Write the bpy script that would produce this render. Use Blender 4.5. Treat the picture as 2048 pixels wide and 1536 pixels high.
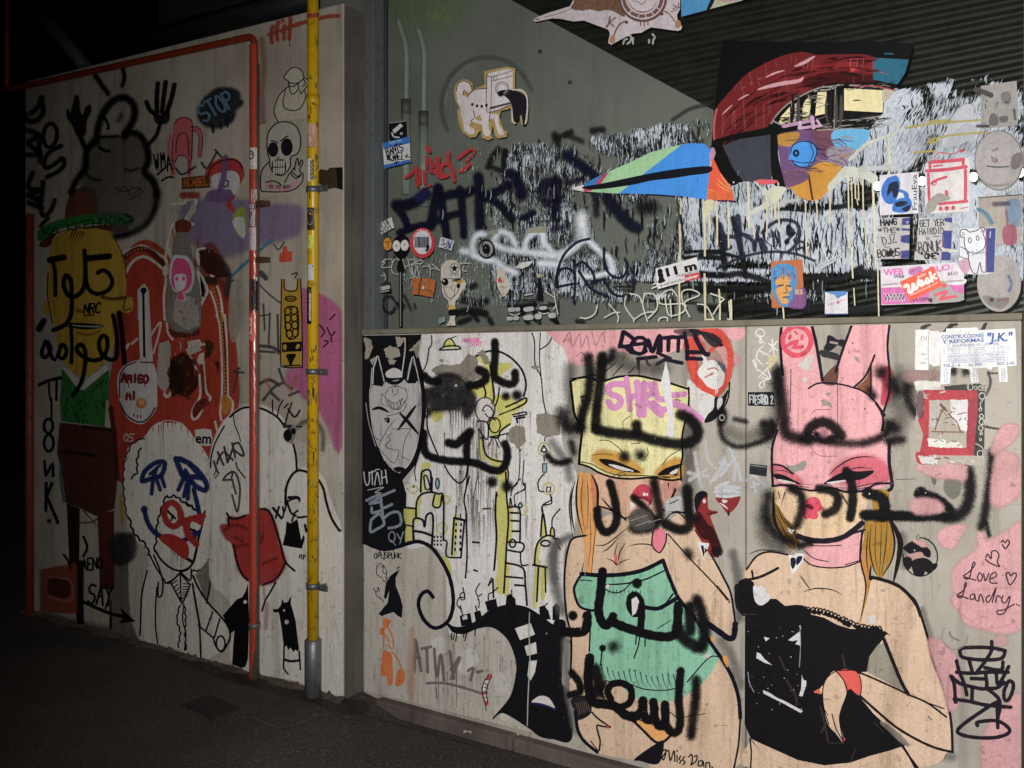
import bpy, math, random
from mathutils import Vector
from mathutils.geometry import tessellate_polygon
random.seed(7)
scene = bpy.context.scene
for _o in list(bpy.data.objects): bpy.data.objects.remove(_o)
COL = scene.collection

# ------------------------------------------------------------------ camera, sky, flash, exposure
FPX, HZ = 2000.0, 660.0            # focal length in photo pixels, row of the horizon
cam_d = bpy.data.cameras.new('camera'); cam = bpy.data.objects.new('camera', cam_d); COL.objects.link(cam)
cam.location = (0, 0, 1.5); cam.rotation_euler = (math.radians(90), 0, 0)
cam_d.sensor_width = 36; cam_d.lens = 36*FPX/2048; cam_d.shift_y = -(768-HZ)/2048
cam_d.clip_start = .05; cam_d.clip_end = 400
scene.camera = cam
world = bpy.data.worlds.new('World'); scene.world = world; world.use_nodes = True
wn = world.node_tree.nodes; wl = world.node_tree.links
sky = wn.new('ShaderNodeTexSky'); sky.sky_type = 'NISHITA'; sky.sun_disc = False
sky.sun_elevation = math.radians(-5.0); sky.sun_rotation = math.radians(150)
wl.new(sky.outputs[0], wn['Background'].inputs[0]); wn['Background'].inputs[1].default_value = .06
# the photograph was taken at night with the camera's own flash: one small spot beside the lens
fl = bpy.data.lights.new('camera_flash', 'SPOT'); flo = bpy.data.objects.new('camera_flash', fl); COL.objects.link(flo)
fl.energy = 655; fl.spot_size = math.radians(97); fl.spot_blend = 1.0; fl.shadow_soft_size = .02; fl.color = (1, .98, .955)
flo.location = (-.05, .02, 1.58)
flo.rotation_euler = (Vector((.22, 1, -.13))).to_track_quat('-Z', 'Y').to_euler()
scene.view_settings.view_transform = 'Standard'; scene.view_settings.look = 'None'
scene.view_settings.exposure = 0; scene.view_settings.gamma = 1; scene.view_settings.use_curve_mapping = False
scene.render.engine = 'CYCLES'
cy = scene.cycles
cy.transparent_max_bounces = 48; cy.max_bounces = 5; cy.diffuse_bounces = 2; cy.glossy_bounces = 2
cy.use_denoising = False; cy.use_adaptive_sampling = False

# ------------------------------------------------------------------ geometry of the place
e_ = Vector((.8298, -.558, 0)); n_ = Vector((-.558, -.8298, 0))    # along the walls, towards the street
DL, DR, DG, DI = 2.989, 3.101, 3.165, 3.40                        # distance of left wall, right wall, pane, inner wall
UP = Vector((0, 0, 1)); CAM = Vector((0, 0, 1.5))
def at(u, d, z): return e_*u - n_*d + UP*z
def ray(x, y): return Vector(((x-1024)/FPX, 1, (HZ-y)/FPX))
def onplane(x, y, d):
    r = ray(x, y); return CAM + r*(-d/n_.dot(r))
def u_of(x, d): return onplane(x, HZ, d).dot(e_)
def z_of(x, y, d): return onplane(x, y, d).z
U_END = u_of(687, DL)
OP = at(u_of(509, DL-.035), DL-.035, 0); RO = .0215      # orange pipe axis, radius
YP = at(u_of(626, DL-.045), DL-.045, 0); RY = .0235      # yellow pipe
def oncyl(x, y, ax, r):
    d = ray(x, y); a = d.x*d.x+d.y*d.y; b = -2*(d.x*ax.x+d.y*ax.y); c = ax.x**2+ax.y**2-r*r
    q = b*b-4*a*c
    t = (-b-math.sqrt(max(q, 0)))/(2*a); p = CAM+d*t
    if q < 0:
        h = Vector((p.x-ax.x, p.y-ax.y, 0)); h.normalize(); p = Vector((ax.x, ax.y, p.z))+h*r
    return p
PLANES = {'L': DL, 'R': DR, 'G': DG, 'I': DI}
LAY = {k: 0 for k in ('L', 'R', 'G', 'I', 'O', 'Y', 'S')}
STEP = 8e-6
def proj(sf, x, y, k):
    if sf == 'L': x = max(51, min(x, 686.6))
    elif sf == 'R': x = max(722, min(x, 2041.5)); y = max(y, 671-.0205*(x-728))
    elif sf == 'G': y = min(y, 655-.0205*(x-728)); x = max(x, 747)
    off = .0006 + k*STEP
    if sf == 'S': r = ray(x, y); return CAM + r*((.0015+k*STEP-1.5)/r.z)
    if sf == 'O': return oncyl(x, y, OP, RO+off)
    if sf == 'Y': return oncyl(x, y, YP, RY+off)
    return onplane(x, y, PLANES[sf]-off)

# ------------------------------------------------------------------ materials
def lin(h, k=1.0):
    h = h.lstrip('#'); v = [int(h[i:i+2], 16)/255 for i in (0, 2, 4)]
    return tuple(k*(c/12.92 if c <= .04045 else ((c+.055)/1.055)**2.4) for c in v)
class NT:
    def __init__(s, name):
        s.m = bpy.data.materials.new(name); s.m.use_nodes = True; s.t = s.m.node_tree; s.n = s.t.nodes; s.n.clear()
        s.out = s.n.new('ShaderNodeOutputMaterial')
    def a(s, t, **kw):
        nd = s.n.new(t)
        for k, v in kw.items(): setattr(nd, k, v)
        return nd
    def k(s, a, b): s.t.links.new(a, b)
    def set(s, sock, v):
        if hasattr(v, 'is_linked') or hasattr(v, 'links'): s.k(v, sock)
        else: sock.default_value = v
    def math(s, op, a, b=0.0, clamp=False):
        nd = s.a('ShaderNodeMath', operation=op, use_clamp=clamp); s.set(nd.inputs[0], a); s.set(nd.inputs[1], b); return nd.outputs[0]
    def noise(s, vec, scale, detail=3, rough=.55, dist=0.0):
        nd = s.a('ShaderNodeTexNoise'); s.k(vec, nd.inputs['Vector']); nd.inputs['Scale'].default_value = scale
        nd.inputs['Detail'].default_value = detail; nd.inputs['Roughness'].default_value = rough; nd.inputs['Distortion'].default_value = dist
        return nd.outputs['Fac']
    def mapr(s, v, a, b, c=0.0, d=1.0, smooth=False):
        nd = s.a('ShaderNodeMapRange', interpolation_type='SMOOTHSTEP' if smooth else 'LINEAR')
        s.set(nd.inputs[0], v); s.set(nd.inputs[1], a); s.set(nd.inputs[2], b); s.set(nd.inputs[3], c); s.set(nd.inputs[4], d); return nd.outputs[0]
    def mix(s, f, a, b, mode='MIX'):
        nd = s.a('ShaderNodeMix', data_type='RGBA', blend_type=mode); s.set(nd.inputs[0], f)
        for i, v in ((6, a), (7, b)):
            s.set(nd.inputs[i], v if not isinstance(v, tuple) else (*v[:3], 1))
        return nd.outputs[2]
    def scale(s, vec, xyz):
        nd = s.a('ShaderNodeVectorMath', operation='MULTIPLY'); s.k(vec, nd.inputs[0]); nd.inputs[1].default_value = xyz; return nd.outputs[0]
    def pos(s): return s.a('ShaderNodeNewGeometry').outputs['Position']
    def bump(s, h, strength, dist=.01):
        nd = s.a('ShaderNodeBump'); nd.inputs['Strength'].default_value = strength; nd.inputs['Distance'].default_value = dist; s.k(h, nd.inputs['Height']); return nd.outputs[0]
    def bsdf(s, color, rough=.7, normal=None, metal=0.0, alpha=None, spec=.4):
        nd = s.a('ShaderNodeBsdfPrincipled'); s.set(nd.inputs['Base Color'], color if not isinstance(color, tuple) else (*color[:3], 1))
        s.set(nd.inputs['Roughness'], rough); s.set(nd.inputs['Metallic'], metal); nd.inputs['Specular IOR Level'].default_value = spec
        if normal is not None: s.k(normal, nd.inputs['Normal'])
        if alpha is not None: s.k(alpha, nd.inputs['Alpha'])
        s.k(nd.outputs[0], s.out.inputs[0]); return nd

def concrete(name, base, dark, light, streak=.35, rough=.85, bump=.35, sc=1.0):
    t = NT(name); p = t.pos()
    n1 = t.noise(p, 2.3*sc, 6, .6); n2 = t.noise(p, 38*sc, 5, .6); n3 = t.noise(t.scale(p, (9, 9, .7)), 2.2*sc, 5, .65)
    n4 = t.noise(p, 260, 3, .6)
    c = t.mix(t.mapr(n1, .32, .68, smooth=True), dark, light); c = t.mix(.5, c, base)
    c = t.mix(t.mapr(n3, .52, .74, 0, streak), c, tuple(x*.45 for x in dark))
    c = t.mix(t.mapr(n2, .62, .72, 0, .35), c, tuple(x*.55 for x in dark))
    c = t.mix(t.mapr(n4, .35, .65, 0, .22), c, tuple(x*.6 for x in base))
    h = t.math('ADD', t.math('MULTIPLY', n2, 1.0), t.math('MULTIPLY', n4, .5))
    t.bsdf(c, rough, t.bump(h, bump, .004)); return t.m
M_wall_l = concrete('concrete_left', lin('#a0978a'), lin('#80776b'), lin('#b6ad9f'), .55)
M_wall_r = concrete('concrete_panel', lin('#9c968b'), lin('#7a746b'), lin('#b0aaa0'), .6)
M_sill = concrete('sill_grime', lin('#6a6456'), lin('#4b463b'), lin('#857e70'), .4)
M_kerb = concrete('kerb_stone', lin('#574c47'), lin('#39322f'), lin('#6c605a'), .5, sc=2)
M_inner = concrete('inner_plaster', lin('#6a6d67'), lin('#5a5e58'), lin('#767a73'), .25, bump=.25)
M_far = concrete('far_masonry', lin('#3c3a38'), lin('#262524'), lin('#4a4845'), .3)

def asphalt():
    t = NT('asphalt'); p = t.pos()
    n1 = t.noise(p, 1.6, 6, .65); n2 = t.noise(p, 75, 4, .7); vo = t.a('ShaderNodeTexVoronoi', feature='F1'); t.k(p, vo.inputs['Vector']); vo.inputs['Scale'].default_value = 170
    c = t.mix(t.mapr(n1, .3, .7, smooth=True), lin('#2c2825'), lin('#3c3732')); c = t.mix(t.mapr(n2, .52, .70), c, lin('#5e554c'))
    c = t.mix(t.mapr(vo.outputs['Distance'], 0, .35, .55, 0), c, lin('#1f1c1a'))
    n5 = t.noise(p, 9, 5, .6); c = t.mix(t.mapr(n5, .58, .7, 0, .5), c, lin('#26221f'))
    h = t.math('ADD', t.math('MULTIPLY', n2, .8), vo.outputs['Distance'])
    t.bsdf(c, .9, t.bump(h, .35, .006)); return t.m
M_asph = asphalt()

def paint_mat(name, rough, bump, grain, spec=.4, tint=.16, grime=.3, wrinkle=0.0):
    """flat paint or print: colour and cover come from the stroke, with worn, grainy edges"""
    t = NT(name); p = t.pos()
    col = t.a('ShaderNodeAttribute', attribute_name='Col'); pr = t.a('ShaderNodeAttribute', attribute_name='prm')
    sep = t.a('ShaderNodeSeparateXYZ'); t.k(pr.outputs['Vector'], sep.inputs[0]); v, so, we = sep.outputs
    nf = t.noise(p, 420, 2, .7); nm = t.noise(p, 70, 4, .65); nw = t.noise(p, 26, 7, .68); nl = t.noise(p, 5, 4, .6)
    d = t.math('ABSOLUTE', v)
    d = t.math('ADD', d, t.math('MULTIPLY', t.math('MULTIPLY', t.math('SUBTRACT', nf, .5), so), grain))
    d = t.math('ADD', d, t.math('MULTIPLY', t.math('SUBTRACT', nm, .5), .22))
    al = t.mapr(d, t.math('SUBTRACT', 1.0, so), 1.0, 1.0, 0.0, smooth=True)
    th = t.math('SUBTRACT', .78, t.math('MULTIPLY', we, .36))
    ch = t.mapr(t.math('ADD', t.math('MULTIPLY', nw, .8), t.math('MULTIPLY', nl, .2)), th, t.math('ADD', th, .035), 1.0, 0.0)
    thin = t.math('SUBTRACT', 1.0, t.math('MULTIPLY', t.mapr(t.noise(p, 13, 3, .6), .40, .68, 0, .3), t.math('MAXIMUM', 0.0, t.math('SUBTRACT', so, .33))))
    al = t.math('MULTIPLY', t.math('MULTIPLY', t.math('MULTIPLY', al, ch), col.outputs['Alpha']), thin)
    c = t.mix(t.mapr(nm, .3, .75, 0, tint), col.outputs['Color'], lin('#5b554c'), 'MULTIPLY')
    c = t.mix(t.mapr(nl, .45, .75, 0, tint), c, lin('#8d8678'), 'MULTIPLY')
    hs = t.a('ShaderNodeHueSaturation'); hs.inputs['Saturation'].default_value = .93; hs.inputs['Value'].default_value = 1.0; t.k(c, hs.inputs['Color']); c = hs.outputs[0]
    n2 = t.noise(p, 38, 5, .6); n4 = t.noise(p, 260, 3, .6); n3 = t.noise(t.scale(p, (9, 9, .7)), 2.2, 5, .65); n6 = t.noise(t.scale(p, (34, 34, 3.0)), 2.0, 4, .65)
    for nz, lo, hi, am in ((n3, .50, .74, 1.0), (n6, .56, .72, .9), (n4, .38, .66, .7), (n2, .60, .7, 1.1)):
        c = t.mix(t.mapr(nz, lo, hi, 0, grime*am), c, lin('#8f867a'), 'MULTIPLY')
    h = t.math('ADD', n2, t.math('MULTIPLY', n4, .5))
    if wrinkle: h = t.math('ADD', h, t.math('MULTIPLY', t.noise(p, 17, 4, .7, 1.2), wrinkle))
    t.bsdf(c, rough, t.bump(h, bump, .004), alpha=al, spec=spec); return t.m
M_paint = paint_mat('wall_paint', .68, .32, 1.7, .12, grime=.46); M_ppaint = paint_mat('pipe_paint', .26, .06, .8, .5, grime=.4)
M_print = paint_mat('printed_paper', .5, .22, .5, .2, .24, .24, 3.0)
M_gpaint = paint_mat('paint_on_glass', .5, .14, 1.7, .15, grime=.24, wrinkle=1.0)

def metal(name, color, rough=.45, dirt=.4, metallic=0.0, dcol='#2a221a'):
    t = NT(name); p = t.pos(); n = t.noise(p, 30, 6, .65); n2 = t.noise(t.scale(p, (60, 60, 8)), 1.5, 4, .6)
    c = t.mix(t.mapr(n, .55, .68, 0, dirt), color, lin(dcol)); c = t.mix(t.mapr(n2, .6, .72, 0, dirt), c, lin(dcol))
    t.bsdf(c, t.mapr(n, .3, .7, rough*.8, rough*1.3), t.bump(n, .12, .002), metallic, spec=.5); return t.m
M_pipe_o = metal('pipe_unpainted', lin('#5d5148'), .4, .45)
M_yellow = metal('yellow_enamel', lin('#b8930a'), .38, .9, dcol='#4a3a10')
M_zinc = metal('galvanised_steel', lin('#6a6c6e'), .45, .6, .6)
M_frame = metal('window_frame_metal', lin('#54585a'), .5, .5)
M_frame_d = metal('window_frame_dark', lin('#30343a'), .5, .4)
M_shut = metal('corrugated_metal', lin('#15130f'), .45, .6, dcol='#090807')
M_rust = metal('rusty_iron', lin('#43291d'), .8, .5)
M_cond = metal('conduit_plastic', lin('#7c827a'), .5, .25)
M_cond_d = metal('conduit_collar', lin('#45463f'), .6, .25)
M_iron = metal('cast_iron', lin('#24211f'), .7, .5)

def glass():
    t = NT('dusty_glass'); p = t.pos(); n = t.noise(p, 6, 6, .65)
    tr = t.a('ShaderNodeBsdfTransparent'); tr.inputs[0].default_value = (.93, .95, .93, 1)
    d = t.a('ShaderNodeBsdfPrincipled'); d.inputs['Base Color'].default_value = (*lin('#54584f'), 1); d.inputs['Roughness'].default_value = .3
    mx = t.a('ShaderNodeMixShader'); t.k(t.mapr(n, .3, .7, .02, .08), mx.inputs[0]); t.k(tr.outputs[0], mx.inputs[1]); t.k(d.outputs[0], mx.inputs[2])
    t.k(mx.outputs[0], t.out.inputs[0]); return t.m
M_glass = glass()
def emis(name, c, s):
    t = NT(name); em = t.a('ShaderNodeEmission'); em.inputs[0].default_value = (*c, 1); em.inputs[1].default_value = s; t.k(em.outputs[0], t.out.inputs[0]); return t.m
M_reflection = emis('reflection_glow', (1, .97, .78), 6.0)  # emission standing in for street lamps mirrored in the glass

def residue(name, ca, cb, shift):
    """scraped-off poster paste: upright fibres of white paper, thick or thin as the 'dens' of the patch"""
    t = NT(name)
    uv = t.a('ShaderNodeAttribute', attribute_name='uvw').outputs['Vector']; de = t.a('ShaderNodeAttribute', attribute_name='dens').outputs['Fac']
    wob = t.noise(uv, 7, 3, .6)
    cm = t.a('ShaderNodeVectorMath', operation='ADD'); t.k(t.scale(uv, (1, 1, 1)), cm.inputs[0])
    cx = t.a('ShaderNodeCombineXYZ'); t.k(t.math('ADD', t.math('MULTIPLY', wob, .05), shift), cx.inputs[0]); t.k(cx.outputs[0], cm.inputs[1])
    a1 = t.noise(t.scale(cm.outputs[0], (170, 17, 1)), 1.0, 3, .62, .5)
    a2 = t.noise(t.scale(cm.outputs[0], (400, 50, 1)), 1.0, 2, .6, .3)
    a3 = t.noise(uv, 7, 5, .65)
    f = t.math('ADD', t.math('ADD', t.math('MULTIPLY', a1, .50), t.math('MULTIPLY', a2, .34)), t.math('MULTIPLY', a3, .30))
    th = t.math('SUBTRACT', .82, t.math('MULTIPLY', de, .36))
    al = t.mapr(f, th, t.math('ADD', th, .022), 0, 1)
    c = t.mix(t.mapr(t.math('ADD', a2, t.math('MULTIPLY', a3, .8)), .75, 1.05), lin(ca), lin(cb))
    t.bsdf(c, .8, t.bump(a1, .3, .003), alpha=al); return t.m
M_res = residue('poster_paste_residue', '#848a92', '#b6bdc5', 0.0); M_resd = residue('poster_ink_residue', '#0c0d14', '#17182a', 3.7)

# ------------------------------------------------------------------ object helpers
def link(name, me, parent=None, loc=None):
    o = bpy.data.objects.new(name, me); COL.objects.link(o)
    if parent is not None: o.parent = parent
    if loc is not None: o.location = loc
    return o
def tag(o, label=None, cat=None, group=None, kind=None):
    if label: o['label'] = label
    if cat: o['category'] = cat
    if group: o['group'] = group
    if kind: o['kind'] = kind
    return o
def empty(name, loc, label, cat, group=None):
    o = bpy.data.objects.new(name, None); COL.objects.link(o); o.location = loc; o.empty_display_size = .1
    return tag(o, label, cat, group)
def wloc(o):
    v = Vector((0, 0, 0))
    while o is not None: v += Vector(o.location); o = o.parent
    return v
class MB:
    def __init__(s): s.v = []; s.f = []; s.sm = []
    def quad(s, a, b, c, d):
        k = len(s.v); s.v += [a, b, c, d]; s.f.append((k, k+1, k+2, k+3)); s.sm.append(False); return s
    def box(s, u0, u1, d0, d1, z0, z1, bev=0.0):
        k = len(s.v)
        for z in (z0, z1):
            for u, d in ((u0, d0), (u1, d0), (u1, d1), (u0, d1)): s.v.append(at(u, d, z))
        for q in ((0, 1, 5, 4), (1, 2, 6, 5), (2, 3, 7, 6), (3, 0, 4, 7), (4, 5, 6, 7), (3, 2, 1, 0)):
            s.f.append(tuple(k+i for i in q)); s.sm.append(False)
        return s
    def tube(s, path, r, n=16, caps=True):
        path = [Vector(p) for p in path]; k = len(s.v); rr = r if isinstance(r, (list, tuple)) else [r]*len(path)
        prev = None
        for i, p in enumerate(path):
            t = (path[min(i+1, len(path)-1)]-path[max(i-1, 0)]).normalized()
            a = Vector((0, 0, 1)) if abs(t.z) < .9 else e_
            if prev is not None: a = prev
            x = (a-t*a.dot(t)).normalized(); y = t.cross(x); prev = x
            for j in range(n):
                w = 2*math.pi*j/n; s.v.append(p+(x*math.cos(w)+y*math.sin(w))*rr[i])
        for i in range(len(path)-1):
            for j in range(n):
                s.f.append((k+i*n+j, k+i*n+(j+1) % n, k+(i+1)*n+(j+1) % n, k+(i+1)*n+j)); s.sm.append(True)
        if caps:
            s.f.append(tuple(k+j for j in range(n))[::-1]); s.sm.append(False)
            s.f.append(tuple(k+(len(path)-1)*n+j for j in range(n))); s.sm.append(False)
        return s
    def build(s, name, mat, parent=None, loc=None, label=None, cat=None, group=None, kind=None, bevel=0.0):
        org = wloc(parent) if parent is not None else (Vector(loc) if loc is not None else Vector((0, 0, 0)))
        me = bpy.data.meshes.new(name); me.from_pydata([tuple(Vector(p)-org) for p in s.v], [], s.f)
        me.polygons.foreach_set('use_smooth', s.sm); me.materials.append(mat); me.update()
        o = link(name, me, parent, org if parent is None else None)
        if bevel:
            b = o.modifiers.new('bevel', 'BEVEL'); b.width = bevel; b.segments = 2; b.limit_method = 'ANGLE'
        return tag(o, label, cat, group, kind)

# ------------------------------------------------------------------ drawing on surfaces
TILES = {}
for _n, _x, _y in (('A1', 0, 0), ('A2', 0, 400), ('A3', 0, 800), ('A4', 0, 1136), ('B1', 360, 0), ('B2', 360, 400), ('B3', 360, 800), ('B4', 360, 1136),
                   ('C1', 720, 0), ('C2', 720, 350), ('C3', 720, 650), ('C4', 720, 950), ('C5', 720, 1136), ('D1', 1080, 0), ('D2', 1080, 350), ('D3', 1080, 650),
                   ('D4', 1080, 950), ('D5', 1080, 1136), ('E1', 1400, 0), ('E2', 1400, 350), ('E3', 1440, 640), ('E4', 1440, 950), ('E5', 1440, 1136)):
    TILES[_n] = (_x, _y, 3.84)
for _n, _x, _y in (('F1', 1700, 0), ('F2', 1700, 330), ('F3', 1700, 640), ('F4', 1700, 900), ('F5', 1700, 1188)):
    TILES[_n] = (_x, _y, 1536/348)
for _n, _x, _y, _k in (('G1', 740, 270, 7.68), ('G2', 740, 460, 7.68), ('G3', 940, 460, 7.68), ('G4', 1060, 0, 2048/380), ('G5', 1740, 420, 7.68), ('G6', 1900, 150, 1536/148), ('H1', 220, 380, 952/260), ('H2', 220, 630, 952/260)): TILES[_n] = (_x, _y, _k)
TILES['W'] = (0, 0, 1.0)
TL = 'W'
def tl(n):
    global TL; TL = n
def P(s):
    if not isinstance(s, str): return list(s)
    c = TILES[TL]; out = []
    for k in s.split():
        if k in TILES: c = TILES[k]; continue
        x, y = k.split(','); out.append((c[0]+float(x)/c[2], c[1]+float(y)/c[2]))
    return out
def S(): return TILES[TL][2]
def spline(p, closed, n=6):
    m = len(p)
    if m < 3: return list(p)
    out = []
    for i in range(m if closed else m-1):
        g = (lambda j: p[j % m]) if closed else (lambda j: p[max(0, min(m-1, j))])
        a, b, c, d = g(i-1), g(i), g(i+1), g(i+2)
        L = math.hypot(c[0]-b[0], c[1]-b[1]); k = max(2, min(n, int(L/2.2)+1))
        for q in range(k):
            t = q/k; t2 = t*t; t3 = t2*t
            out.append(tuple(.5*(2*b[h]+(c[h]-a[h])*t+(2*a[h]-5*b[h]+4*c[h]-d[h])*t2+(3*b[h]-a[h]-3*c[h]+d[h])*t3) for h in (0, 1)))
    if not closed: out.append(tuple(p[-1]))
    return out
def norms(p, closed):
    m = len(p); out = []
    for i in range(m):
        a = p[(i-1) % m] if closed or i else p[0]; b = p[(i+1) % m] if closed or i < m-1 else p[-1]
        dx, dy = b[0]-a[0], b[1]-a[1]; L = math.hypot(dx, dy) or 1; out.append((-dy/L, dx/L))
    return out
HF = {'A': '0,10 3,0 6,10;1,6 5,6', 'B': '0,10 0,0 4,0 5,2 4,4.5 0,5;4,4.5 6,7 4,10 0,10', 'C': '6,1 3,0 0,4 1,9 4,10 6,9', 'D': '0,0 0,10 4,9 6,5 4,1 0,0',
      'E': '6,0 0,0 0,10 6,10;0,5 4,5', 'F': '6,0 0,0 0,10;0,5 4,5', 'G': '6,1 2,0 0,5 2,10 6,9 6,5 3,5', 'H': '0,0 0,10;6,0 6,10;0,5 6,5', 'I': '3,0 3,10',
      'J': '5,0 5,8 3,10 0,8', 'K': '0,0 0,10;6,0 0,5 6,10', 'L': '0,0 0,10 6,10', 'M': '0,10 1,0 3,6 5,0 6,10', 'N': '0,10 0,0 6,10 6,0', 'O': '3,0 0,4 1,9 4,10 6,6 5,1 3,0',
      'P': '0,10 0,0 5,0 6,3 4,5 0,5', 'Q': '3,0 0,4 1,9 4,10 6,6 5,1 3,0;4,7 6,11', 'R': '0,10 0,0 5,0 6,3 4,5 0,5;3,5 6,10', 'S': '6,1 3,0 0,2 1,4.5 5,5.5 6,8 3,10 0,9',
      'T': '0,0 6,0;3,0 3,10', 'U': '0,0 0,8 2,10 5,10 6,7 6,0', 'V': '0,0 3,10 6,0', 'W': '0,0 1.5,10 3,3 4.5,10 6,0', 'X': '0,0 6,10;6,0 0,10', 'Y': '0,0 3,5 6,0;3,5 3,10',
      'Z': '0,0 6,0 0,10 6,10', '1': '1,2 3,0 3,10', '2': '0,2 3,0 6,2 0,10 6,10', '3': '0,1 4,0 5,3 2,5 6,7 4,10 0,9', '8': '3,5 0,2 3,0 6,2 3,5 0,8 3,10 6,8 3,5', '0': '3,0 0,4 1,9 4,10 6,6 5,1 3,0',
      '5': '6,0 0,0 0,4 5,5 5,9 0,10', '*': '3,1 3,7;0,2 6,6;6,2 0,6', '"': '1,0 1,2;3,0 3,2', '.': '2,9 3,10', '-': '1,5 5,5', '/': '0,10 6,0'}
class Mk:
    """one drawn part: fills, strokes and letters lying on a wall, pane, pipe or sheet of paper"""
    def __init__(s, sf, name, parent=None, label=None, mat=None, cat=None, group=None):
        s.sf, s.name, s.parent, s.label, s.cat, s.group = sf, name, parent, label, cat, group
        s.mat = mat or (M_paint if sf in 'LRIO' else M_gpaint if sf == 'G' else M_print)
        s.lw = 1.0; s.v = []; s.fc = []; s.c = []; s.p = []; s.kind = None; s.st = 1
    def _add(s, pts, faces, col, prm, op):
        LAY[s.sf] += s.st; k = len(s.v); m = max(1, len(pts))
        base = LAY[s.sf]
        for i, q in enumerate(pts): s.v.append(proj(s.sf, q[0], q[1], base+.85*s.st*i/m if prm[1] == 'ramp' else base))
        s.fc += [tuple(k+j for j in f) for f in faces]; s.c += [(*col, op)]*len(pts)
    def f(s, P_, col, op=1.0, wear=.18, soft=0.0, sm=True):
        col = lin(col); p = P(P_); p = jag(p, sm) if sm and sm is not True else spline(p, True) if sm else p
        ar = sum(p[i][0]*p[(i+1) % len(p)][1]-p[(i+1) % len(p)][0]*p[i][1] for i in range(len(p)))
        if ar < 0: p = p[::-1]
        w = max(soft/S(), .6); N = norms(p, True)       # border strip gives the painted edge
        inn = list(p); out = [(q[0]-w*n[0], q[1]-w*n[1]) for q, n in zip(p, N)]
        m = len(p); tri = tessellate_polygon([[Vector((q[0], q[1], 0)) for q in inn]])
        faces = [tuple(t) for t in tri]+[(i, (i+1) % m, m+(i+1) % m, m+i) for i in range(m)]
        s._add(inn+out, faces, col, (0, 0), op)
        so = .9 if soft >= 12 else .32
        s.p += [(0.0 if not soft else .12, so, wear)]*m+[(1.0, so, wear)]*m
        return s
    def l(s, P_, w, col, op=1.0, soft=.2, sm=True, taper=0, wear=.12, closed=False):
        col = lin(col); p = P(P_)
        if len(p) == 1: p = [p[0], (p[0][0]+.5, p[0][1]+.5)]
        p = spline(p, closed) if sm else sub(p, closed)
        if closed: p = p+[p[0]]
        N = norms(p, False); m = len(p); w = w*(1.22 if soft < .3 else 1.04)/S()/2*(1+soft*(.55 if soft < .3 else .72)); soft = min(1.0, soft*(1.0 if soft < .3 else 1.25)); pts = []; pr = []
        cap = [] if taper else None
        rows = []
        if not taper:      # round caps
            t0 = (N[0][1], -N[0][0]); t1 = (N[-1][1], -N[-1][0])
            for a in (1.0, .72, .4): rows.append(((p[0][0]-t0[0]*w*a, p[0][1]-t0[1]*w*a), N[0], math.sqrt(max(0.0, 1-a*a)), a))
        for i in range(m):
            tt = i/(m-1); k = 1.0
            if taper == 1: k = max(.12, math.sin(math.pi*min(1, tt*1.0))**.6)
            elif taper == 2: k = max(.1, 1-tt)
            elif taper == 3: k = max(.1, tt)
            rows.append((p[i], N[i], k*(1+.05*math.sin(i*1.7+m)), 0.0))
        if not taper:
            for a in (.4, .72, 1.0): rows.append(((p[-1][0]+t1[0]*w*a, p[-1][1]+t1[1]*w*a), N[-1], math.sqrt(max(0.0, 1-a*a)), a))
        for q, n, k, a in rows:
            for v in (-1, -.5, 0, .5, 1):
                pts.append((q[0]+n[0]*w*k*v, q[1]+n[1]*w*k*v)); pr.append((max(abs(v)*(1 if k > .3 or a == 0 else 1), a) if a == 0 else math.sqrt(a*a+(k*v)**2), max(soft, .06), wear))
        if soft >= .45 and m > 3:          # stray droplets round a spray stroke
            dp = []; df = []
            for _ in range(int(m*.9)):
                q = p[random.randrange(m)]; a = random.random()*6.283; ra = w*random.uniform(.85, 1.9); rr = random.uniform(.35, .95); k0 = len(dp); x0, y0 = q[0]+ra*math.cos(a), q[1]+ra*math.sin(a)
                dp += [(x0+rr*math.cos(b), y0+rr*math.sin(b)) for b in (0, 1.26, 2.51, 3.77, 5.03)]; df.append(tuple(range(k0, k0+5)))
            s._add(dp, df, col, (0, 0), op*.8); s.p += [(0.0, .1, .1)]*len(dp)
        R = len(rows); faces = [(i*5+j, i*5+j+1, i*5+j+6, i*5+j+5) for i in range(R-1) for j in range(4)]
        s._add(pts, faces, col, (0, 'ramp'), op); s.p += pr
        return s
    def e(s, cx, cy, rx, ry, col, op=1.0, soft=0.0, rot=0.0, wear=.15):
        c = TILES[TL]; n = 28; ca, sa = math.cos(rot), math.sin(rot)
        q = [(c[0]+(cx+rx*math.cos(a)*ca-ry*math.sin(a)*sa)/c[2], c[1]+(cy+rx*math.cos(a)*sa+ry*math.sin(a)*ca)/c[2]) for a in (2*math.pi*i/n for i in range(n))]
        return s.f(q, col, op, wear, soft, False)
    def r(s, cx, cy, rx, ry, w, col, op=1.0, soft=.2, rot=0.0, a0=0.0, a1=1.0, wear=.12):
        c = TILES[TL]; n = 30; ca, sa = math.cos(rot), math.sin(rot); full = a1-a0 >= .999
        q = [(c[0]+(cx+rx*math.cos(a)*ca-ry*math.sin(a)*sa)/c[2], c[1]+(cy+rx*math.cos(a)*sa+ry*math.sin(a)*ca)/c[2]) for a in (2*math.pi*(a0+(a1-a0)*i/n) for i in range(n if full else n+1))]
        return s.l(q, w, col, op, soft, False, 0, wear, full)
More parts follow.
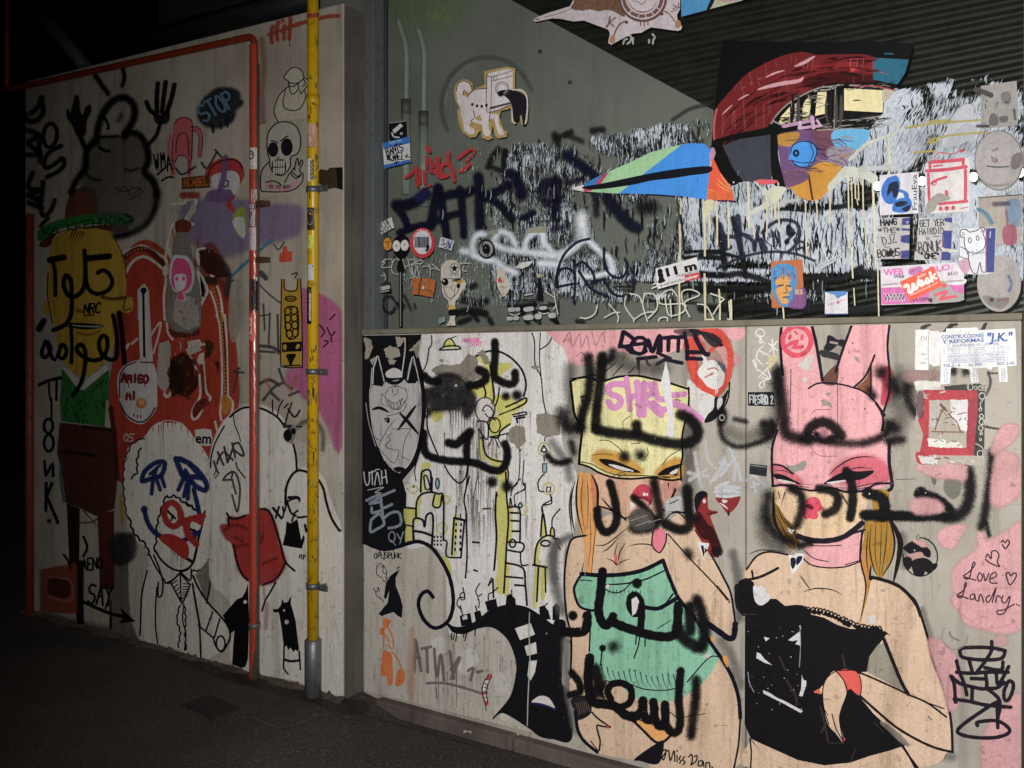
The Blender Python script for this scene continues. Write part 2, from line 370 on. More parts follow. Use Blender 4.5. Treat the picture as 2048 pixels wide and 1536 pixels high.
    def d(s, x, y, r, col='#0c0b10', soft=.7, op=1.0):
        c = TILES[TL]; n = 24; R = r/c[2]*(1+soft*.75); soft = min(1.0, soft*1.2); cx, cy = c[0]+x/c[2], c[1]+y/c[2]; pts = [(cx, cy)]; pr = [(0, max(soft, .1), .1)]; fc = []
        for k, q in enumerate((.5, 1.0)):
            for i in range(n): pts.append((cx+R*q*math.cos(2*math.pi*i/n), cy+R*q*math.sin(2*math.pi*i/n))); pr.append((q, max(soft, .1), .1))
        fc = [(0, 1+i, 1+(i+1) % n) for i in range(n)]+[(1+i, 1+n+i, 1+n+(i+1) % n, 1+(i+1) % n) for i in range(n)]
        s._add(pts, fc, lin(col), (0, 0), op); s.p += pr
        return s
    def h(s, txt, x0, y0, x1, y1, hh, w, col, op=1.0, jit=.5, soft=.2, slant=0.0, sm=False, wear=.12):
        """hand lettering from (x0,y0) to (x1,y1), feet on that line, capital height hh, all in tile pixels"""
        L = math.hypot(x1-x0, y1-y0); ux, uy = (x1-x0)/L, (y1-y0)/L; adv = L/max(1, len(txt)); c = TILES[TL]
        for i, ch in enumerate(txt.upper()):
            if ch == ' ' or ch not in HF: continue
            ja, jb = random.uniform(-jit, jit), random.uniform(-jit, jit)
            for st in HF[ch].split(';'):
                q = []
                for k in st.split():
                    gx, gy = map(float, k.split(',')); gx += random.uniform(-jit, jit)*.5; gy += random.uniform(-jit, jit)*.5
                    a = i*adv+(gx/6*.78+.08)*adv+ja*adv*.08; b = (10-gy+jb)/10*hh; a += slant*b
                    q.append((c[0]+(x0+ux*a+uy*b)/c[2], c[1]+(y0+uy*a-ux*b)/c[2]))
                s.l(q, w, col, op, soft, sm or ch in 'COSUQ8', 0, wear)
        return s
    def t(s, txt, x0, y0, x1, y1, hh, col, op=1.0, bold=0.0, slant=0.0, wear=.1):
        """printed lettering, baseline from (x0,y0) to (x1,y1), capital height hh, in tile pixels"""
        cu = bpy.data.curves.new('lettering', 'FONT'); cu.body = txt; cu.size = 1; cu.offset = bold; cu.resolution_u = 2
        ob = bpy.data.objects.new('lettering', cu); COL.objects.link(ob)
        dg = bpy.context.evaluated_depsgraph_get(); dg.update()
        me = bpy.data.meshes.new_from_object(ob.evaluated_get(dg)); bpy.data.objects.remove(ob)
        vs = [v.co.copy() for v in me.vertices]; fs = [tuple(p.vertices) for p in me.polygons]; bpy.data.meshes.remove(me)
        if not vs: return s
        xa = min(v.x for v in vs); xb = max(v.x for v in vs); L = math.hypot(x1-x0, y1-y0); ux, uy = (x1-x0)/L, (y1-y0)/L; c = TILES[TL]; k = L/(xb-xa); hs = hh/.70
        pts = []
        for v in vs:
            b = v.y*hs; a = (v.x-xa)*k+slant*b; pts.append((c[0]+(x0+ux*a+uy*b)/c[2], c[1]+(y0+uy*a-ux*b)/c[2]))
        s._add(pts, fs, lin(col), (0, 0), op); s.p += [(0.0, .1, wear)]*len(pts)
        return s
    def done(s):
        if not s.v: return None
        if s.parent is not None: org = wloc(s.parent)
        else:
            m = len(s.v); org = Vector((sum(q.x for q in s.v)/m, sum(q.y for q in s.v)/m, min(q.z for q in s.v)))
        me = bpy.data.meshes.new(s.name); me.from_pydata([tuple(q-org) for q in s.v], [], s.fc)
        a = me.attributes.new('Col', 'FLOAT_COLOR', 'POINT'); a.data.foreach_set('color', [x for c in s.c for x in c])
        b = me.attributes.new('prm', 'FLOAT_VECTOR', 'POINT'); b.data.foreach_set('vector', [float(x) for c in s.p for x in c])
        me.materials.append(s.mat); me.update()
        o = link(s.name, me, s.parent, org if s.parent is None else None)
        return tag(o, s.label, s.cat, s.group, s.kind)
def jag(p, amp):
    q = sub(p, True); out = []; wv = 0.0
    for x, y in q:
        for k in (0, .5):
            wv = .6*wv+random.uniform(-1, 1)*amp; out.append((x+wv+random.uniform(-.5, .5)*amp, y+random.uniform(-1, 1)*amp))
    return out
def sub(p, closed):
    out = []; q = p+[p[0]] if closed else p
    for a, b in zip(q, q[1:]):
        k = max(1, int(math.hypot(b[0]-a[0], b[1]-a[1])/6))
        out += [(a[0]+(b[0]-a[0])*i/k, a[1]+(b[1]-a[1])*i/k) for i in range(k)]
    if not closed: out.append(q[-1])
    return out
K, NV, WH, PK, SK = '#0a090d', '#100f20', '#dedad4', '#e3a3a8', '#d6b89c'
# ------------------------------------------------------------------ ground
def smooth(a, b, x):
    t = max(0, min(1, (x-a)/(b-a))); return t*t*(3-2*t)
U_STEP0, U_STEP1 = U_END+.02, U_END+.25
def gz(u, d): return -.052*smooth(U_STEP0, U_STEP1, u)*smooth(-1.0, 2.4, d)
def ground():
    us = [-60, -20, -8]+[-5+.12*i for i in range(84)]+[6, 9, 20, 60]; ds = [-60, -20, -6, -3]+[-1+.12*i for i in range(40)]+[5, 8, 20, 60]
    m = MB()
    for d in ds:
        for u in us: m.v.append(at(u, d, gz(u, d)+random.uniform(-.0015, .0015)))
    w = len(us)
    for j in range(len(ds)-1):
        for i in range(w-1): m.f.append((j*w+i, j*w+i+1, (j+1)*w+i+1, (j+1)*w+i)[::-1]); m.sm.append(True)
    return m.build('ground', M_asph, kind='structure')
GROUND = ground()
def onground(x, y, z=0.0): r = ray(x, y); return CAM+r*((z-1.5)/r.z)

# ------------------------------------------------------------------ left wall
ZL = 2.83
U_L0 = u_of(50, DL)
LW = MB().box(U_L0, U_END, DL, DL+.21, -.06, ZL).build('left_wall', M_wall_l, loc=at((U_L0+U_END)/2, DL+.17, 0), bevel=.006,
    label='pale concrete wall at the left, running back into the dark behind the yellow and orange pipes', cat='wall')

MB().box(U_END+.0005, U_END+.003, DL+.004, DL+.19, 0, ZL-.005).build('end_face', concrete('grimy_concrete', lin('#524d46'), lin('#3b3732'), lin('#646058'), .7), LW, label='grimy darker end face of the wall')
m = MB(); nn = 150
for i in range(nn+1):      # dirt swept against the foot of the wall
    u = U_L0+(U_END+.02-U_L0)*i/nn; h = .006+.010*random.random()+(.012 if random.random() < .1 else 0); wd = .035+.02*math.sin(i*.31)+.02*random.random()
    m.v += [at(u, DL-wd, -.004), at(u+random.uniform(-.008, .008), DL-wd*.45, h*.6), at(u, DL+.002, h)]
for i in range(nn):
    for j in range(2): m.f.append((3*i+j, 3*i+3+j, 3*i+4+j, 3*i+1+j)); m.sm.append(True)
m.build('swept_dirt', concrete('dirt', lin('#4a4138'), lin('#2e2822'), lin('#645a4c'), .3, sc=3, bump=.8), kind='stuff')

# ------------------------------------------------------------------ low panelled wall under the window
def zt(u):  # its top edge rises a little to the right
    ua, ub = u_of(728, DR), u_of(2043, DR); return 1.481+(1.527-1.481)*(u-ua)/(ub-ua)
U_R0 = U_END+.0045; U_P1, U_P2, U_R1 = u_of(1058, DR), u_of(1491, DR), u_of(2043, DR)
RW = empty('low_wall', at((U_R0+U_R1)/2, DR+.1, 0), 'low concrete panel wall at the right, painted with two masked women, under the window', 'wall')
def panel(u0, u1):
    m = MB(); m.box(u0, u1, DR, DR+.16, -.06, 1); m.v[4:8] = [at(u, d, zt(u)) for u, d in ((u0, DR), (u1, DR), (u1, DR+.16), (u0, DR+.16))]
    return m.build('concrete_panel', M_wall_r, RW, bevel=.004)
for a, b in ((U_R0, U_P1-.002), (U_P1+.002, U_P2-.002), (U_P2+.002, U_R1)): panel(a, b)
MB().box(U_R0+.01, U_R1, DR+.03, DR+.05, -.05, 1.45).build('joint_filler', M_frame_d, RW)

# kerb strip at its foot
KB = empty('kerb', at(u_of(1100, DR), DR-.02, -.06), 'worn reddish stone kerb strip along the foot of the painted panel wall', 'kerb')
ks = [u_of(762, DR), u_of(1024, DR-.04), u_of(1400, DR-.04), u_of(1900, DR-.04), u_of(2500, DR-.04)]
for a, b in zip(ks, ks[1:]):
    MB().box(a+.003, b-.003, DR-.042, DR+.02, -.12, -.003+random.uniform(-.003, .003)).build('kerb_stone', M_kerb, KB, bevel=.008)
br = MB().box(u_of(736, DR), u_of(756, DR), DR-.03, DR+.02, -.09, -.012).build('rusty_bracket', M_rust, loc=at(u_of(745, DR), DR, -.06), bevel=.006,
    label='rusty iron stub at the wall corner beside the kerb end', cat='bracket')
PO = MB().box(U_R1+.006, U_R1+.07, DR-.012, DR+.1, -.1, 3.2).build('corner_post', M_frame, loc=at(U_R1+.03, DR, 0), bevel=.004,
    label='dark metal post at the right end of the panel wall', cat='post')

# ------------------------------------------------------------------ window above it
SW = empty('shop_window', at(0, DG, 1.5), 'large dusty shop window over the low wall, scraped of old posters', 'window')
U_J0, U_J1, U_G1 = U_R0, u_of(774, DG), 2.6
m = MB().box(U_J0, u_of(745, DR), DR+.004, DG+.03, 1.40, 3.3).build('window_jamb', M_frame, SW, bevel=.003)
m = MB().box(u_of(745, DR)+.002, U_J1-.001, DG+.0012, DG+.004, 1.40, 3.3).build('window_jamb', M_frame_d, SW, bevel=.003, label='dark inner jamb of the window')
m = MB().box(U_R0, U_R1+.003, DR-.012, DG+.02, 1, 1.1); m.v = []
for z0 in (.001, .021):
    m.v += [at(u, d, zt(u)+z0) for u, d in ((U_R0, DR-.010), (U_R1+.003, DR-.010), (U_R1+.003, DG+.02), (U_R0, DG+.02))]
m.build('window_sill', M_sill, SW, bevel=.003)
PANE = MB().quad(at(U_J1, DG, 1.46), at(U_G1, DG, 1.46), at(U_G1, DG, 3.3), at(U_J1, DG, 3.3)).build('pane', M_glass, SW)

# room behind the pane: plaster wall with a slanting edge, pipes on it, corrugated sheeting beyond, glowing beads added as lamp reflections
pp = [(640, 900), (640, -160), (760, -160), (985, -20), (1430, 222), (1442, 300), (1446, 900)]
q0 = [onplane(x, y, DI) for x, y in pp]; m = MB(); kk = len(q0); m.v = q0+[q-n_*.05 for q in q0]
m.f = [tuple(range(kk))]+[tuple(range(kk, 2*kk))[::-1]]+[(i, i+kk, (i+1) % kk+kk, (i+1) % kk) for i in range(kk)]; m.sm = [False]*len(m.f)
IW = m.build('inner_wall', M_inner, loc=at(.0, DI, 1.4), label='grey green plastered wall with a slanting edge, seen inside through the window', cat='wall')
m = MB(); DS = 3.60
for i in range(48):
    y0 = -330+i*27
    for a, b, da, db in ((0, 8, 0, .014), (8, 13, .014, .014), (13, 21, .014, 0), (21, 27, 0, 0)):
        m.quad(onplane(900, y0+a+168, DS-da), onplane(2500, y0+a-152, DS-da), onplane(2500, y0+b-152, DS-db), onplane(900, y0+b+168, DS-db))
m.build('corrugated_sheet', M_shut, loc=at(1.5, DS, 1.5), label='dark corrugated metal sheeting behind the upper right of the window', cat='metal sheet')
def conduit(pts, yc, lab):
    r = 6.5/FPX*3.9; pw = [onplane(x, y, DI-.02) for x, y in spline(pts, False, 5)]
    o = MB().tube(pw, r, 12).build('conduit_pipe', M_cond, loc=pw[-1], label=lab, cat='pipe', group='conduits on the inner wall')
    x = pts[-1][0]
    MB().tube([onplane(x, yc, DI-.02), onplane(x, yc+30, DI-.02)], r*1.75, 14).build('collar', M_cond_d, o)
    MB().tube([onplane(x, yc+30, DI-.02), onplane(x, yc+190, DI-.02)], r*1.6, 14).build('lower_sleeve', M_cond, o)
conduit([(796, 40), (803, 62), (811, 90), (813, 130), (812, 215)], 199, 'pale conduit with the higher dark collar, nearer the window jamb')
conduit([(836, 58), (843, 78), (848, 105), (848, 150), (847, 240)], 223, 'pale conduit with the lower dark collar, farther from the window jamb')
for i, (x, y, lb) in enumerate(((1755, 372, 'small added lamp reflection beside the blue gramophone sticker, left edge'), (1844, 362, 'small added lamp reflection between the gramophone sticker and the red frame sticker'),
                                (1947, 354, 'small added lamp reflection between the red frame sticker and the upper grey oval'), (2040, 345, 'small added lamp reflection right of the upper grey oval'))):
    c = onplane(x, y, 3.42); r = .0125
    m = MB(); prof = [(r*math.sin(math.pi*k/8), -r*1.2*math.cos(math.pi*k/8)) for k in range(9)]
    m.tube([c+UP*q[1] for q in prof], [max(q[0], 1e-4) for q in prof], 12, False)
    o = m.build('lamp_reflection', M_reflection, loc=c, label=lb, cat='light reflection', group='added lamp reflections in the window')  # added glowing bead in place of a lamp mirrored in the pane
    MB().tube([c+UP*.011, c+UP*.03], .006, 10).build('reflection_stub', M_frame_d, o)

# ------------------------------------------------------------------ pipes on the left wall
DO = DL-.035
def bend(pts, r=.05, n=6):
    out = [pts[0]]
    for a, b, c in zip(pts, pts[1:], pts[2:]):
        p, q = b+(a-b).normalized()*r, b+(c-b).normalized()*r
        out += [p*(1-t)**2+b*2*t*(1-t)+q*t*t for t in (i/n for i in range(n+1))]
    return out+[pts[-1]]
M_orange = metal('orange_enamel', lin('#7c2a10'), .5, .85)
uO = u_of(509, DO); zc = z_of(509, 72, DO); u15 = u_of(14, DO); z15 = z_of(14, 180, DO)
OPI = empty('orange_pipe', at(uO, DO, 0), 'orange painted pipe running along the left wall top, then turning down to the pavement', 'pipe')
pth = bend([at(u15, DO, 4.2), at(u15, DO, z15), at(uO, DO, zc), at(uO, DO, zc-.12)], .045)
MB().tube(pth, .0155, 16, False).build('top_run', M_orange, OPI)
MB().tube([at(uO, DO, zc-.119), at(uO, DO, -.02)], RO, 20).build('riser', M_pipe_o, OPI)
MB().tube([at(uO, DO, z_of(509, 1245, DO)), at(uO, DO, z_of(509, 1256, DO))], RO+.004, 20).build('joint_collar', M_pipe_o, OPI)
for y in (408, 520): MB().box(uO-.004, uO+.062, DO-.012, DL, z_of(509, y, DO)-.012, z_of(509, y, DO)+.012).build('wall_bracket', M_rust, OPI, bevel=.003)
uB = u_of(59, DO)
MB().tube([at(uB, DO, z_of(59, 428, DO)), at(uB, DO, -.02)], .022, 14).build('rusty_orange_pipe', metal('rusted_orange_paint', lin('#6e2a12'), .6, .9), loc=at(uB, DO, 0), label='chipped orange pipe standing at the far left end of the left wall', cat='pipe')
DY = DL-.045; uY = u_of(626, DY)
YPI = empty('yellow_pipe', at(uY, DY, 0), 'bright yellow pipe clamped to the left wall, with a steel sleeve at its foot', 'pipe')
zs = z_of(626, 1278, DY)
MB().tube([at(uY, DY, zs-.05), at(uY, DY, 4.2)], RY, 24).build('pipe_run', M_yellow, YPI)
MB().tube([at(uY, DY, z_of(626, 212, DY)), at(uY, DY, z_of(626, 190, DY))], RY+.0025, 24).build('joint_collar', M_yellow, YPI)
MB().tube([at(uY, DY, -.03), at(uY, DY, zs-.004), at(uY, DY, zs)], [RY+.011, RY+.011, RY+.007], 24).build('steel_sleeve', M_zinc, YPI)
for y in (379, 743, 1171):
    z = z_of(626, y, DY); b = MB().tube([at(uY, DY, z-.012), at(uY, DY, z+.012)], RY+.005, 24)
    b.box(uY+.01, uY+.085, DY-.008, DY-.002, z-.012, z+.012); b.box(uY-.043, uY-.01, DY+.01, DY+.016, z-.010, z+.010); b.box(uY+.03, uY+.04, DY-.004, DL, z-.006, z+.006)
    c = b.build('clamp', M_zinc, YPI)
    MB().tube([at(uY+.05, DY-.016, z), at(uY+.05, DY-.004, z)], .007, 6).build('bolt', M_zinc, c)

# ------------------------------------------------------------------ dim building behind the left wall
MB().box(-7, u_of(745, 5), 5.2, 5.4, 0, 6).build('back_building', M_far, loc=at(-3, 5.3, 0), label='dim grey building wall rising behind the left wall', cat='building')
q = [onplane(x, y, 4.6) for x, y in ((300, 150), (455, 34), (474, 28), (530, 44), (640, 90), (560, 190), (330, 200))]
m = MB(); m.v = q+[v-n_*.3 for v in q]; k = len(q); m.f = [tuple(range(k))[::-1], tuple(range(k, 2*k))]+[(i, i+k, (i+1) % k+k, (i+1) % k)[::-1] for i in range(k)]; m.sm = [False]*len(m.f)
m.build('dark_gable', M_iron, loc=q[0], label='black gable shape just above the bend of the orange pipe', cat='roof')
MB().tube([onplane(50, -10, 4.4), onplane(172, 136, 4.4)], .06, 4).build('steel_brace', M_frame, loc=onplane(172, 136, 4.4), label='slanting steel brace in the dark above the far end of the left wall', cat='beam')
MB().tube([onplane(250, 90, 5.0), onplane(720, -30, 5.0)], .09, 4).build('steel_beam', M_frame_d, loc=onplane(500, 30, 5.0), label='dim horizontal steel beam behind the top of the left wall', cat='beam')

# ------------------------------------------------------------------ things on the pavement
g0 = onground(422, 1414)
DC = MB(); qs = [onground(x, y, .004) for x, y in ((362, 1408), (418, 1388), (482, 1414), (425, 1440))]
def slab(m, q, h):
    k = len(m.v); m.v += [v-UP*h for v in q]+list(q); m.f += [tuple(k+i for i in (3, 2, 1, 0)), tuple(k+4+i for i in range(4))]+[(k+i, k+(i+1) % 4, k+4+(i+1) % 4, k+4+i) for i in range(4)]; m.sm += [False]*6
slab(DC, qs, .02); DCO = DC.build('drain_cover', M_iron, loc=g0, label='dark square iron drain cover set in the pavement', cat='drain cover')
for i in range(7):
    t0, t1 = .08+i*.125, .08+i*.125+.06; f = lambda t, s: qs[0].lerp(qs[1], t).lerp(qs[3].lerp(qs[2], t), s)+UP*.006
    m = MB(); slab(m, [f(t0, .08), f(t1, .08), f(t1, .92), f(t0, .92)], .006); m.build('bar', M_iron, DCO)
def scrap(x, y, w, col, name, lab, cat, grp=None):
    c = onground(x, y, gz(0, 0)); m = MB(); t = NT(name); t.bsdf(lin(col), .8); k = []
    for i in range(5):
        for s in (-1, 1): m.v.append(c+Vector((w*(i/4-.5), s*w*.28*(1-.5*abs(i/4-.5)), .006+w*(.14*math.sin(i*1.3+s)+.08*s))))
    m.f = [(2*i, 2*i+1, 2*i+3, 2*i+2) for i in range(4)]; m.sm = [True]*4
    o = m.build(name, t.m, loc=c, label=lab, cat=cat, group=grp); so = o.modifiers.new('thickness', 'SOLIDIFY'); so.thickness = .001
scrap(72, 1316, .035, '#b8b4aa', 'paper_scrap', 'crumpled whitish scrap on the dark pavement at the far left', 'litter')
scrap(126, 1254, .03, '#8f8b80', 'paper_scrap', 'grey scrap on the pavement at the foot of the left wall', 'litter')
scrap(208, 1512, .03, '#b06a20', 'fallen_leaf', 'orange leaf on the pavement near the bottom edge', 'leaf')
scrap(280, 1431, .018, '#8a9a30', 'fallen_leaf', 'tiny green leaf on the pavement left of the drain cover', 'leaf')
scrap(276, 1530, .024, '#9c6a30', 'fallen_leaf', 'brown leaf at the very bottom edge of the pavement', 'leaf')
scrap(935, 1466, .03, '#a09080', 'fallen_leaf', 'pale curled leaf lying against the kerb strip', 'leaf')
# ================================================================== LEFT WALL: paint
def L(name, label): return Mk('L', name, LW, label)
tl('W')
g = L('dirt_stain', 'dirt along the foot of the left wall')
g.l('90,1232 161,1254 281,1280 400,1322 467,1335 560,1366 687,1404', 26, '#4a4036', .8, .8)
g.l('500,1350 560,1362 620,1388 690,1404', 34, '#4a4036', .6, .9); g.done()
g = L('whitewash_patch', 'pale whitewashed area on the lower half of the left wall')
tl('W'); g.f('232,1262 281,1274 290,1140 250,1080 228,1090', '#6e675d', .75, .3, 10).f('262,900 300,850 345,838 400,850 430,880 445,840 490,812 540,822 585,880 640,900 686,930 687,1392 600,1362 467,1325 395,1312 281,1272 262,1100', '#c6bfb3', .85, .25, 8)
g.done()
g = L('purple_spray_patch', 'purple sprayed band crossing the left wall')
tl('B2'); g.f('60,40 480,30 600,60 880,65 915,110 905,220 850,260 700,300 560,335 400,400 270,410 150,330 60,250', '#85729c', .7, .3, 60)
g.l('380,600 520,470 700,310', 24, '#3f86a0', .8, .3)
g.f('420,110 490,70 495,270 430,230', '#98a838', .9, .3, 10); g.f('410,160 480,140 490,285 440,235', '#cfd0c4', .9, .4, 8)
tl('B1'); g.l('625,300 645,500 630,700 640,950', 46, '#98443a', .45, .9, wear=.4); g.done()
g = L('magenta_spray_patch', 'rounded magenta pink sprayed area behind the yellow pipe')
tl('B2'); g.f('850,1320 930,1240 935,740 1000,722 1060,738 1150,790 1215,860 1232,1000 1235,1300 B3 1228,370 1150,200 1050,20 960,-30 B2 950,1490 840,1380', '#c05a92', .85, .15, 40)
for s in ('1130,980 1160,1040 1190,1010', '1160,1050 1165,1090', '1110,1080 1140,1090 1110,1120', '1070,960 1110,1010 1085,1050', '1190,880 1150,920', '1100,1130 1120,1110'): g.l(s, 9, K, .8)
g.done()
# --- red scene with the skeleton players
g = L('painted_red_scene', 'dark red painted scene of skeleton musicians')
RD = '#ab2c0a'
tl('W'); g.f('236,700 244,560 250,522 290,488 335,525 350,620 400,600 440,566 458,640 470,800 440,850 425,900 400,905 340,850 300,850 258,905 245,960 226,800', RD, .95, .12, 10)
tl('B2'); g.f('130,430 230,340 300,430 370,600 350,760 300,720 200,640 120,560', '#7d2412', .7, .5, 30)
g.f('200,640 290,640 340,800 360,1050 375,1300 430,1536 100,1536 30,1250 60,1050 150,1000 140,800', '#b03008', .8, .3, 20)
g.done(); gs = bpy.data.objects[-1] if False else None
red = [o for o in LW.children if o.name.startswith('painted_red_scene')][0]
g = Mk('L', 'white_outline', red)
OW = '#cfc6ba'; tl('H1')
for q, w in (('100,490 105,455 170,430 235,408 300,435 360,475 410,510 418,600', 17), ('122,600 150,545 200,500 260,490 330,530 400,590', 17), ('490,250 470,200 435,130 445,105 540,98 555,72 630,70 615,120 590,155', 16), ('575,185 545,240 605,250', 22), ('485,225 450,270 430,360 412,450 405,520 400,600', 14), ('430,430 445,490', 12), ('410,610 408,680 395,780 400,950', 14), ('645,600 690,670 712,740 690,790 640,890', 18), ('648,610 655,700 672,785', 18), ('655,540 640,490 650,440 690,432', 22), ('735,740 770,840 795,952', 12), ('780,690 810,790 830,952', 14), ('740,620 755,635', 14)): g.l(q, w, OW, wear=.3)
g.f('660,620 690,700 692,780 672,785', '#17161a', sm=False).d(405, 607, 20, OW, .3).d(705, 458, 14, '#8a8070', .3)
g.f('202,735 245,688 280,730 290,952 205,952', OW, sm=False).l('230,740 258,730', 22, '#141216')
tl('H2')
for q, w in (('415,20 425,130 460,180', 13), ('780,0 800,60 812,200 822,400 820,590', 13), ('840,0 852,150 858,400 862,590', 14), ('590,310 635,400', 14), ('685,350 690,450 705,560 735,610 690,660 650,740 615,765 600,740 610,680 660,590 655,440', 14), ('820,600 808,700 815,770', 14), ('870,600 900,650 880,740 830,780', 14), ('770,780 785,850', 12), ('300,150 330,100 372,55 350,170 318,280', 12), ('460,550 420,600 400,580', 18), ('160,210 200,175', 14), ('120,240 135,215', 18)): g.l(q, w, OW, wear=.3)
g.f('570,195 655,178 670,205 705,215 640,235 622,260 600,240 580,270', OW, .95, .3, 0, .7).f('650,290 690,275 690,360 660,372 640,340', OW, .95, .3, 0, .7).f('360,210 420,190 445,230 440,320 395,340 420,420 425,520 380,550 345,500 350,380', '#b8b2ae', .95, .35, 0, .8)
for x, y, l_ in ((510, 190, 70), (475, 280, 60), (525, 300, 40), (520, 140, 40), (560, 150, 20), (500, 330, 50), (525, 430, 60)): g.l(f'{x},{y} {x+8},{y+l_*.5} {x+4},{y+l_}', 10, '#b0a89a', .9, .3, taper=1)
tl('A3')
g.h('05', 945, 310, 1030, 318, 55, 9, '#c9b8a8')
g.done()
g = Mk('L', 'orange_detail', red); tl('H2')
g.l('812,10 835,200 842,400 845,600', 26, '#5e1c0e', .8, .3)
for k in range(22): g.d(814+k*1.5, 20+k*27, 10, '#b8742a', .3)
g.l('670,370 678,460 685,570', 24, '#7a3416', .8, .3).f('820,600 875,610 890,660 850,730 825,700', '#b87a20', .9, .4).f('640,640 690,620 720,640 660,700 620,740 610,700', '#6a1410', .8, .3, 8)
tl('H1'); g.l('110,490 180,440 240,430 310,460 390,540', 34, '#5e1a0e', .85, .3)
for k in range(11): a_ = k/10; g.d(125+a_*265, 500-75*math.sin(a_*2.4+.3), 10, '#9a5a2a', .3)
for k in range(9): g.d(752+k*9, 720+k*28, 9, '#b8742a', .3)
g.l('455,300 470,360 460,450', 16, '#b87a20', .8, .3, wear=.3).d(498, 290, 12, '#c88a1c', .3).l('640,360 645,420', 18, '#a85a20', .7, .4).l('610,690 640,760', 30, '#a8501c', .7, .4)
g.f('650,440 740,430 790,490 850,560 870,640 800,640 700,600 660,540', '#3c1c12', .8, .4, 0, 2.0).l('800,490 870,600 860,760', 40, '#3a3830', .6, .7, wear=.4).f('690,640 780,640 785,700 710,690', '#3a2c1a', .8, .3, 0, 1.2)
tl('H2'); g.f('430,320 520,370 540,470 520,560 600,620 520,590 430,520 400,380', '#3c2a18', .8, .45, 0, 2.0).f('700,180 760,190 740,300 700,320', '#3c2e1c', .8, .45, 0, 1.5).f('760,340 800,340 790,420', '#3a1c10', .7, .4, 0, 1.2).f('420,110 660,100 660,140 560,165 470,160', '#5a2a20', .8, .45, 0, 1.5)
g.done()
g = Mk('L', 'torn_paper_body', red); tl('W')
g.f('338,560 346,530 352,480 362,440 374,470 384,530 394,560 400,610 399,650 380,664 352,660 335,640', '#7d7770', .95, .5, 4, .9)
g.f('330,402 345,412 356,430 352,445 340,430', '#b8b0a4', .9, .3, 0, .6).f('388,402 392,420 378,440 370,445 376,425', '#b8b0a4', .9, .3, 0, .6).f('352,446 366,440 380,448 376,462 354,462', '#6a2a1c', .9, .3, 3, .8)
g.f('345,640 350,600 372,590 394,600 398,650 375,660', '#aaa396', .9, .55, 0, 1.2).f('318,690 338,688 340,765 328,785 314,745', '#b5ac9f', .9, .4, 0, 1.3).f('372,700 398,685 402,700 380,712', '#c4bcb0', .9, .4, 0, 1.2)
for i in range(60):
    x = random.uniform(336, 402); y = random.uniform(470, 800); g.l(f'{x},{y} {x+random.uniform(-3,3)},{y+random.uniform(4,22)}', random.uniform(1, 3.2), random.choice(('#c9c2b4', '#2c2a2c', '#3f4648', '#8a2a18', '#5c3c20', '#b5ac9f')), .85, .3, taper=1, wear=.35)
g.f('338,745 350,715 366,708 388,725 396,765 382,788 360,780 345,790', '#2c1a10', .7, .55, 4, 1.4)
for i in range(50): x = random.uniform(250, 465); y = random.uniform(510, 880); g.l(f'{x},{y} {x+random.uniform(-2,2)},{y+random.uniform(4,26)}', random.uniform(1, 4), random.choice(('#7a1e0e', '#8e2a14', '#5c1c10', '#d0582a')), .6, .4, taper=1, wear=.4)
g.done()
g = Mk('L', 'painted_guitar', red, 'white painted guitar lettered amigo mi')
tl('A2'); GW = '#cfcac8'
g.f('1058,690 1110,645 1140,690 1172,1240 1078,1240', GW, sm=False)
g.f('905,1450 910,1340 960,1270 1060,1230 1160,1240 1200,1330 1205,1450 A3 1200,60 1140,150 1080,185 980,140 930,40', GW)
g.f('1080,690 1105,672 1125,690 1110,720 1090,715', '#1c1818').l('1100,700 1104,940 1108,1200', 15, '#1c1818')
g.l('920,1520 918,1440 925,1340 970,1275 1040,1245', 9, '#55303a').l('1080,1245 1180,1250', 9, '#88343a')
tl('A3'); g.l('920,20 975,120 1070,170 1140,140 1190,60', 10, '#45303a').d(1085, 25, 38, '#c07818', .2).d(1085, 20, 26, '#e0a040', .2)
for x, y in ((1025, 110), (1055, 120), (1080, 118)): g.l(f'{x},{y} {x+3},{y+15}', 9, '#8c2a2a')
tl('A2'); g.h('AMIGO', 930, 1395, 1140, 1405, 58, 17, '#7c2028', sm=True).h('MI', 965, 1530, 1050, 1530, 55, 17, '#7c2028')
g.l('985,1400 988,1440', 6, '#8c2028').l('1110,1400 1112,1436', 6, '#8c2028'); g.done()
# --- man with yellow face
g = L('painted_yellow_faced_man', 'painted man with a yellow face and a green hat band'); tl('A2')
g.f('400,330 480,250 640,215 820,225 880,290 950,450 970,600 965,740 1010,750 1020,820 990,865 950,860 885,870 880,1080 840,1160 800,1240 760,1290 640,1360 560,1320 490,1240 440,1110 430,1000 400,870 350,880 330,840 340,785 365,770 362,600 372,450', '#c09a1c')
g.done(); yel = [o for o in LW.children if o.name.startswith('painted_yellow')][0]
g = Mk('L', 'hat', yel)
g.f('500,130 520,20 A1 560,1470 640,1440 720,1460 745,1510 A2 745,110', '#6e3a22', sm=False, soft=10)
g.f('300,350 380,270 600,215 880,190 990,205 900,245 700,215 450,250 380,352', '#5a2a1c')
g.f('300,230 420,165 600,120 800,98 1005,112 1000,200 800,185 600,190 450,225 380,270 300,312', '#2b7a36', wear=.3)
g.h('KA KFEHDOA', 330, 275, 960, 170, 60, 8, '#123018', slant=.1)
for i in range(5): g.l(f'{560+i*22},{240} {520+i*22},{325}', 8, '#20180c', taper=2)
g.done()
g = Mk('L', 'clothes', yel)
g.f('478,1290 500,1290 630,1410 820,1270 838,1320 835,1536 A3 812,0 805,202 470,162 460,0 A2 465,1500', '#2c7032', sm=False, wear=.35)
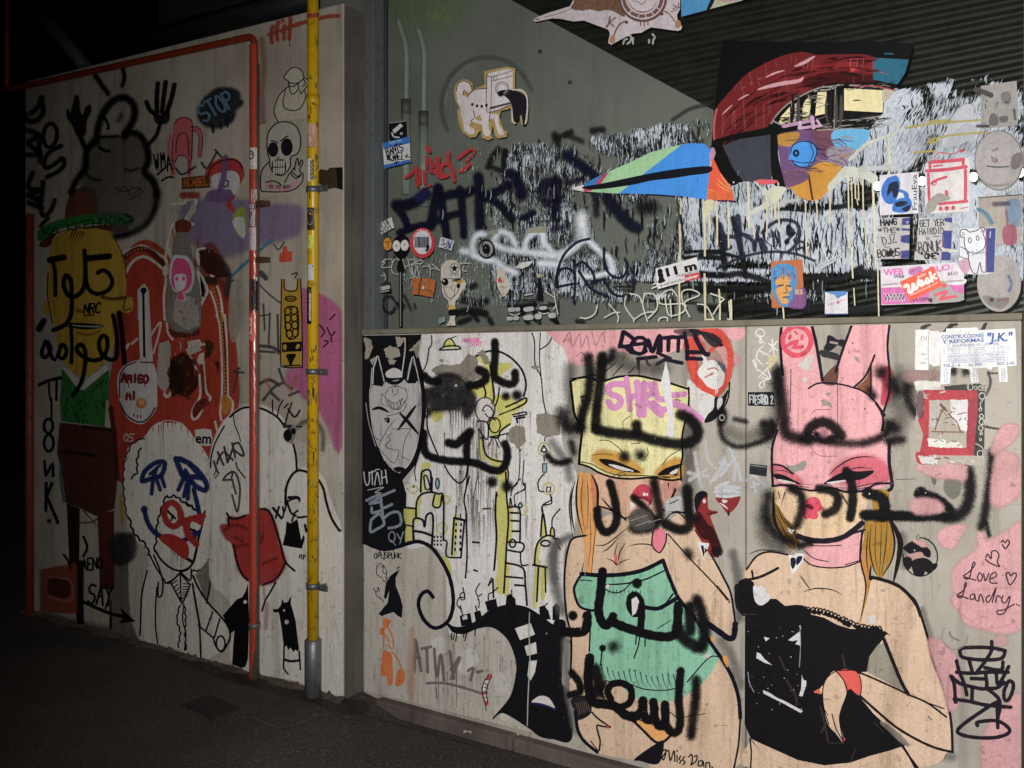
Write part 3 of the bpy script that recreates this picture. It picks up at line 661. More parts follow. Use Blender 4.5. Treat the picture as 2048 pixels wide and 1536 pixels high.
for i in range(70): x, y = random.uniform(485, 815), random.uniform(1380, 1700); g.l(f'{x},{y} {x+random.uniform(-8,8)},{y+20}', 6, '#123a16', .7)
g.f('480,1290 500,1288 635,1405 815,1268 832,1300 640,1460 600,1450', '#c8c6c0', sm=False)
tl('A3'); g.f('460,180 810,215 885,225 892,650 872,830 740,885 640,835 510,785 480,560 445,400', '#4c2418', sm=False, soft=14, wear=.1)
g.f('520,795 605,835 600,1240 A4 640,430 600,425 A3 540,1240', '#2c1814', sm=False, soft=10); g.f('758,880 868,850 872,1440 778,1440', '#52211a', sm=False, soft=10)
tl('A4'); g.f('772,0 862,0 870,160 772,160', '#47201a', sm=False, soft=10).l('850,380 850,460', 16, '#241a16', .8)
tl('A3'); g.l('500,400 720,425', 30, '#2a130e', .7, .6).l('640,210 820,230 880,250', 18, '#2a130e', .8, .5).l('850,60 880,300 900,600', 36, '#43201a', .8, .5)
g.l('470,480 465,600 490,780', 16, '#2c6888', .7); g.l('930,740 940,930', 26, '#b8981c', .7, .5); g.done()
g = Mk('L', 'face_lines', yel); tl('A2')
g.l('510,952 640,955 790,970 640,985 510,960', 16, '#1c1a14').l('530,960 650,970 780,972', 10, '#a8a498').l('590,1020 680,1035 760,1010', 18, '#8a5a18', .6, .7)
g.l('785,745 860,760 960,750', 26, '#5a3c10', .8, .6).l('590,850 620,855', 26, '#6a4812', .7, .8)
g.l('370,560 362,700 375,800 400,940', 8, '#4a3810').l('965,740 950,820 960,850 1000,830', 8, '#4a3810').l('880,290 950,450 970,600', 7, '#5a4410')
g.h('NRC', 640, 870, 770, 862, 75, 12, K, slant=.2).l('650,885 715,885', 9, K); g.done()
# --- big black sprayed figure and the sprayed letters beside it
g = L('sprayed_dark_figure', 'black sprayed figure with raised hands'); tl('A1')
g.f('700,1100 800,1060 900,1060 1060,1070 1120,1150 1120,1300 1190,1400 1215,1536 A2 1160,100 1040,220 900,280 880,200 1000,205 1002,110 750,100 745,20 A1 720,1460 640,1440 640,1300', '#5f5a50', .6, .2, 50)
B = lambda s, w, so=.6, op=.95, c=K: g.l(s, w, c, op, so)
B('740,1090 750,1000 770,920 810,840 870,775 950,750 1010,785 1035,850 1020,930 980,1000 955,1050', 58); B('960,1020 1060,1030 1120,1110 1140,1230 1110,1320 1180,1400 1205,1500', 54)
B('720,1090 665,1165 655,1290 590,1380 545,1480', 48); B('660,1150 630,1080 600,1010', 40); B('800,900 830,960 830,990', 24, .7); B('930,880 910,930', 40, .8, .6)
g.f('520,840 540,880 565,800 580,740 600,750 610,860 640,890 660,830 690,810 695,850 660,930 650,1030 600,1040 560,960 520,900', K, .95, .05, 14)
g.f('1185,860 1230,890 1290,850 1290,930 1230,950 1195,930', K, .95, .05, 14)
for s in ('1212,640 1205,740 1205,870', '1272,630 1258,740 1245,860', '1340,650 1315,760 1275,880', '1125,785 1150,840 1195,880'): B(s, 36, .4)
B('1230,950 1200,1040 1140,1110', 32); B('730,580 780,650 830,720', 40); B('945,530 955,600 938,660', 32); B('760,1050 830,1052 905,1045', 20); B('760,1130 800,1155 840,1160', 24)
B('660,1330 700,1370 770,1385', 26, .8, .7); B('960,1300 1010,1310 1060,1290', 22, .8, .7)
tl('A2'); B('1205,-60 1190,60 1130,180 1010,255 890,280', 52, .8, .85); B('960,180 1020,150 960,110', 20, .7, .6)
tl('B1'); 
tl('A1'); g.l('880,1440 960,1470 1040,1440 1090,1480 1000,1530', 9, '#33332f', .5).l('900,1490 960,1430 1010,1500 1080,1440', 8, '#33332f', .5); g.done()
g = L('spray_tag', 'column of black sprayed letters at the far left end of the left wall'); tl('A1')
for s in ('240,870 290,820 320,750', '320,750 330,860 280,925 215,930 195,880', '210,1000 300,1040 215,1100 310,1180 205,1190', '305,1050 300,1140 312,1245', '250,1330 215,1440 310,1460 230,1490', '330,1400 320,1500 290,1536', '210,1500 320,1540'): g.l(s, 42, K, .9, .6)
g.r(385, 1040, 52, 92, 32, K, .9, .5, .1).l('470,1120 390,1160 345,1220 350,1290 420,1260 480,1215 492,1270 440,1320 360,1360', 34, K, .9, .5)
tl('A2'); g.l('220,20 320,60', 46, K, .9, .6).l('300,-10 330,120 390,80 420,0', 36, K, .9, .6).l('370,140 310,200', 30, K, .9, .7); g.done()
g = L('spray_tag', 'narrow vertical black letters IBONK'); tl('A2'); g.l('300,1420 380,1385 465,1365', 26, K, .9, .5).l('375,1400 378,1470 385,1536', 13, K).l('435,1380 432,1536', 16, K)
tl('A3'); g.l('395,-10 395,140', 14, K).r(372, 200, 34, 55, 18, K).r(375, 330, 36, 65, 18, K).l('342,470 350,590 405,480 408,585', 18, K, sm=False).l('355,640 352,850', 20, K).l('400,640 358,740 445,940', 20, K, sm=False)
g.d(375, 930, 16).d(440, 940, 14); g.done()
g = L('spray_tag', 'black sprayed Arabic writing over the yellow face'); tl('A2')
for s, w in (('382,462 490,440', 46), ('405,470 422,560 425,730', 30), ('648,390 655,480 655,600 640,680 590,735 530,735 490,660 505,580 545,620 550,740 548,860 510,950 410,1000', 34), ('675,448 838,432', 46),
             ('655,580 680,680 740,720 820,700 862,640 840,570 790,540 750,560', 32), ('868,885 890,1000 900,1120 890,1210 840,1225 780,1180 760,1100 785,1045 820,1060 822,1140 780,1215 700,1230 620,1190 588,1140 625,1110 655,1170 650,1290 620,1410 560,1500', 32),
             ('915,865 935,1010 955,1250', 36), ('545,965 552,1110 548,1250', 28), ('350,1085 320,1170 345,1210 390,1150 360,1085 395,1200 420,1225', 30), ('445,1195 475,1110 510,1150 490,1215 440,1200', 30), ('300,990 335,930', 48)): g.l(s, w, K, .95, .35)
g.done()
g = L('painted_red_panel', 'rusty red painted square at the foot of the wall by the far left pipe'); tl('A4')
g.f('320,20 580,-30 600,345 320,325', '#933a22', .9, .35, 30, False).l('375,70 540,100 545,250 380,220', 14, '#b07a60', .7, .5).f('385,90 520,110 520,215 390,200', '#4c241c', .7, .2, 10)
g.l('620,-40 618,420', 46, K, .9, .5); g.done()
g = L('marker_tag', 'black letters SAY above a long arrow at the foot of the left wall')
g.l('640,260 750,310 850,350 940,370', 22, K).f('925,308 1040,410 915,425 950,375', K, sm=False)
g.h('SAY', 670, 270, 860, 285, 150, 14, K, sm=False).l('830,250 810,310', 12, K).l('850,250 850,470', 12, K, .6)
tl('A3'); g.h('AENO', 630, 1300, 790, 1300, 90, 12, K).l('640,1050 670,1130 640,1200', 16, K).l('490,1190 520,1230 540,1290', 16, K, .8)
g.f('865,1080 1000,1040 1030,1120 1000,1220 900,1250 870,1180', '#26282a', .85, .2, 40).l('600,940 700,940 760,900', 14, '#3a3630', .6, .6).l('640,850 740,960', 12, '#3a3630', .6, .6); g.done()
# --- clown head
g = L('painted_clown', 'white painted clown with blue eyes and a red mouth'); tl('A3'); CW = '#e2dcd2'
g.f('1100,300 1180,200 1280,160 1400,180 B3 0,170 60,230 130,320 200,420 228,520 255,650 265,800 262,950 258,1100 240,1200 225,1290 150,1330 90,1310 A3 1500,1250 1400,1310 1330,1300 1240,1230 1150,1260 1140,1190 1110,1120 1060,1090 1040,1030 990,920 965,800 955,600 960,480 1000,350', CW, 1, .08, 6)
tl('A4'); g.f('1135,0 1085,300 1078,525 1210,580 1420,630 B4 20,640 180,700 300,640 385,560 385,450 300,360 200,240 110,60 A4 1480,-60 1300,-60', CW, .9, .12, 6); g.done()
clo = [o for o in LW.children if o.name.startswith('painted_clown')][0]
def scallop(g, s, w, n, amp, col=K):
    p = spline(P(s), False, 10); L_ = [0]
    for a, b in zip(p, p[1:]): L_.append(L_[-1]+math.hypot(b[0]-a[0], b[1]-a[1]))
    N = norms(p, False); q = []
    for i in range(n*6+1):
        d = L_[-1]*i/(n*6); j = max(0, min(len(p)-2, next((k for k in range(len(L_)-1) if L_[k+1] >= d), len(p)-2)))
        t = (d-L_[j])/max(1e-6, L_[j+1]-L_[j]); o = amp/S()*abs(math.sin(math.pi*n*i/(n*6)))
        q.append((p[j][0]+(p[j+1][0]-p[j][0])*t+N[j][0]*o, p[j][1]+(p[j+1][1]-p[j][1])*t+N[j][1]*o))
    g.l(q, w, col, sm=False)
g = Mk('L', 'line_work', clo); tl('A3'); CL = '#17151a'
scallop(g, '1110,300 1020,345 965,480 955,640 970,820 990,905', 9, 9, 12, CL); scallop(g, '985,905 1010,1000 1050,1060 1110,1115 1140,1190', 13, 5, -14, CL); scallop(g, '1085,370 1060,470 1060,560 1010,605', 11, 4, 14, CL)
scallop(g, '1280,740 1350,730 1420,780 1500,830 1560,880', 12, 6, 16, CL); scallop(g, '1285,735 1245,850 1215,960 1210,1070 1190,1165', 12, 6, 14, CL)
g.l('1195,1160 1240,1230 1320,1295 1400,1310 1470,1270 1505,1180 1530,1000', 13, CL).l('1240,1070 1330,1140 1480,1245', 17, CL)
g.l('1150,1190 1200,1290 1240,1350 1270,1400', 11, CL).l('1180,1190 1225,1300 1250,1400 1245,1490 1215,1510 1215,1400', 11, CL).l('1280,1405 1330,1380 1380,1330 1400,1335 1460,1385 1470,1300', 11, CL)
g.l('1285,850 1345,910', 14, CL).l('1330,885 1315,925', 12, CL).l('1265,1405 1300,1410', 10, CL)
tl('B3'); g.l('75,990 145,1020', 16, CL).l('110,1000 120,1060', 16, CL).l('190,855 170,960 140,1080 100,1240 60,1300 0,1320', 12, CL).l('0,1190 100,1250', 15, CL)
scallop(g, '240,530 258,700 262,900 262,1050 240,1230', 13, 10, -16, CL); scallop(g, '240,1220 170,1310 90,1320', 11, 5, 14, CL); scallop(g, '0,765 80,800 170,880', 12, 4, 12, CL)
g.f('130,1340 240,1230 235,1440 200,1536 150,1400', '#8d8579', .7)
tl('A4'); g.l('1310,110 1400,280 1460,130 1385,40 1310,110', 11, CL, sm=False).l('1385,50 1390,240', 9, CL)
for i in range(6): g.l(f'{1325+i*14},{120+i*28} {1360+i*8},{95+i*28}', 7, CL).l(f'{1400+i*2},{230-i*22} {1440+i*5},{215-i*18}', 7, CL)
g.l('1205,150 1195,300 1195,450 1210,580', 10, CL).l('1130,20 1090,200 1080,400 1075,520', 11, CL); scallop(g, '1385,290 1365,400 1390,490 1372,610', 10, 6, 10, CL); scallop(g, '1412,290 1420,400 1415,500 1425,630', 10, 6, -10, CL)
g.l('1480,130 1510,300 1536,440', 11, CL)
tl('B4'); g.l('95,120 130,330 150,450 160,690', 12, CL).l('100,60 140,150 210,260 310,370 370,450 385,530 350,610', 13, CL).l('140,440 200,490 260,540', 11, CL).l('250,340 225,410 200,480', 11, CL).l('305,390 285,460 265,530', 11, CL)
g.r(312, 580, 34, 58, 12, CL).l('255,530 275,600 320,645 350,610', 11, CL).l('240,0 230,130 205,270', 11, CL).l('30,280 20,400 45,500 35,630', 9, CL); g.done()
g = Mk('L', 'blue_eyes', clo); tl('A3'); BL = '#1b2a66'
for s, w in (('1090,620 1110,550 1190,485 1255,475 1265,510 1235,580 1160,605 1095,625', 36), ('1150,570 1230,500', 22), ('1180,560 1165,720', 30), ('1205,520 1185,590', 26), ('1200,600 1230,690', 28), ('1240,590 1265,665', 28), ('1350,450 1380,530 1420,600 1480,590 1560,600', 40),
             ('1350,450 1440,480 1500,540 1560,600', 38), ('1410,600 1370,690', 32), ('1450,640 1442,760', 32), ('1490,680 1520,850', 30)): g.l(s, w, BL, .95, .35)
tl('B3')
for s, w in (('0,450 90,500 160,570 205,650 190,695 110,650 40,560', 38), ('60,620 30,740', 32), ('105,690 135,800 150,880', 32), ('40,540 90,620', 30)): g.l(s, w, BL, .95, .35)
tl('A3'); g.l('1108,838 1130,930 1180,1010 1260,1060 1350,1088 1430,1070 1490,1025', 36, BL, .95, .3).d(1108, 838, 26, BL, .4); tl('B3'); g.l('0,1095 80,1055 145,1020', 32, BL, .95, .3); g.done()
g = Mk('L', 'red_mouth', clo); tl('A3'); RR = '#b01c10'
g.f('1230,1060 1310,1035 1430,1100 1442,1195 1410,1212 1330,1150', RR, soft=8)
g.r(1325, 880, 62, 92, 46, RR, .95, .35, -.2).l('1390,940 1440,920 1500,905 1560,890', 44, RR, .95, .35).l('1440,930 1440,1000 1470,1060 1510,1110', 44, RR, .95, .35)
tl('B3'); g.l('0,880 40,960 60,1040 125,1105', 42, RR, .95, .35).l('40,960 90,910 160,940', 40, RR, .95, .35)
tl('A3')
for x, y, b in ((1335, 1150, 90), (1362, 1170, 110), (1390, 1195, 110), (1320, 1140, 60), (1410, 1200, 60), (1348, 1160, 60)): g.l(f'{x},{y} {x},{y+b}', 6, '#8c2418', taper=2)
for x, y, b in ((1220, 190, 110), (1255, 175, 260), (1325, 170, 90), (1175, 210, 40), (1290, 170, 50), (1240, 190, 60), (1350, 170, 40), (1440, 210, 40)): g.l(f'{x},{y} {x-3},{y+b*.5} {x},{y+b}', 7, '#9a3a1c', .85, taper=2)
tl('B3')
for x, y, b in ((10, 190, 60), (60, 230, 60), (100, 270, 90), (225, 480, 260), (240, 560, 200)): g.l(f'{x},{y} {x+3},{y+b}', 6, '#9a3a1c', .8, taper=2)
g.done()
# --- pale profile with red lips
g = L('painted_profile_face', 'large white painted profile with red lips behind the pipes'); tl('W')
g.f('424,930 438,870 468,830 508,815 552,830 575,870 590,925 596,942 608,940 640,955 660,1010 680,1064 687,1090 687,1388 600,1358 470,1325 478,1240 455,1190 425,1150 430,1000', '#ded9d0', .95, .1, 8); g.done()
pro = [o for o in LW.children if o.name.startswith('painted_profile')][0]
g = Mk('L', 'red_lips', pro); tl('B3')
g.f('318,970 370,960 375,905 440,910 510,890 600,868 650,838 690,880 730,960 760,1080 805,1250 760,1350 700,1400 620,1415 560,1400 480,1345 440,1250 410,1110 350,1050', '#ad1a0e', .97, .1, 22)
for s in ('340,1000 420,960 520,990', '420,1130 520,1110', '620,1090 640,1030', '640,1255 740,1215', '420,1050 480,1090'): g.l(s, 24, '#7c1812', .6, .8)
g.l('640,1420 650,1536', 18, '#c08070', .5, .8); tl('B4'); g.l('665,280 660,460', 36, '#cc8a7c', .5, .9); g.done()
g = Mk('L', 'line_work', pro); tl('B3')
for s, w in (('385,130 430,90 500,58 610,62 700,100 760,145 800,200', 14), ('870,340 890,430 897,540', 14), ('810,800 815,680 850,590 900,545 960,548 1050,600 1100,680 1125,790 1165,910 1225,1005', 16), ('830,790 850,860 900,900 968,895', 14), ('835,750 910,752 905,800', 20),
             ('410,115 420,190 450,260 465,320', 7), ('340,200 270,330 240,440 235,520', 10), ('360,870 385,905 440,910 500,888', 14), ('370,905 375,960', 12), ('615,838 660,842 700,880 740,1000 770,1100 805,1235 880,1312', 14), ('805,1255 740,1370 640,1418', 12), ('410,1110 440,1250 480,1340 520,1382', 13), ('430,480 440,520 500,600', 9),
             ('750,120 760,60 790,0', 9), ('710,0 712,90', 9), ('810,180 830,100 860,20', 10), ('830,70 880,130 920,80', 12), ('800,60 830,30', 10)): g.l(s, w, CL)
g.l('900,210 960,165 1040,170 1090,230 1100,300 1095,380', 34, '#5b564e', .7, .9)
tl('B4'); g.l('735,110 690,190 655,250 630,330', 12, CL); g.done()
g = Mk('L', 'black_hair', pro); tl('B4')
g.f('520,120 505,180 480,225 440,240 330,365 370,450 382,505 420,480 410,600 402,742 470,765 500,760 520,700 530,400', '#0d0c0e', sm=False)
g.d(500, 260, 14, CW, .3); g.done()
g = L('painted_goat_tower', 'small black and white goat-like shape painted by the big nose'); tl('B3')
g.f('820,930 850,950 900,915 930,1080 948,1035 958,1060 935,1140 850,1125 790,1115 812,1020', '#0e0d10', sm=False).f('830,790 900,770 915,800 905,880 870,930 840,940 820,880', '#cfc8bc')
for s, w in (('790,820 800,860 830,780 900,752', 12), ('820,770 850,860 890,890', 14), ('715,830 780,910', 16), ('760,820 735,905', 14), ('790,900 800,840', 12), ('860,930 880,870 905,850', 12), ('960,960 970,1010', 16)): g.l(s, w, CL)
g.h('PUP', 915, 1220, 965, 1222, 32, 6, CL); g.done()
g = L('painted_cat_leg', 'black painted cat-eared leg between the pipes at the wall foot'); tl('B4')
g.f('760,340 720,338 712,318 755,315 780,280 785,235 800,270 830,262 855,208 848,270 885,400 912,620 905,640 885,625 870,645 850,610 830,630 820,595 800,610 780,450', '#0e0d10', sm=False)
g.l('800,600 795,770 830,815', 11, CL, sm=False).l('915,640 925,780', 11, CL).l('800,702 850,716 915,710', 16, CL).d(820, 415, 16, CW, .3).d(800, 325, 8, CW, .3); g.done()
g = L('marker_tag', 'grey marker scrawl nebo with an arrow below it'); tl('B3')
for s in ('260,470 275,520 290,555', '290,400 335,500', '285,490 300,440 330,400', '340,360 365,480', '345,400 405,460', '370,470 410,360', '400,330 425,440', '405,345 450,330 485,400 480,430 415,385'): g.l(s, 14, '#3c3a3a', .85)
for s in ('330,615 355,580 405,548 395,600', '330,615 400,612', '395,560 425,560 455,640 460,720 440,860 400,730', '400,610 430,720'): g.l(s, 13, '#4c4a48', .85)
g.l('270,600 300,560', 10, '#4c4a48', .6).l('262,580 280,520', 10, '#4c4a48', .6); g.done()
g = L('painted_tag', 'dark blue cloud reading STOP on the left wall'); tl('B1')
g.f('150,880 170,800 220,740 290,690 380,688 440,712 448,765 470,790 420,840 400,910 350,950 260,972 180,940', '#13202c', .9, .1, 34)
g.h('STOP', 185, 940, 430, 800, 130, 16, '#587e92', jit=.4).l('250,960 255,1010', 26, '#13202c', .8, .5).l('310,940 315,985', 20, '#13202c', .8, .5).l('360,920 365,970', 20, '#13202c', .8, .5); g.done()
g = L('painted_creature', 'pink painted long-armed creature with striped legs'); tl('A1'); PP = '#c85a60'
g.f('1340,950 1365,915 1410,902 1450,912 1478,960 1470,1240 1440,1225 1420,1198 1370,1198 1345,1240 1322,1240 1325,1060', PP).l('1480,985 1530,995', 26, PP)
tl('B1'); g.l('85,995 130,985 158,1030 160,1110 152,1195', 24, PP); tl('A1'); g.l('1308,1040 1295,1120 1300,1200', 18, PP)
g.f('1320,1220 1345,1220 1335,1368 1312,1366', PP, sm=False).f('1440,1220 1470,1220 1462,1362 1440,1352', PP, sm=False)
for s in ('1340,950 1365,915 1410,902 1450,912 1478,960 1472,1230', '1325,1060 1318,1230', '1350,1170 1360,1060 1400,1022 1440,1050 1450,1200', '1345,1245 1370,1198 1420,1198 1442,1225'): g.l(s, 6, '#2a1416')
for i in range(7): g.l(f'{1316},{1235+i*16} {1342},{1232+i*16}', 5, '#2a1416').l(f'{1442},{1235+i*16} {1466},{1232+i*16}', 5, '#2a1416')
tl('B1'); g.l('85,980 130,970 168,1020 172,1110 160,1205 140,1180 145,1060 120,1010 90,1010', 5, '#2a1416'); g.done()
g = L('marker_tag', 'small black scribble left of the pink creature'); tl('A1'); g.h('WMA', 1190, 1310, 1320, 1300, 130, 10, K, jit=.9).l('1210,1340 1280,1280', 14, '#2a2438').l('1240,1390 1290,1360 1330,1365', 12, K).l('1350,1290 1400,1340 1500,1280', 16, '#2c2844', .8, .5); g.done()
g = L('painted_eye_creature', 'red painted hood around one large white eye'); tl('B1')
g.f('210,1370 240,1270 320,1225 420,1225 470,1270 487,1340 460,1400 400,1480 380,1540 B2 420,90 360,30 B1 420,1500', '#b22c26', .95, .15, 10)
g.f('238,1370 300,1330 400,1313 450,1350 452,1430 410,1490 340,1470 285,1465', '#c9c6cc').l('345,1380 370,1395 360,1430 330,1430 340,1385', 9, K).l('350,1210 330,1380 300,1480 290,1536', 44, '#76588a', .85, .5)
g.f('220,1480 300,1460 390,1470 370,1536 210,1536', '#77598c', .9, .2, 14).l('210,1390 240,1290 330,1232 430,1232 480,1290', 8, '#2a1012').l('270,1150 320,1210', 14, K, .8, .4).l('165,1250 210,1290 280,1170', 16, '#33303a', .8, .4)
g.l('20,1500 130,1500', 50, '#9c2a24', .8, .5); g.done()
g = L('painted_tag', 'brown bar with orange letters MCABEL beside the white eye'); g.f('15,1370 220,1350 230,1435 15,1448', '#5e3212', .95, .2, 8, False).h('MCABEL', 30, 1432, 220, 1418, 60, 8, '#b0601c'); g.done()
g = L('spray_tag', 'red sprayed word Hit at the top of the left wall')
for s, w in (('712,205 700,260 706,325', 30), ('755,170 742,230 748,305', 30), ('680,265 770,235', 24), ('800,200 798,300', 30), ('848,140 845,220 838,300', 30), ('780,240 860,200 1000,160 1130,128 1215,122', 30)): g.l(s, w, '#a83a20', .9, .5, wear=.35)
g.d(790, 160, 16, '#a83a20').l('838,300 845,360', 6, '#8c3018'); g.done()
g = L('painted_tag', 'small orange-red painted house'); tl('B2'); g.f('762,476 764,420 790,395 795,355 820,355 826,392 862,396 858,472', '#c8412a', sm=False); g.done()
g = L('marker_scribble', 'grey and black scribbles between the two pipes'); GS = '#46423e'
for s, w in (('600,640 680,720 770,790', 12), ('640,800 650,1000', 14), ('690,870 680,1110', 14), ('610,890 690,880', 12), ('750,880 755,1180', 18), ('600,1120 700,1130 760,1160', 26), ('600,1160 730,1170', 18), ('620,560 660,600', 40), ('720,340 760,380 800,320', 10),
             ('860,570 900,560 880,600', 12), ('600,1420 680,1380 760,1420', 24), ('640,1536 720,1440 800,1400', 22), ('760,1300 800,1400 860,1450', 20), ('700,1480 760,1536', 22), ('840,1500 910,1470', 20), ('350,520 380,580 350,720', 24), ('400,620 470,640 440,720 400,900', 18), ('420,700 460,800 410,1000', 12), ('460,1290 410,1320 490,1325', 16), ('440,1340 410,1480', 14)):
    g.l(s, w, GS, .75, .4, wear=.45)
for s in ('650,1380 690,1440', '800,1390 860,1480', '900,1350 870,1420', '620,1200 560,1290'): g.l(s, 24, '#b86a58', .5, .7)
g.f('400,650 480,640 470,900 440,1040 400,1080 380,900', '#b4ac9c', .7, .45, 8); g.done()
g = L('torn_tape', 'torn dark brown tape remnant right of the upper pipe clamp'); tl('B1'); g.f('1058,1330 1080,1300 1130,1310 1150,1290 1245,1284 1248,1458 1190,1440 1130,1452 1060,1400', '#3c3222', sm=False, wear=.2).f('1200,1290 1248,1285 1248,1455 1215,1440', '#15120e', sm=False)
g.done()
# --- paper on the left wall
def paper(sf, P_, col, name, label, cat='sticker', group=None, wear=.02, sm=False):
    return Mk(sf, name, None, label, M_print, cat, group).f(P_, col, 1.0, wear, 0, sm).done()
def ink(sf, name, par, label=None): return Mk(sf, name, par, label, M_print)
o = paper('L', 'B1 810,612 800,590 815,565 850,528 890,518 930,538 950,580 985,625 985,760 975,905 760,940 735,900 722,850 740,780 780,710 838,660', '#b9b29f', 'pasted_drawing', 'pasted pale drawing of a seated bear above the skull poster', 'poster', wear=.1)
g = ink('L', 'line_work', o); tl('B1')
for s in ('810,612 800,590 815,565 850,528 890,518 930,538 950,580 945,610 900,638 850,636 815,612', '838,660 780,710 740,780 722,850 735,900 755,935', '790,770 800,825 870,850 930,825 965,745 958,700', '948,590 985,625 975,660 930,720 922,690', '838,640 845,700 870,722 905,690 912,650', '795,800 790,780 810,690', '950,610 965,640 940,665', '830,620 840,660 880,660 925,625'): g.l(s, 7, '#2c2622')
g.done()
o = paper('L', 'B1 598,962 750,938 968,905 976,1380 962,1482 640,1508 600,1498', '#aba493', 'pasted_poster', 'skeleton poster with empty black eyes between the pipes', 'poster', wear=.12)
g = ink('L', 'skeleton_drawing', o)
g.f('690,1230 670,1150 675,1030 730,955 800,935 880,960 920,1030 925,1120 900,1180 850,1210 845,1280 790,1345 720,1330 690,1270', '#b9b3a6')
for s in ('690,1230 670,1150 675,1030 730,955 800,935 880,960 920,1030 925,1120 900,1180 850,1210 845,1280 790,1345 720,1330 690,1270 690,1230', '690,1240 640,1290 620,1350 622,1455 660,1472 850,1465 935,1400 945,1330', '880,1310 890,1240 905,1215 912,1270 930,1230 942,1250 920,1300 930,1340 890,1370 850,1330 875,1290', '860,1320 900,1355 920,1345', '805,1400 840,1330', '700,1080 730,1085 750,1100', '770,1085 800,1060 830,1045', '660,1400 720,1390 780,1420'): g.l(s, 8, '#221e1c')
g.e(715, 1148, 38, 55, '#1d1820').e(820, 1130, 44, 66, '#1d1820').f('715,1235 800,1230 812,1300 790,1335 730,1335 708,1300', '#17141a').d(748, 1212, 5, K).d(762, 1210, 5, K)
for i in range(5): g.l(f'{722+i*19},{1238} {722+i*18},{1330}', 11, '#c8c2b4', soft=.1)
g.l('712,1285 805,1282', 6, '#17141a'); g.done()
g = ink('L', 'ribbon', o); g.f('660,1412 700,1408 740,1432 790,1438 850,1418 900,1378 908,1400 860,1448 780,1468 700,1452 655,1462', '#b98a94').h('TO YO BOY', 680, 1446, 850, 1446, 24, 5, '#2a1a20'); g.done()
o = paper('L', 'B2 778,610 800,608 810,690 890,690 905,603 928,606 936,900 940,1250 922,1285 800,1285 772,1235 774,900', '#b28c1e', 'cutout_poster', 'yellow totem-like cutout poster between the pipes', 'poster', wear=.12)
g = ink('L', 'line_work', o); tl('B2')
g.l('780,608 775,900 773,1235 800,1283 922,1283 940,1250 936,900 926,604', 8, '#1c160a').l('800,610 808,690 892,692 905,605', 8, '#1c160a').r(850, 758, 42, 20, 8, '#1c160a')
for cx, cy in ((828, 855), (876, 850), (828, 910), (878, 905), (830, 970), (882, 960), (840, 1030), (885, 1020)): g.r(cx, cy, 24, 30, 9, '#1c160a')
g.l('806,840 810,960 830,1060 880,1062 908,1010 905,850 880,820 830,820 806,840', 9, '#1c160a').f('782,1095 935,1088 932,1160 784,1166', '#17120a', sm=False).e(805, 1130, 12, 20, '#b28c1e').e(905, 1125, 12, 20, '#b28c1e', rot=.5)
g.f('818,1190 888,1184 870,1230 850,1275 832,1232', '#17120a').l('800,1275 920,1268', 9, '#1c160a').h('STERW', 812, 768, 890, 766, 16, 4, '#1c160a'); g.done()
o = paper('L', 'B3 112,232 185,222 235,228 248,290 238,348 205,352 150,345 125,290', '#d3cfc8', 'sticker', 'torn white sticker with black letters em beside the red lips', wear=.08)
g = ink('L', 'lettering', o); tl('B3'); g.t('em', 118, 330, 240, 335, 78, '#101014', bold=.03); g.done()
o = paper('L', 'B2 -48,430 0,425 60,440 105,520 108,610 80,700 40,720 50,770 0,770 -30,760 -10,715 -50,690 -80,600 -75,500', '#c9c2c4', 'sticker', 'oval cutout sticker of a pink-haired white face', sm=True, wear=.06)
g = ink('L', 'face_print', o); tl('B2')
g.f('-40,460 10,450 60,480 88,560 85,640 50,690 20,710 30,760 -20,760 -10,710 -60,650 -60,540', '#d03a78').f('-40,580 40,575 45,650 20,690 -20,695 -38,650', '#d8ccd0').e(-25, 605, 11, 14, '#d03a78').e(28, 602, 11, 14, '#d03a78'); g.done()
o = paper('L', 'B3 795,250 850,190 900,195 940,200 890,240 880,280 865,340 815,322 795,290', '#8b867e', 'torn_sticker', 'torn black and grey sticker scraps above the big nose', wear=.3)
g = ink('L', 'print', o); tl('B3'); g.e(828, 272, 30, 44, '#141216').e(872, 240, 16, 24, '#141216').l('800,205 850,200', 18, '#2a282a').l('895,205 935,205', 10, '#141216').l('800,180 850,230', 14, '#3a3836'); g.done()

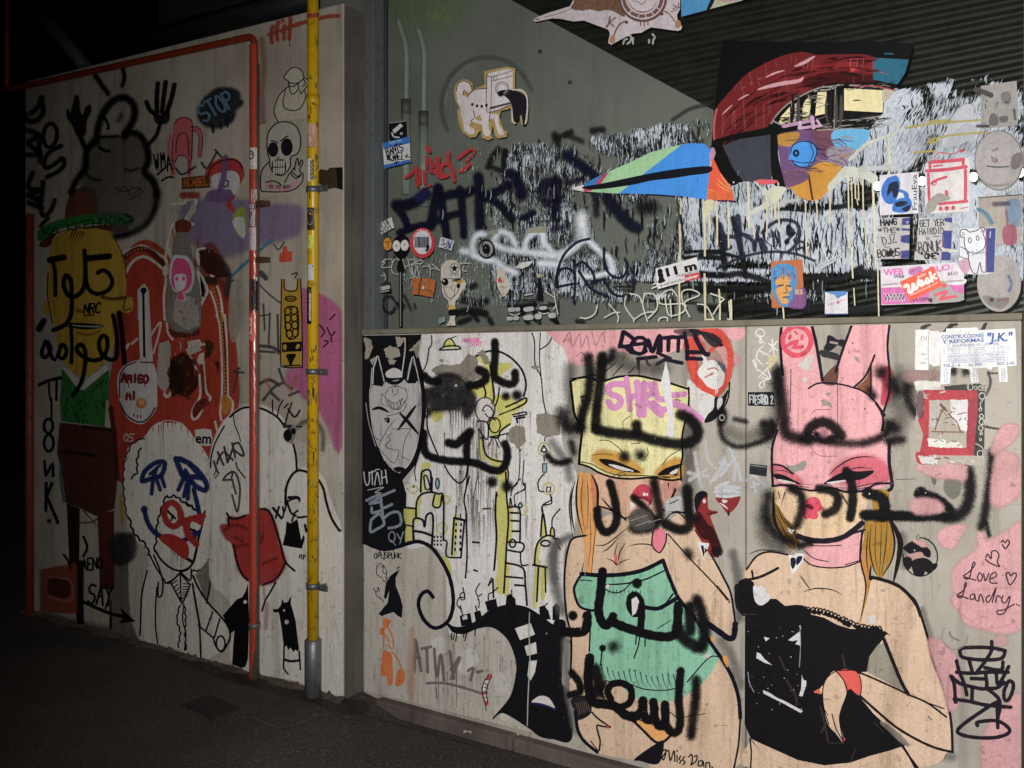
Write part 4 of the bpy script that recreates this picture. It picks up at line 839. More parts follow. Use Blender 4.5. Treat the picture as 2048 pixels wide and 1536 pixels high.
# ================================================================== pipes: paint and stickers
g = Mk('O', 'orange_paint', OPI, 'orange-red paint covering one side of the riser', M_ppaint); tl('W')
ys = [88+i*10 for i in range(129)]; n = 6; pts = []
for y in ys:
    w0, w1 = (496, 513) if y < 1250 else (493, 511-max(0, y-1280)*.1)
    w1 += .9*math.sin(y*.05)+.7*math.sin(y*.21); pts += [(w0+(w1-w0)*i/n, y) for i in range(n+1)]
g._add(pts, [(j*(n+1)+i, j*(n+1)+i+1, (j+1)*(n+1)+i+1, (j+1)*(n+1)+i) for j in range(len(ys)-1) for i in range(n)], lin('#b52c04'), (0, 0), .97)
g.p += [(.97*(i == n), .5, .22) for y in ys for i in range(n+1)]
for y in range(700, 1000, 37): g.l(f'499,{y} 502,{y+16}', 4, '#8a5070', .6, .5)
g.done()
def pst(sf, x0, x1, y0, y1, col, label, grp, wear=.12):
    xs = [x0+(x1-x0)*i/6 for i in range(7)]; out = []
    for a, b in zip(xs, xs[1:]): pass
    m = Mk(sf, 'sticker', None, label, M_print, 'sticker', grp)
    n = 7; k = 5; pts = [(x0+(x1-x0)*i/n, y0+(y1-y0)*j/k) for j in range(k+1) for i in range(n+1)]
    fc = [(j*(n+1)+i, j*(n+1)+i+1, (j+1)*(n+1)+i+1, (j+1)*(n+1)+i) for j in range(k) for i in range(n)]
    m._add(pts, fc, lin(col), (0, 0), 1); m.p += [(0.0, .1, wear)]*len(pts); return m.done()
OG, YG = 'stickers on the orange pipe', 'stickers on the yellow pipe'
o = pst('O', 497, 514, 295, 338, '#cfccc4', 'white sticker with an inked face near the top of the orange pipe', OG)
g = ink('O', 'print', o); g.r(502, 310, 4.5, 8, 2, K).d(502, 308, 2, K).l('499,320 505,323', 2, K).d(505, 333, 1.2, K); g.done()
o = pst('O', 487, 514, 378, 405, '#bdb9b6', 'round grey portrait sticker at the bracket of the orange pipe', OG)
g = ink('O', 'print', o); g.f('492,382 503,380 508,390 506,400 494,398 490,390', '#3a3640').f('497,388 503,387 504,396 498,397', '#b8a8a4'); g.done()
o = pst('O', 489, 515, 405, 418, '#1c1a20', 'black sticker with pale writing directly under the round portrait', OG)
g = ink('O', 'lettering', o); g.h('RIKO', 492, 416, 508, 416, 8, 1.2, '#c8c4c4'); g.done()
o = pst('O', 489, 510, 418, 452, '#b9b2b8', 'white and red sticker with dark drawings high on the orange pipe', OG, .25)
g = ink('O', 'print', o); g.l('490,421 505,420', 4, '#c03028').h('NEXT', 491, 432, 505, 432, 7, 1.4, '#2a2a50').f('491,438 498,434 504,440 503,449 493,449', '#44406a').l('490,453 505,453', 3, '#b83028'); g.done()
o = pst('O', 489, 512, 455, 500, '#c8bcc2', 'faded pinkish white sticker with a red diamond on the orange pipe', OG, .3)
g = ink('O', 'print', o); g.f('490,470 494,463 498,472 494,480', '#a02838', sm=False); g.done()
o = pst('O', 489, 516, 558, 621, '#1c1d22', 'black and white portrait sticker halfway down the orange pipe', OG, .1)
g = ink('O', 'print', o); g.l('489,560 511,558', 7, '#c9c6c2').f('489,572 495,576 498,592 494,603 489,604', '#c4c0ba').d(492, 585, 1.6, K).l('490,618 508,620', 5, '#b8b4ae', wear=.4).f('490,606 494,606 494,614 490,612', '#c4c0ba'); g.done()
o = pst('O', 489, 509, 626, 682, '#e2502e', 'orange sticker with vertical white lettering', OG, .05)
g = ink('O', 'lettering', o); g.t('gorsk', 499, 634, 497, 680, 8, '#e8dcd4', bold=.02); g.done()
o = pst('Y', 615, 633, 248, 293, '#c89a80', 'small collage sticker with red and black patches, topmost on the yellow pipe', YG)
g = ink('Y', 'print', o); g.f('616,250 625,249 627,262 618,268', '#cfd0c8').f('625,252 632,250 632,280 624,276', '#c8583a').f('615,272 624,270 628,292 616,292', '#2a2c34').d(620, 279, 3, '#c9c6c0', .3); g.done()
o = pst('Y', 614, 623, 317, 362, '#d8d4c8', 'narrow white sticker with stepped black letters on the yellow pipe', YG)
g = ink('Y', 'lettering', o); g.h('SSSSS', 621, 320, 621, 360, 6, 1.5, '#17171c', jit=.1); g.done()
o = pst('Y', 613, 629, 415, 460, '#3a2a20', 'dark sticker with a round coloured emblem on the yellow pipe', YG)
g = ink('Y', 'print', o); g.e(620, 434, 8, 15, '#c8d0d4').e(619, 434, 6, 12, '#48788c').l('615,436 623,430', 3, '#b85a3a').l('615,441 623,440', 2, '#3a7a4a').d(620, 427, 2, '#c8a03a'); g.done()
o = pst('Y', 613, 626, 470, 497, '#c2cc1e', 'acid yellow sticker with a white head on the yellow pipe', YG, .05)
g = ink('Y', 'print', o); g.f('614,472 621,472 623,484 620,493 615,493', '#d8d6cc').d(618, 482, 1, K); g.done()
o = pst('Y', 612, 627, 529, 560, '#c6c4c2', 'grey and white portrait sticker on the yellow pipe', YG)
g = ink('Y', 'print', o); g.f('615,540 622,536 626,545 622,556 616,554', '#8a878c').l('614,533 624,532', 4, '#4a5a9a'); g.done()
o = pst('Y', 612, 623, 574, 648, '#1a1614', 'long black and red sticker, lowest on the yellow pipe', YG)
g = ink('Y', 'lettering', o); g.l('620,588 620,640', 3, '#d8d4c8').h('ATARIKON', 617.5, 578, 617.5, 640, 4, 1, '#b89a2a', jit=.1); g.done()
g = Mk('Y', 'scratched_paint', YPI, None, M_paint); g.kind = 'stuff'
for i in range(46):
    y = random.choice((random.uniform(820, 960), random.uniform(650, 720), random.uniform(760, 800), random.uniform(100, 1200))); x = random.uniform(616, 634)
    g.l(f'{x},{y} {x+random.uniform(-.6,.6)},{y+random.uniform(3,16)}', random.uniform(1, 2.4), random.choice(('#2a2010', '#55400e', '#8c8468')), .85)
g.l('615,32 625,31 637,30', 8, '#a83a20', .85, .4, wear=.4); g.done()
# ================================================================== RIGHT WALL: paint
def R(name, label): return Mk('R', name, RW, label)
def sub_of(par, name, label=None): return Mk('R', name, par, label)
SPR = '#0f0d11'
# --- white ground and city mural, leftmost panel
g = R('painted_white_ground', 'white painted ground under the city drawing'); tl('W')
g.f('729,672 1000,665 1112,660 1128,720 1130,800 1112,880 1150,960 1150,1060 1125,1100 1120,1300 1110,1474 1000,1444 735,1380', '#c4beb4', .9, .12, 6, False)
g.f('842,672 1000,665 1108,662 1128,720 1128,800 1116,880 1148,960 1140,1060 1120,1110 1115,1290 1050,1220 960,1240 905,1262 900,1160 890,1100 855,1085 812,1085 806,1000 850,900', '#e4e1de', .93, .1, 10)
g.done(); wg = RW.children[-1] if False else [o for o in RW.children if o.name == 'painted_white_ground'][0]
g = sub_of(wg, 'grey_drips'); tl('C3')
for i in range(150):
    x = random.gauss(920, 85) if i < 95 else random.uniform(500, 1320); y0 = random.uniform(560, 1500); c = random.choice(('#8f8a86', '#77726e', '#55504e', '#a39d97', '#c2bcb4'))
    g.l(f'{x},{y0} {x+random.uniform(-8,8)},{y0+random.uniform(60,160)} {x+random.uniform(-10,10)},{y0+random.uniform(200,420)}', random.uniform(4, 16), c, random.uniform(.3, .75), .5, taper=2, wear=.45)
tl('C5')
for i in range(60):
    x = random.uniform(480, 1180); y0 = random.uniform(480, 800); c = random.choice(('#8f8a86', '#77726e', '#a39d97', '#e2ded8', '#d8d4cc'))
    g.l(f'{x},{y0} {x+random.uniform(-8,8)},{y0+random.uniform(100,260)} {x},{y0+random.uniform(260,420)}', random.uniform(4, 14), c, random.uniform(.3, .7), .5, taper=2, wear=.45)
g.f('560,560 640,540 660,620 600,660 560,620', '#e4e0da', .8, .3, 30).f('760,720 800,640 870,630 905,720 820,810 770,790', '#dcd8d2', .9, .15, 30).f('1040,820 1110,840 1120,930 1060,960', '#e0dcd6', .7, .3, 40).d(1110, 1140, 40, '#cfc9b8', .3).done()
g = R('painted_black_ground', 'black painted ground behind the horned mask'); tl('C3')
g.f('15,85 470,80 440,230 480,370 492,600 480,900 430,1060 320,1190 350,1300 345,1480 C4 355,530 200,572 100,556 22,515 C3 15,1500', '#131217', .97, .12, 8, False)
for p in ('190,185 240,160 300,185 305,240 240,262 195,240', '30,100 80,108 98,180 70,250 42,262 45,180', '275,90 340,98 310,160 285,170', '210,265 280,268 260,300 225,295', '380,200 470,110 460,185 420,190', '85,270 120,250 100,310'): g.f(p, '#a8a093', .97, .35, 0, 1.2)
g.done(); bg = [o for o in RW.children if o.name == 'painted_black_ground'][0]
g = sub_of(bg, 'silver_lettering'); SV = '#8c98a4'
g.l('30,1130 38,1200 55,1232 72,1200 70,1130', 7, '#c9c9cc').l('92,1120 95,1225', 7, '#c9c9cc').l('70,1138 120,1120', 7, '#c9c9cc').l('112,1230 132,1130 155,1228', 7, '#c9c9cc').l('120,1110 150,1108', 5, '#c9c9cc').l('165,1120 170,1222', 7, '#c9c9cc').l('195,1112 208,1215', 7, '#c9c9cc').l('165,1175 202,1165', 7, '#c9c9cc').l('60,1268 180,1245 115,1285 160,1290 140,1320', 6, '#b0b0b4')
tl('C4')
for s in ('50,195 150,150 130,185 70,220 160,205', '90,250 95,290 170,270', '165,160 265,118', '160,175 175,250 245,225', '150,160 180,330', '85,345 150,300 185,375 130,415 80,435 85,345', '185,330 240,290 300,290 315,370 270,400 220,408'): g.l(s, 17, SV, .9, .25)
g.r(245, 475, 24, 40, 7, SV).l('240,500 275,540', 6, SV).l('285,450 310,490 335,435', 7, SV).l('330,440 300,550', 7, SV)
g.l('150,580 155,620', 6, K).l('185,580 185,650', 6, K).l('255,575 262,600', 5, K); g.done()
g = R('painted_horned_mask', 'long grey horned mask with one crossed eye'); tl('C3')
g.f('92,450 112,360 135,260 180,430 205,440 330,420 352,435 400,270 430,420 475,500 470,700 440,900 380,1060 290,1130 200,1050 120,880 82,650', '#bcb8b8', 1, .08, 6); g.done()
hm = [o for o in RW.children if o.name == 'painted_horned_mask'][0]
g = sub_of(hm, 'line_work')
g.f('98,455 110,360 138,245 182,430 170,465', '#121116', sm=False, soft=10).f('358,430 400,255 436,420 425,440 370,440', '#121116', sm=False, soft=10).f('180,330 200,400 325,395 350,240 290,300 220,310', '#121116').f('198,370 225,345 262,332 300,345 322,372 315,400 215,402', '#cfcccc')
for s, w, c in (('140,235 205,425 330,405 355,100', 22, '#121116'), ('75,330 72,480 58,500 65,650 100,850 180,1055 285,1150 390,1080 450,930 482,700 482,500 430,250', 30, '#121116'), ('92,330 82,480 75,510 80,650 112,850 190,1040', 6, '#c9c7c6'), ('300,1135 375,1070 435,930 468,700 465,500 410,240', 6, '#c9c7c6'),
                ('130,240 105,330 98,450', 7, '#c9c7c6'), ('140,240 185,430', 7, '#c9c7c6'), ('365,420 400,250', 7, '#c9c7c6'), ('345,100 345,200 318,400', 7, '#c9c7c6'), ('45,600 70,760 120,930', 6, '#9a9898')): g.l(s, w, c)
g.l('300,670 370,745 452,842', 22, '#14131c', taper=1).l('432,615 370,700 288,812', 22, '#14131c', taper=1).l('90,652 150,636 222,672', 20, '#14131c', taper=1).f('188,720 225,714 222,752 205,745', '#14131c').d(203, 728, 5, '#c9c7c6', .2).f('258,1102 300,1090 345,1104 320,1125 280,1125', '#14131c')
for s in ('200,560 165,530 165,610 185,610', '195,530 230,480 280,470 340,490 360,520', '355,500 362,560 340,600', '195,560 215,620 260,650 310,640 345,580', '212,572 270,600 330,560', '212,572 230,620 260,640 300,635 330,560', '235,595 240,625', '260,602 262,638', '285,600 288,636', '310,580 312,615', '255,450 270,480 280,450 295,480', '255,540 285,530', '250,490 250,525', '292,490 290,525', '360,600 330,660 250,690 200,700', '270,730 225,780 160,890 150,930', '250,800 390,795', '245,830 215,860 235,880 195,930 260,960 298,968 265,1060 200,1010 140,940', '320,1010 380,1040', '110,860 160,890', '390,800 340,900 320,1080'): g.l(s, 4, '#2c2a32', .85)
g.done()
g = R('painted_yellow_city', 'yellow and white painted city with a round cartoon head'); tl('C3'); YL = '#d6d272'
g.f('895,240 980,250 1010,400 1032,560 1060,540 1170,560 1185,620 1270,560 1275,600 1170,690 1155,760 1080,815 1060,870 1000,830 1010,730 1060,680 1020,600 940,560 850,500 845,470 960,450 965,330', YL, .95, .22, 8)
for p in ('1050,310 1170,308 1080,380 1060,440', '530,660 600,650 640,680 590,740 560,720', '720,385 760,370 785,400 740,412', '930,880 960,1000 1100,1050 1130,1130 1110,1280 1060,1170 1000,1040 940,1020', '1060,1280 1110,1280 1130,1536 1045,1536', '468,1275 480,1075 540,1070 530,1090 500,1100 490,1280', '430,1480 445,1350 470,1310 455,1400 450,1500', '570,1300 620,1310 605,1390 565,1380'): g.f(p, YL, .9, .22, 8)
tl('C4')
for p in ('1060,130 1110,130 1128,330 1130,560 1110,660 1100,900 1040,860 1062,700 1048,450', '722,335 745,340 725,610 702,600', '1390,470 1405,290 1432,460', '1342,690 1352,560 1390,490 1370,620 1365,690', '1135,260 1165,260 1160,500 1140,500', '1120,690 1140,690 1135,900 1112,900', '1350,710 1380,715 1360,970 1335,1000', '1400,715 1430,715 1420,920 1395,940', '640,640 700,780 690,700 665,640', '1462,470 1470,410 1490,425 1490,478', '345,260 420,262 415,330 360,380', '360,400 400,400 395,500 355,520'): g.f(p, YL, .85, .25, 8)
for x, y, r in ((410, 110, 32), (1450, 105, 44), (630, 410, 40), (660, 190, 30), (1250, 270, 36)): g.r(x, y, r, r, 14, YL, .6, .6)
tl('C3'); g.r(1415, 955, 45, 50, 14, YL, .6, .6); g.l('945,1410 1000,1415', 20, YL, .5, .6).done()
cty = [o for o in RW.children if o.name == 'painted_yellow_city'][0]
g = sub_of(cty, 'line_work')
g.e(960, 650, 74, 92, '#d8d4ce', .95).e(1035, 770, 40, 56, YL)
for s, w in (('800,330 860,260 960,208 1050,200 1150,245 1240,340 1275,450 1258,545', 13), ('1000,310 1020,450 1030,560 1015,600', 13), ('950,470 965,520 958,560', 12), ('1070,480 1060,560 1040,620', 10), ('1120,630 1200,595 1272,560 1268,600 1175,650', 12), ('1172,690 1268,668 1272,688 1180,704', 10), ('1200,718 1265,708', 13), ('1205,730 1210,750', 12),
             ('960,660 940,655 975,615 1025,665 1000,715 960,680', 8), ('985,745 1000,710 1040,730', 9), ('1070,690 1170,650', 9), ('900,740 960,740 985,780 975,880 910,800', 10), ('1000,860 1060,865 1080,815 1150,760', 12), ('1000,860 1080,845 1145,828', 9), ('1010,880 990,930', 7), ('1040,880 1070,945', 7), ('1060,870 1085,930', 6), ('940,860 960,980 1010,1030 1090,1050', 12),
             ('550,80 550,150 525,185', 8), ('530,190 510,300 480,360', 8), ('1320,60 1340,130 1345,300 1390,400 1405,560 1430,680', 8), ('1385,60 1378,250 1390,390', 7), ('1385,188 1450,140 1480,70', 8), ('1425,700 1435,770 1418,890', 8), ('1412,925 1435,968 1392,970 1412,925', 10), ('1412,1010 1415,1050', 8), ('520,660 520,800 600,1000', 10), ('650,1080 690,1150 760,1215 810,1170 825,1090', 10),
             ('830,1080 815,1250 800,1320', 9), ('1130,1090 1140,1150 1130,1230', 10), ('430,1060 420,1130 430,1200', 7), ('1200,930 1228,980 1215,1200 1165,1250', 7), ('1228,975 1240,950', 6), ('1260,1040 1250,1210 1270,1250 1195,1300', 7), ('1415,1140 1370,1200 1375,1270 1410,1280', 9), ('1465,1320 1470,1370 1400,1390 1400,1440', 9)): g.l(s, w, NV, .92)
g.r(960, 650, 76, 94, 9, '#55504e').r(1035, 770, 42, 58, 9, NV).f('1402,1065 1435,1065 1435,1130 1402,1130', '#8cb2b8', sm=False).l('1402,1065 1435,1065 1435,1130 1402,1130 1402,1065', 7, NV, sm=False).l('1435,1245 1465,1245 1460,1282 1432,1282 1435,1245', 9, NV, sm=False)
g.f('640,170 660,120 690,105 715,130 732,172', YL).l('610,190 650,165 740,160 772,182 690,190 610,192', 10, NV).l('640,168 660,120 690,105 715,125 735,165', 9, NV).l('690,105 740,85', 6, NV)
tl('C4')
for s, w in (('465,130 470,20 480,-28 540,-28 545,130', 13), ('430,330 435,210 470,150 540,132 600,145 640,175 640,500', 13), ('640,500 668,515 665,622 770,635', 11), ('490,12 510,5 538,95 505,108 490,15', 11), ('540,15 555,20 553,130', 9), ('575,150 560,235 612,245 628,160', 12), ('340,250 430,258', 12), ('412,510 412,345 480,345 496,400 512,310 560,315 552,545', 14), ('410,430 480,440 550,465', 16), ('360,385 412,395', 10),
             ('722,330 805,348', 16), ('722,335 705,610', 12), ('802,350 775,635', 12), ('740,240 735,325', 9), ('770,300 772,335', 8), ('840,10 800,180 815,300 822,600 810,790', 11), ('900,20 870,180', 5), ('1045,150 1040,300 1048,480 1030,730', 13), ('1045,130 1055,160', 10), ('1120,-20 1125,150 1140,330 1125,560 1105,905', 12), ('1135,250 1222,256 1230,400 1228,510', 12),
             ('1155,290 1215,292', 13), ('1160,350 1218,354', 13), ('1170,432 1222,432', 13), ('1130,515 1250,525 1240,590 1130,575', 12), ('1232,590 1240,688 1290,690', 10), ('1120,675 1250,715 1270,850 1282,1000', 13), ('1115,780 1170,785 1250,792', 12), ('1190,845 1265,850', 13), ('1150,240 1155,175 1168,240', 9), ('1182,240 1190,222 1200,245', 8), ('1160,160 1172,100 1230,30', 7), ('1190,220 1190,150 1265,110 1250,50', 7),
             ('1388,470 1405,290 1432,465', 12), ('1340,690 1352,560 1385,495 1440,465 1492,482 1536,570', 12), ('1460,465 1470,405 1490,420 1492,480', 11), ('1330,690 1436,710', 14), ('1370,710 1358,970', 12), ('1422,710 1426,900', 11), ('1485,490 1520,490 1536,520', 12), ('1405,285 1405,230 1470,190 1460,150', 9), ('1475,400 1480,330 1536,260', 9), ('1010,790 985,850', 9), ('1020,800 1025,940', 12), ('865,515 915,520', 12), ('945,260 1000,258', 9), ('875,730 900,738', 12)): g.l(s, w, NV, .94)
g.r(1425, 525, 36, 22, 12, NV).r(1172, 525, 24, 30, 11, NV).e(595, 65, 12, 36, '#8cb2b8').r(595, 65, 14, 40, 8, NV).e(1232, 232, 13, 18, '#8cb2b8').r(1232, 232, 14, 20, 8, NV)
for j in range(5):
    for i in range(2): g.e(738+i*38-j*2, 380+j*48, 6, 12, NV)
for j in range(3):
    for i in range(3): g.e(572+i*25, 475+j*30, 5, 9, NV)
g.d(412, 90, 8, NV, .2); g.done()
g = R('painted_scroll', 'dark curling line ending in a spiral'); g.l('28,515 130,558 200,570 300,548 400,517 470,515 560,568 650,700 700,830 716,980 690,1100 630,1160 560,1172 490,1110 452,1020 455,950 485,905 525,895 560,938', 24, NV).done()
g = R('peeled_paint', 'grey patches where the white paint has peeled off'); tl('C3')
for p in ('550,345 620,300 700,310 780,300 830,222 890,248 910,330 925,400 830,442 790,395 640,402 570,372', '1150,800 1200,768 1262,790 1272,890 1222,952 1150,890', '1358,692 1440,680 1536,705 1530,838 1430,862 1360,830', '900,210 950,195 1000,290 960,300', '1310,320 1350,305 1380,325 1340,340', '400,180 450,150 440,250', '600,270 630,260 640,290'): g.f(p, '#8f887c', .97, .35, 0, 1.3)
g.done()
g = R('painted_dark_serpent', 'thick black painted serpent body along the panel foot'); tl('C4')
g.f('660,1130 720,1168 800,1165 900,1120 1000,1040 1130,1000 1250,1010 1320,1040 1400,1092 1480,1150 D4 120,1120 190,1130 185,1300 170,1400 165,1536 D5 170,900 230,960 240,1310 100,1310 0,1290 C5 1290,1222 1100,1110 1020,1160 1150,1000 1195,850 1202,720 1150,570 1080,490 1000,450 900,462 800,502 720,492 690,460', '#121117', 1, .08, 6); g.done()
ser = [o for o in RW.children if o.name == 'painted_dark_serpent'][0]
g = sub_of(ser, 'window_and_chimney'); tl('C5')
for p in ('1190,465 1310,425 1342,510 1230,552', '1265,602 1350,570 1357,655 1285,672', '1300,716 1357,710 1342,800 1310,862 1288,830'): g.f(p, '#d6d3d0', sm=False)
g.f('1318,1035 1380,985 1450,1000 1497,1085 1420,1050', '#d6d3d0').l('1320,1040 1400,1050 1495,1085', 14, '#1a2050')
for p in ('768,370 846,348 858,430 780,445', '880,340 920,328 938,390 890,405', '963,260 1042,238 1056,310 980,325', '1130,215 1150,200 1190,240 1195,285 1120,285', 'D5 0,300 30,290 60,330 80,390 0,400', 'D5 100,300 125,275 150,290 145,400 100,400'): tl('C5'); g.f(p, '#121117', sm=False, soft=5)
g.f('785,370 820,362 825,390 792,398', '#cfccc8', sm=False)
for s in ('772,315 745,280 760,230 800,225 800,190 770,200 775,240 805,235 790,150', '770,290 790,370', '910,305 916,270 905,220 888,175 920,118', '915,215 935,200', '885,290 900,340', '985,245 990,200 1020,185 1060,150', '990,130 1020,90', '1165,170 1165,220', '705,500 700,550', '725,505 715,550', '742,505 735,562', '800,500 795,530', '820,500 805,560', '885,470 882,520', '1400,310 1440,270', '1430,360 1445,330'): g.l(s, 8, NV, .9)
g.l('1302,340 1298,500 1305,700 1290,1000 1285,1210', 8, '#c8c5be', .8, .3, wear=.35); g.done()
g = R('marker_tag', 'faded grey brown tag at the foot of the white panel'); tl('C5')
for s in ('425,550 418,800', '430,560 470,790', '420,690 460,690', '475,620 545,605', '512,615 520,800', '570,620 590,840 620,660 645,860', '690,640 720,850', '700,780 770,680 700,850', '830,790 870,770 850,860', '900,800 940,790'): g.l(s, 22, '#7b7169', .75, .3, wear=.5)
g.l('515,885 650,885 780,915 940,965', 16, '#77706a', .8, wear=.4).l('585,920 590,1000', 10, '#77706a', .6); g.f('385,490 415,500 408,980 370,960 375,700', '#dda088', .35, .3, 20); g.done()
g = R('painted_ladder', 'small red and white painted ladder curve on the white panel')
g.l('1000,825 965,880 948,930 955,990 970,1045', 26, '#c24a52', .95).l('978,868 958,895', 22, '#d6d2cc', soft=.1).l('955,912 952,935', 20, '#d6d2cc', soft=.1).l('960,985 966,1010', 20, '#d6d2cc', soft=.1).l('985,825 952,880 938,950 960,1030 968,1095', 6, K).l('1010,830 985,890 970,960 982,1040', 6, K)
for y in (850, 885, 915, 950, 990): g.l(f'{955},{y} {985},{y+10}', 5, K)
g.done()
g = R('stencil_figure', 'orange stencilled workman with a shovel'); OR = '#d8722c'
for p in ('178,402 200,388 235,405 222,430 218,450 185,455', '155,470 185,462 180,505 155,510', '178,640 208,645 205,720 198,825 162,810 170,720', '208,675 240,668 248,880 212,872', '275,885 295,790 330,785 342,860 300,905'): g.f(p, OR, .95, .2, 4)
for s in ('185,500 180,600', '195,515 225,570', '215,460 250,530 258,620', '215,590 240,620', '245,640 290,700 320,770', '220,650 245,700'): g.l(s, 11, OR, .85, .3, wear=.4)
g.done()
g = R('stencil_figure', 'black caped sketched figure on the white panel'); tl('C4')
g.f('278,742 300,732 272,790 272,850 312,950 326,1010 320,1098 290,1080 258,1050 160,1082 148,1062 215,980 228,880 200,950 185,945 200,830 235,775', '#14141a', sm=False)
for s in ('125,720 150,682 185,700 205,750 195,790', '130,700 128,760 170,790', '160,710 180,700 175,740 195,760', '175,800 190,820 215,780', '285,730 290,705 305,715', '100,870 130,900 140,860 150,900', '120,890 125,920 160,950 185,975', '290,740 305,735'): g.l(s, 5, '#1e1c22')
g.done()
g = R('marker_tag', 'small black letters OFLSPUNK under the black ground'); g.h('OFLSPUNK', 108, 640, 320, 640, 42, 6, K); g.done()
g = R('marker_tag', 'small pink letters HARDCORE DIRT by the yellow bell'); tl('C3'); g.h('HARDCOR', 788, 132, 915, 128, 28, 6, '#e26cb0').h('DIRT', 845, 165, 940, 158, 28, 6, '#e26cb0'); g.done()
g = R('sprayed_brush_patch', 'smeared dark brush patch between mask and yellow head')
g.f('600,400 700,388 780,420 830,480 875,560 870,640 820,700 780,645 700,640 640,645 560,652 500,690 495,520 580,480', '#17151a', .92, .45, 40)
for i in range(46):
    x = random.uniform(500, 870); y = random.uniform(420, 700); g.l(f'{x},{y} {x+random.uniform(-50,50)},{y+random.uniform(20,110)}', random.uniform(5, 14), random.choice(('#16141a', '#16141a', '#4b4744', '#8a8580')), .7, .4, taper=1, wear=.3)
for i in range(8): x = 690+i*22; g.l(f'{x},630 {x+3},720 {x-2},{random.uniform(780,900)}', random.uniform(8, 16), random.choice(('#3c393a', '#2a282a', '#6c6866')), .8, .4, taper=2, wear=.3)
for i in range(22): x = random.uniform(870, 960); g.l(f'{x},{random.uniform(640,860)} {x+random.uniform(0,30)},{random.uniform(880,1100)}', random.uniform(6, 14), random.choice(('#4a4644', '#6c6866', '#2c2a2c')), .65, .4, taper=1, wear=.4)
g.done()
g = R('spray_tag', 'black sprayed Arabic writing on the leftmost panel')
for s, w in (('490,390 540,430 600,430', 62), ('840,465 910,455 960,420 960,370 915,345', 66), ('1035,130 1038,230 1030,380 1075,430 1150,455 1190,430 1190,365', 60), ('490,830 490,920 510,990 580,1025 700,1045 810,1050 900,1065 1000,1110 1075,1115 1120,1060 1132,980 1112,912', 60), ('845,820 790,870 740,915 680,905', 66), ('840,840 820,930 822,1050', 56)): g.l(s, w, SPR, .96, .4)
for x, y, r in ((1015, 1205, 42), (1130, 1240, 45), (1120, 548, 34), (1205, 540, 40)): g.d(x, y, r, SPR, .6)
g.done()
# --- pink ground and red ring at the top of the middle panel
g = R('painted_pink_ground', 'pink painted band along the top of the middle panel'); tl('D3')
g.f('55,38 600,25 1250,18 1250,120 900,240 600,200 540,172 440,222 400,300 310,300 230,290 190,170 120,120', PK, 1, .08, 10, False); tl('E3'); g.f('-20,45 190,38 190,125 120,160 40,110', PK, 1, .1, 10, False).f('60,250 120,270 140,330 80,350', PK, .6, .2, 30); tl('D3')
for s in ('180,130 230,60 250,170 300,70 320,170 360,80 380,180', '400,60 430,160 480,60 500,140', '280,240 320,210 350,250'): g.l(s, 6, '#a8788a', .6)
g.done()
g = R('sprayed_red_ring', 'red sprayed ring around a torn white shape'); g.f('1195,60 1330,30 1420,110 1450,250 1420,430 1360,520 1270,500 1190,380 1150,260', '#c9968e', .5, .2, 40)
g.l('1215,70 1330,45 1415,130 1445,250 1430,380 1390,470 1320,525 1240,470 1190,370 1165,270', 78, '#d83c24', .97, .35).l('1140,160 1180,130 1230,170', 80, '#d83c24', .95, .3).l('1150,150 1165,270 1190,380', 50, '#d83c24', .95, .3)
g.f('1225,80 1300,95 1380,160 1425,190 1430,330 1400,250 1340,160', '#e6a8a6', .9, .2, 14).f('1210,365 1250,300 1270,280 1340,275 1412,345 1405,450 1350,492 1290,472 1250,425', '#dcdad8').f('1365,280 1420,310 1425,370 1390,330', '#5a5f70').l('1290,340 1340,330 1370,350', 10, '#c87068', .7).l('1270,400 1330,370', 12, '#d88078', .7)
g.l('1260,240 1270,300', 26, '#dcdad8', soft=.2).f('1130,440 1160,430 1230,500 1340,555 1330,640 1290,700 1240,742 1150,600', '#d9d6d4', 1, .2).f('1345,560 1400,552 1445,500 1410,620 1345,720 1265,748 1290,690 1335,640', '#16161c')
g.f('1365,570 1395,560 1398,600 1365,650', '#d9d6d4').l('1455,440 1445,560 1390,660 1280,745', 10, '#16161c').l('1310,200 1350,160 1400,150', 30, '#d84028', .9, .3).d(1390, 152, 14, '#1a1418', .3)
for x, b in ((1350, 40), (1365, 30), (1225, 40)): g.l(f'{x},490 {x},{490+b}', 7, '#dcdad8')
g.done()
g = R('marker_tag', 'thick black marker tag along the top of the middle panel'); TK = '#1c1526'
for s, w in (('640,50 625,120 612,165', 28), ('640,50 690,85 725,120 690,160 630,165', 26), ('650,165 700,210 760,220', 24), ('705,150 800,140 800,105 750,98 705,140 710,195 760,222 815,200', 24), ('800,205 830,115 862,205 920,80 912,205', 28), ('955,100 1025,92', 26), ('988,98 985,195', 26), ('1035,95 1105,92', 26), ('1065,98 1060,200', 24), ('1110,60 1130,170 1130,260', 26), ('1125,208 1240,210', 26), ('1130,255 1240,262', 24), ('1190,60 1200,110 1262,215 1290,225', 30), ('1160,45 1240,60 1330,110 1370,130', 22), ('750,260 890,245', 24), ('755,262 755,330', 22), ('900,300 960,265 1090,292', 24), ('900,215 1000,255', 20), ('930,90 930,200', 22)): g.l(s, w, TK, .97, .15, sm=len(s.split()) > 3)
g.l('758,320 762,435', 10, TK, taper=2).l('810,245 830,300 845,310', 16, '#3a3540', .8).f('1030,45 1180,20 1230,70 1130,80', '#2c2a2e', .7, .5, 14).f('1240,60 1340,80 1390,130 1330,160', '#2c2a30', .8, .4, 10); g.done()
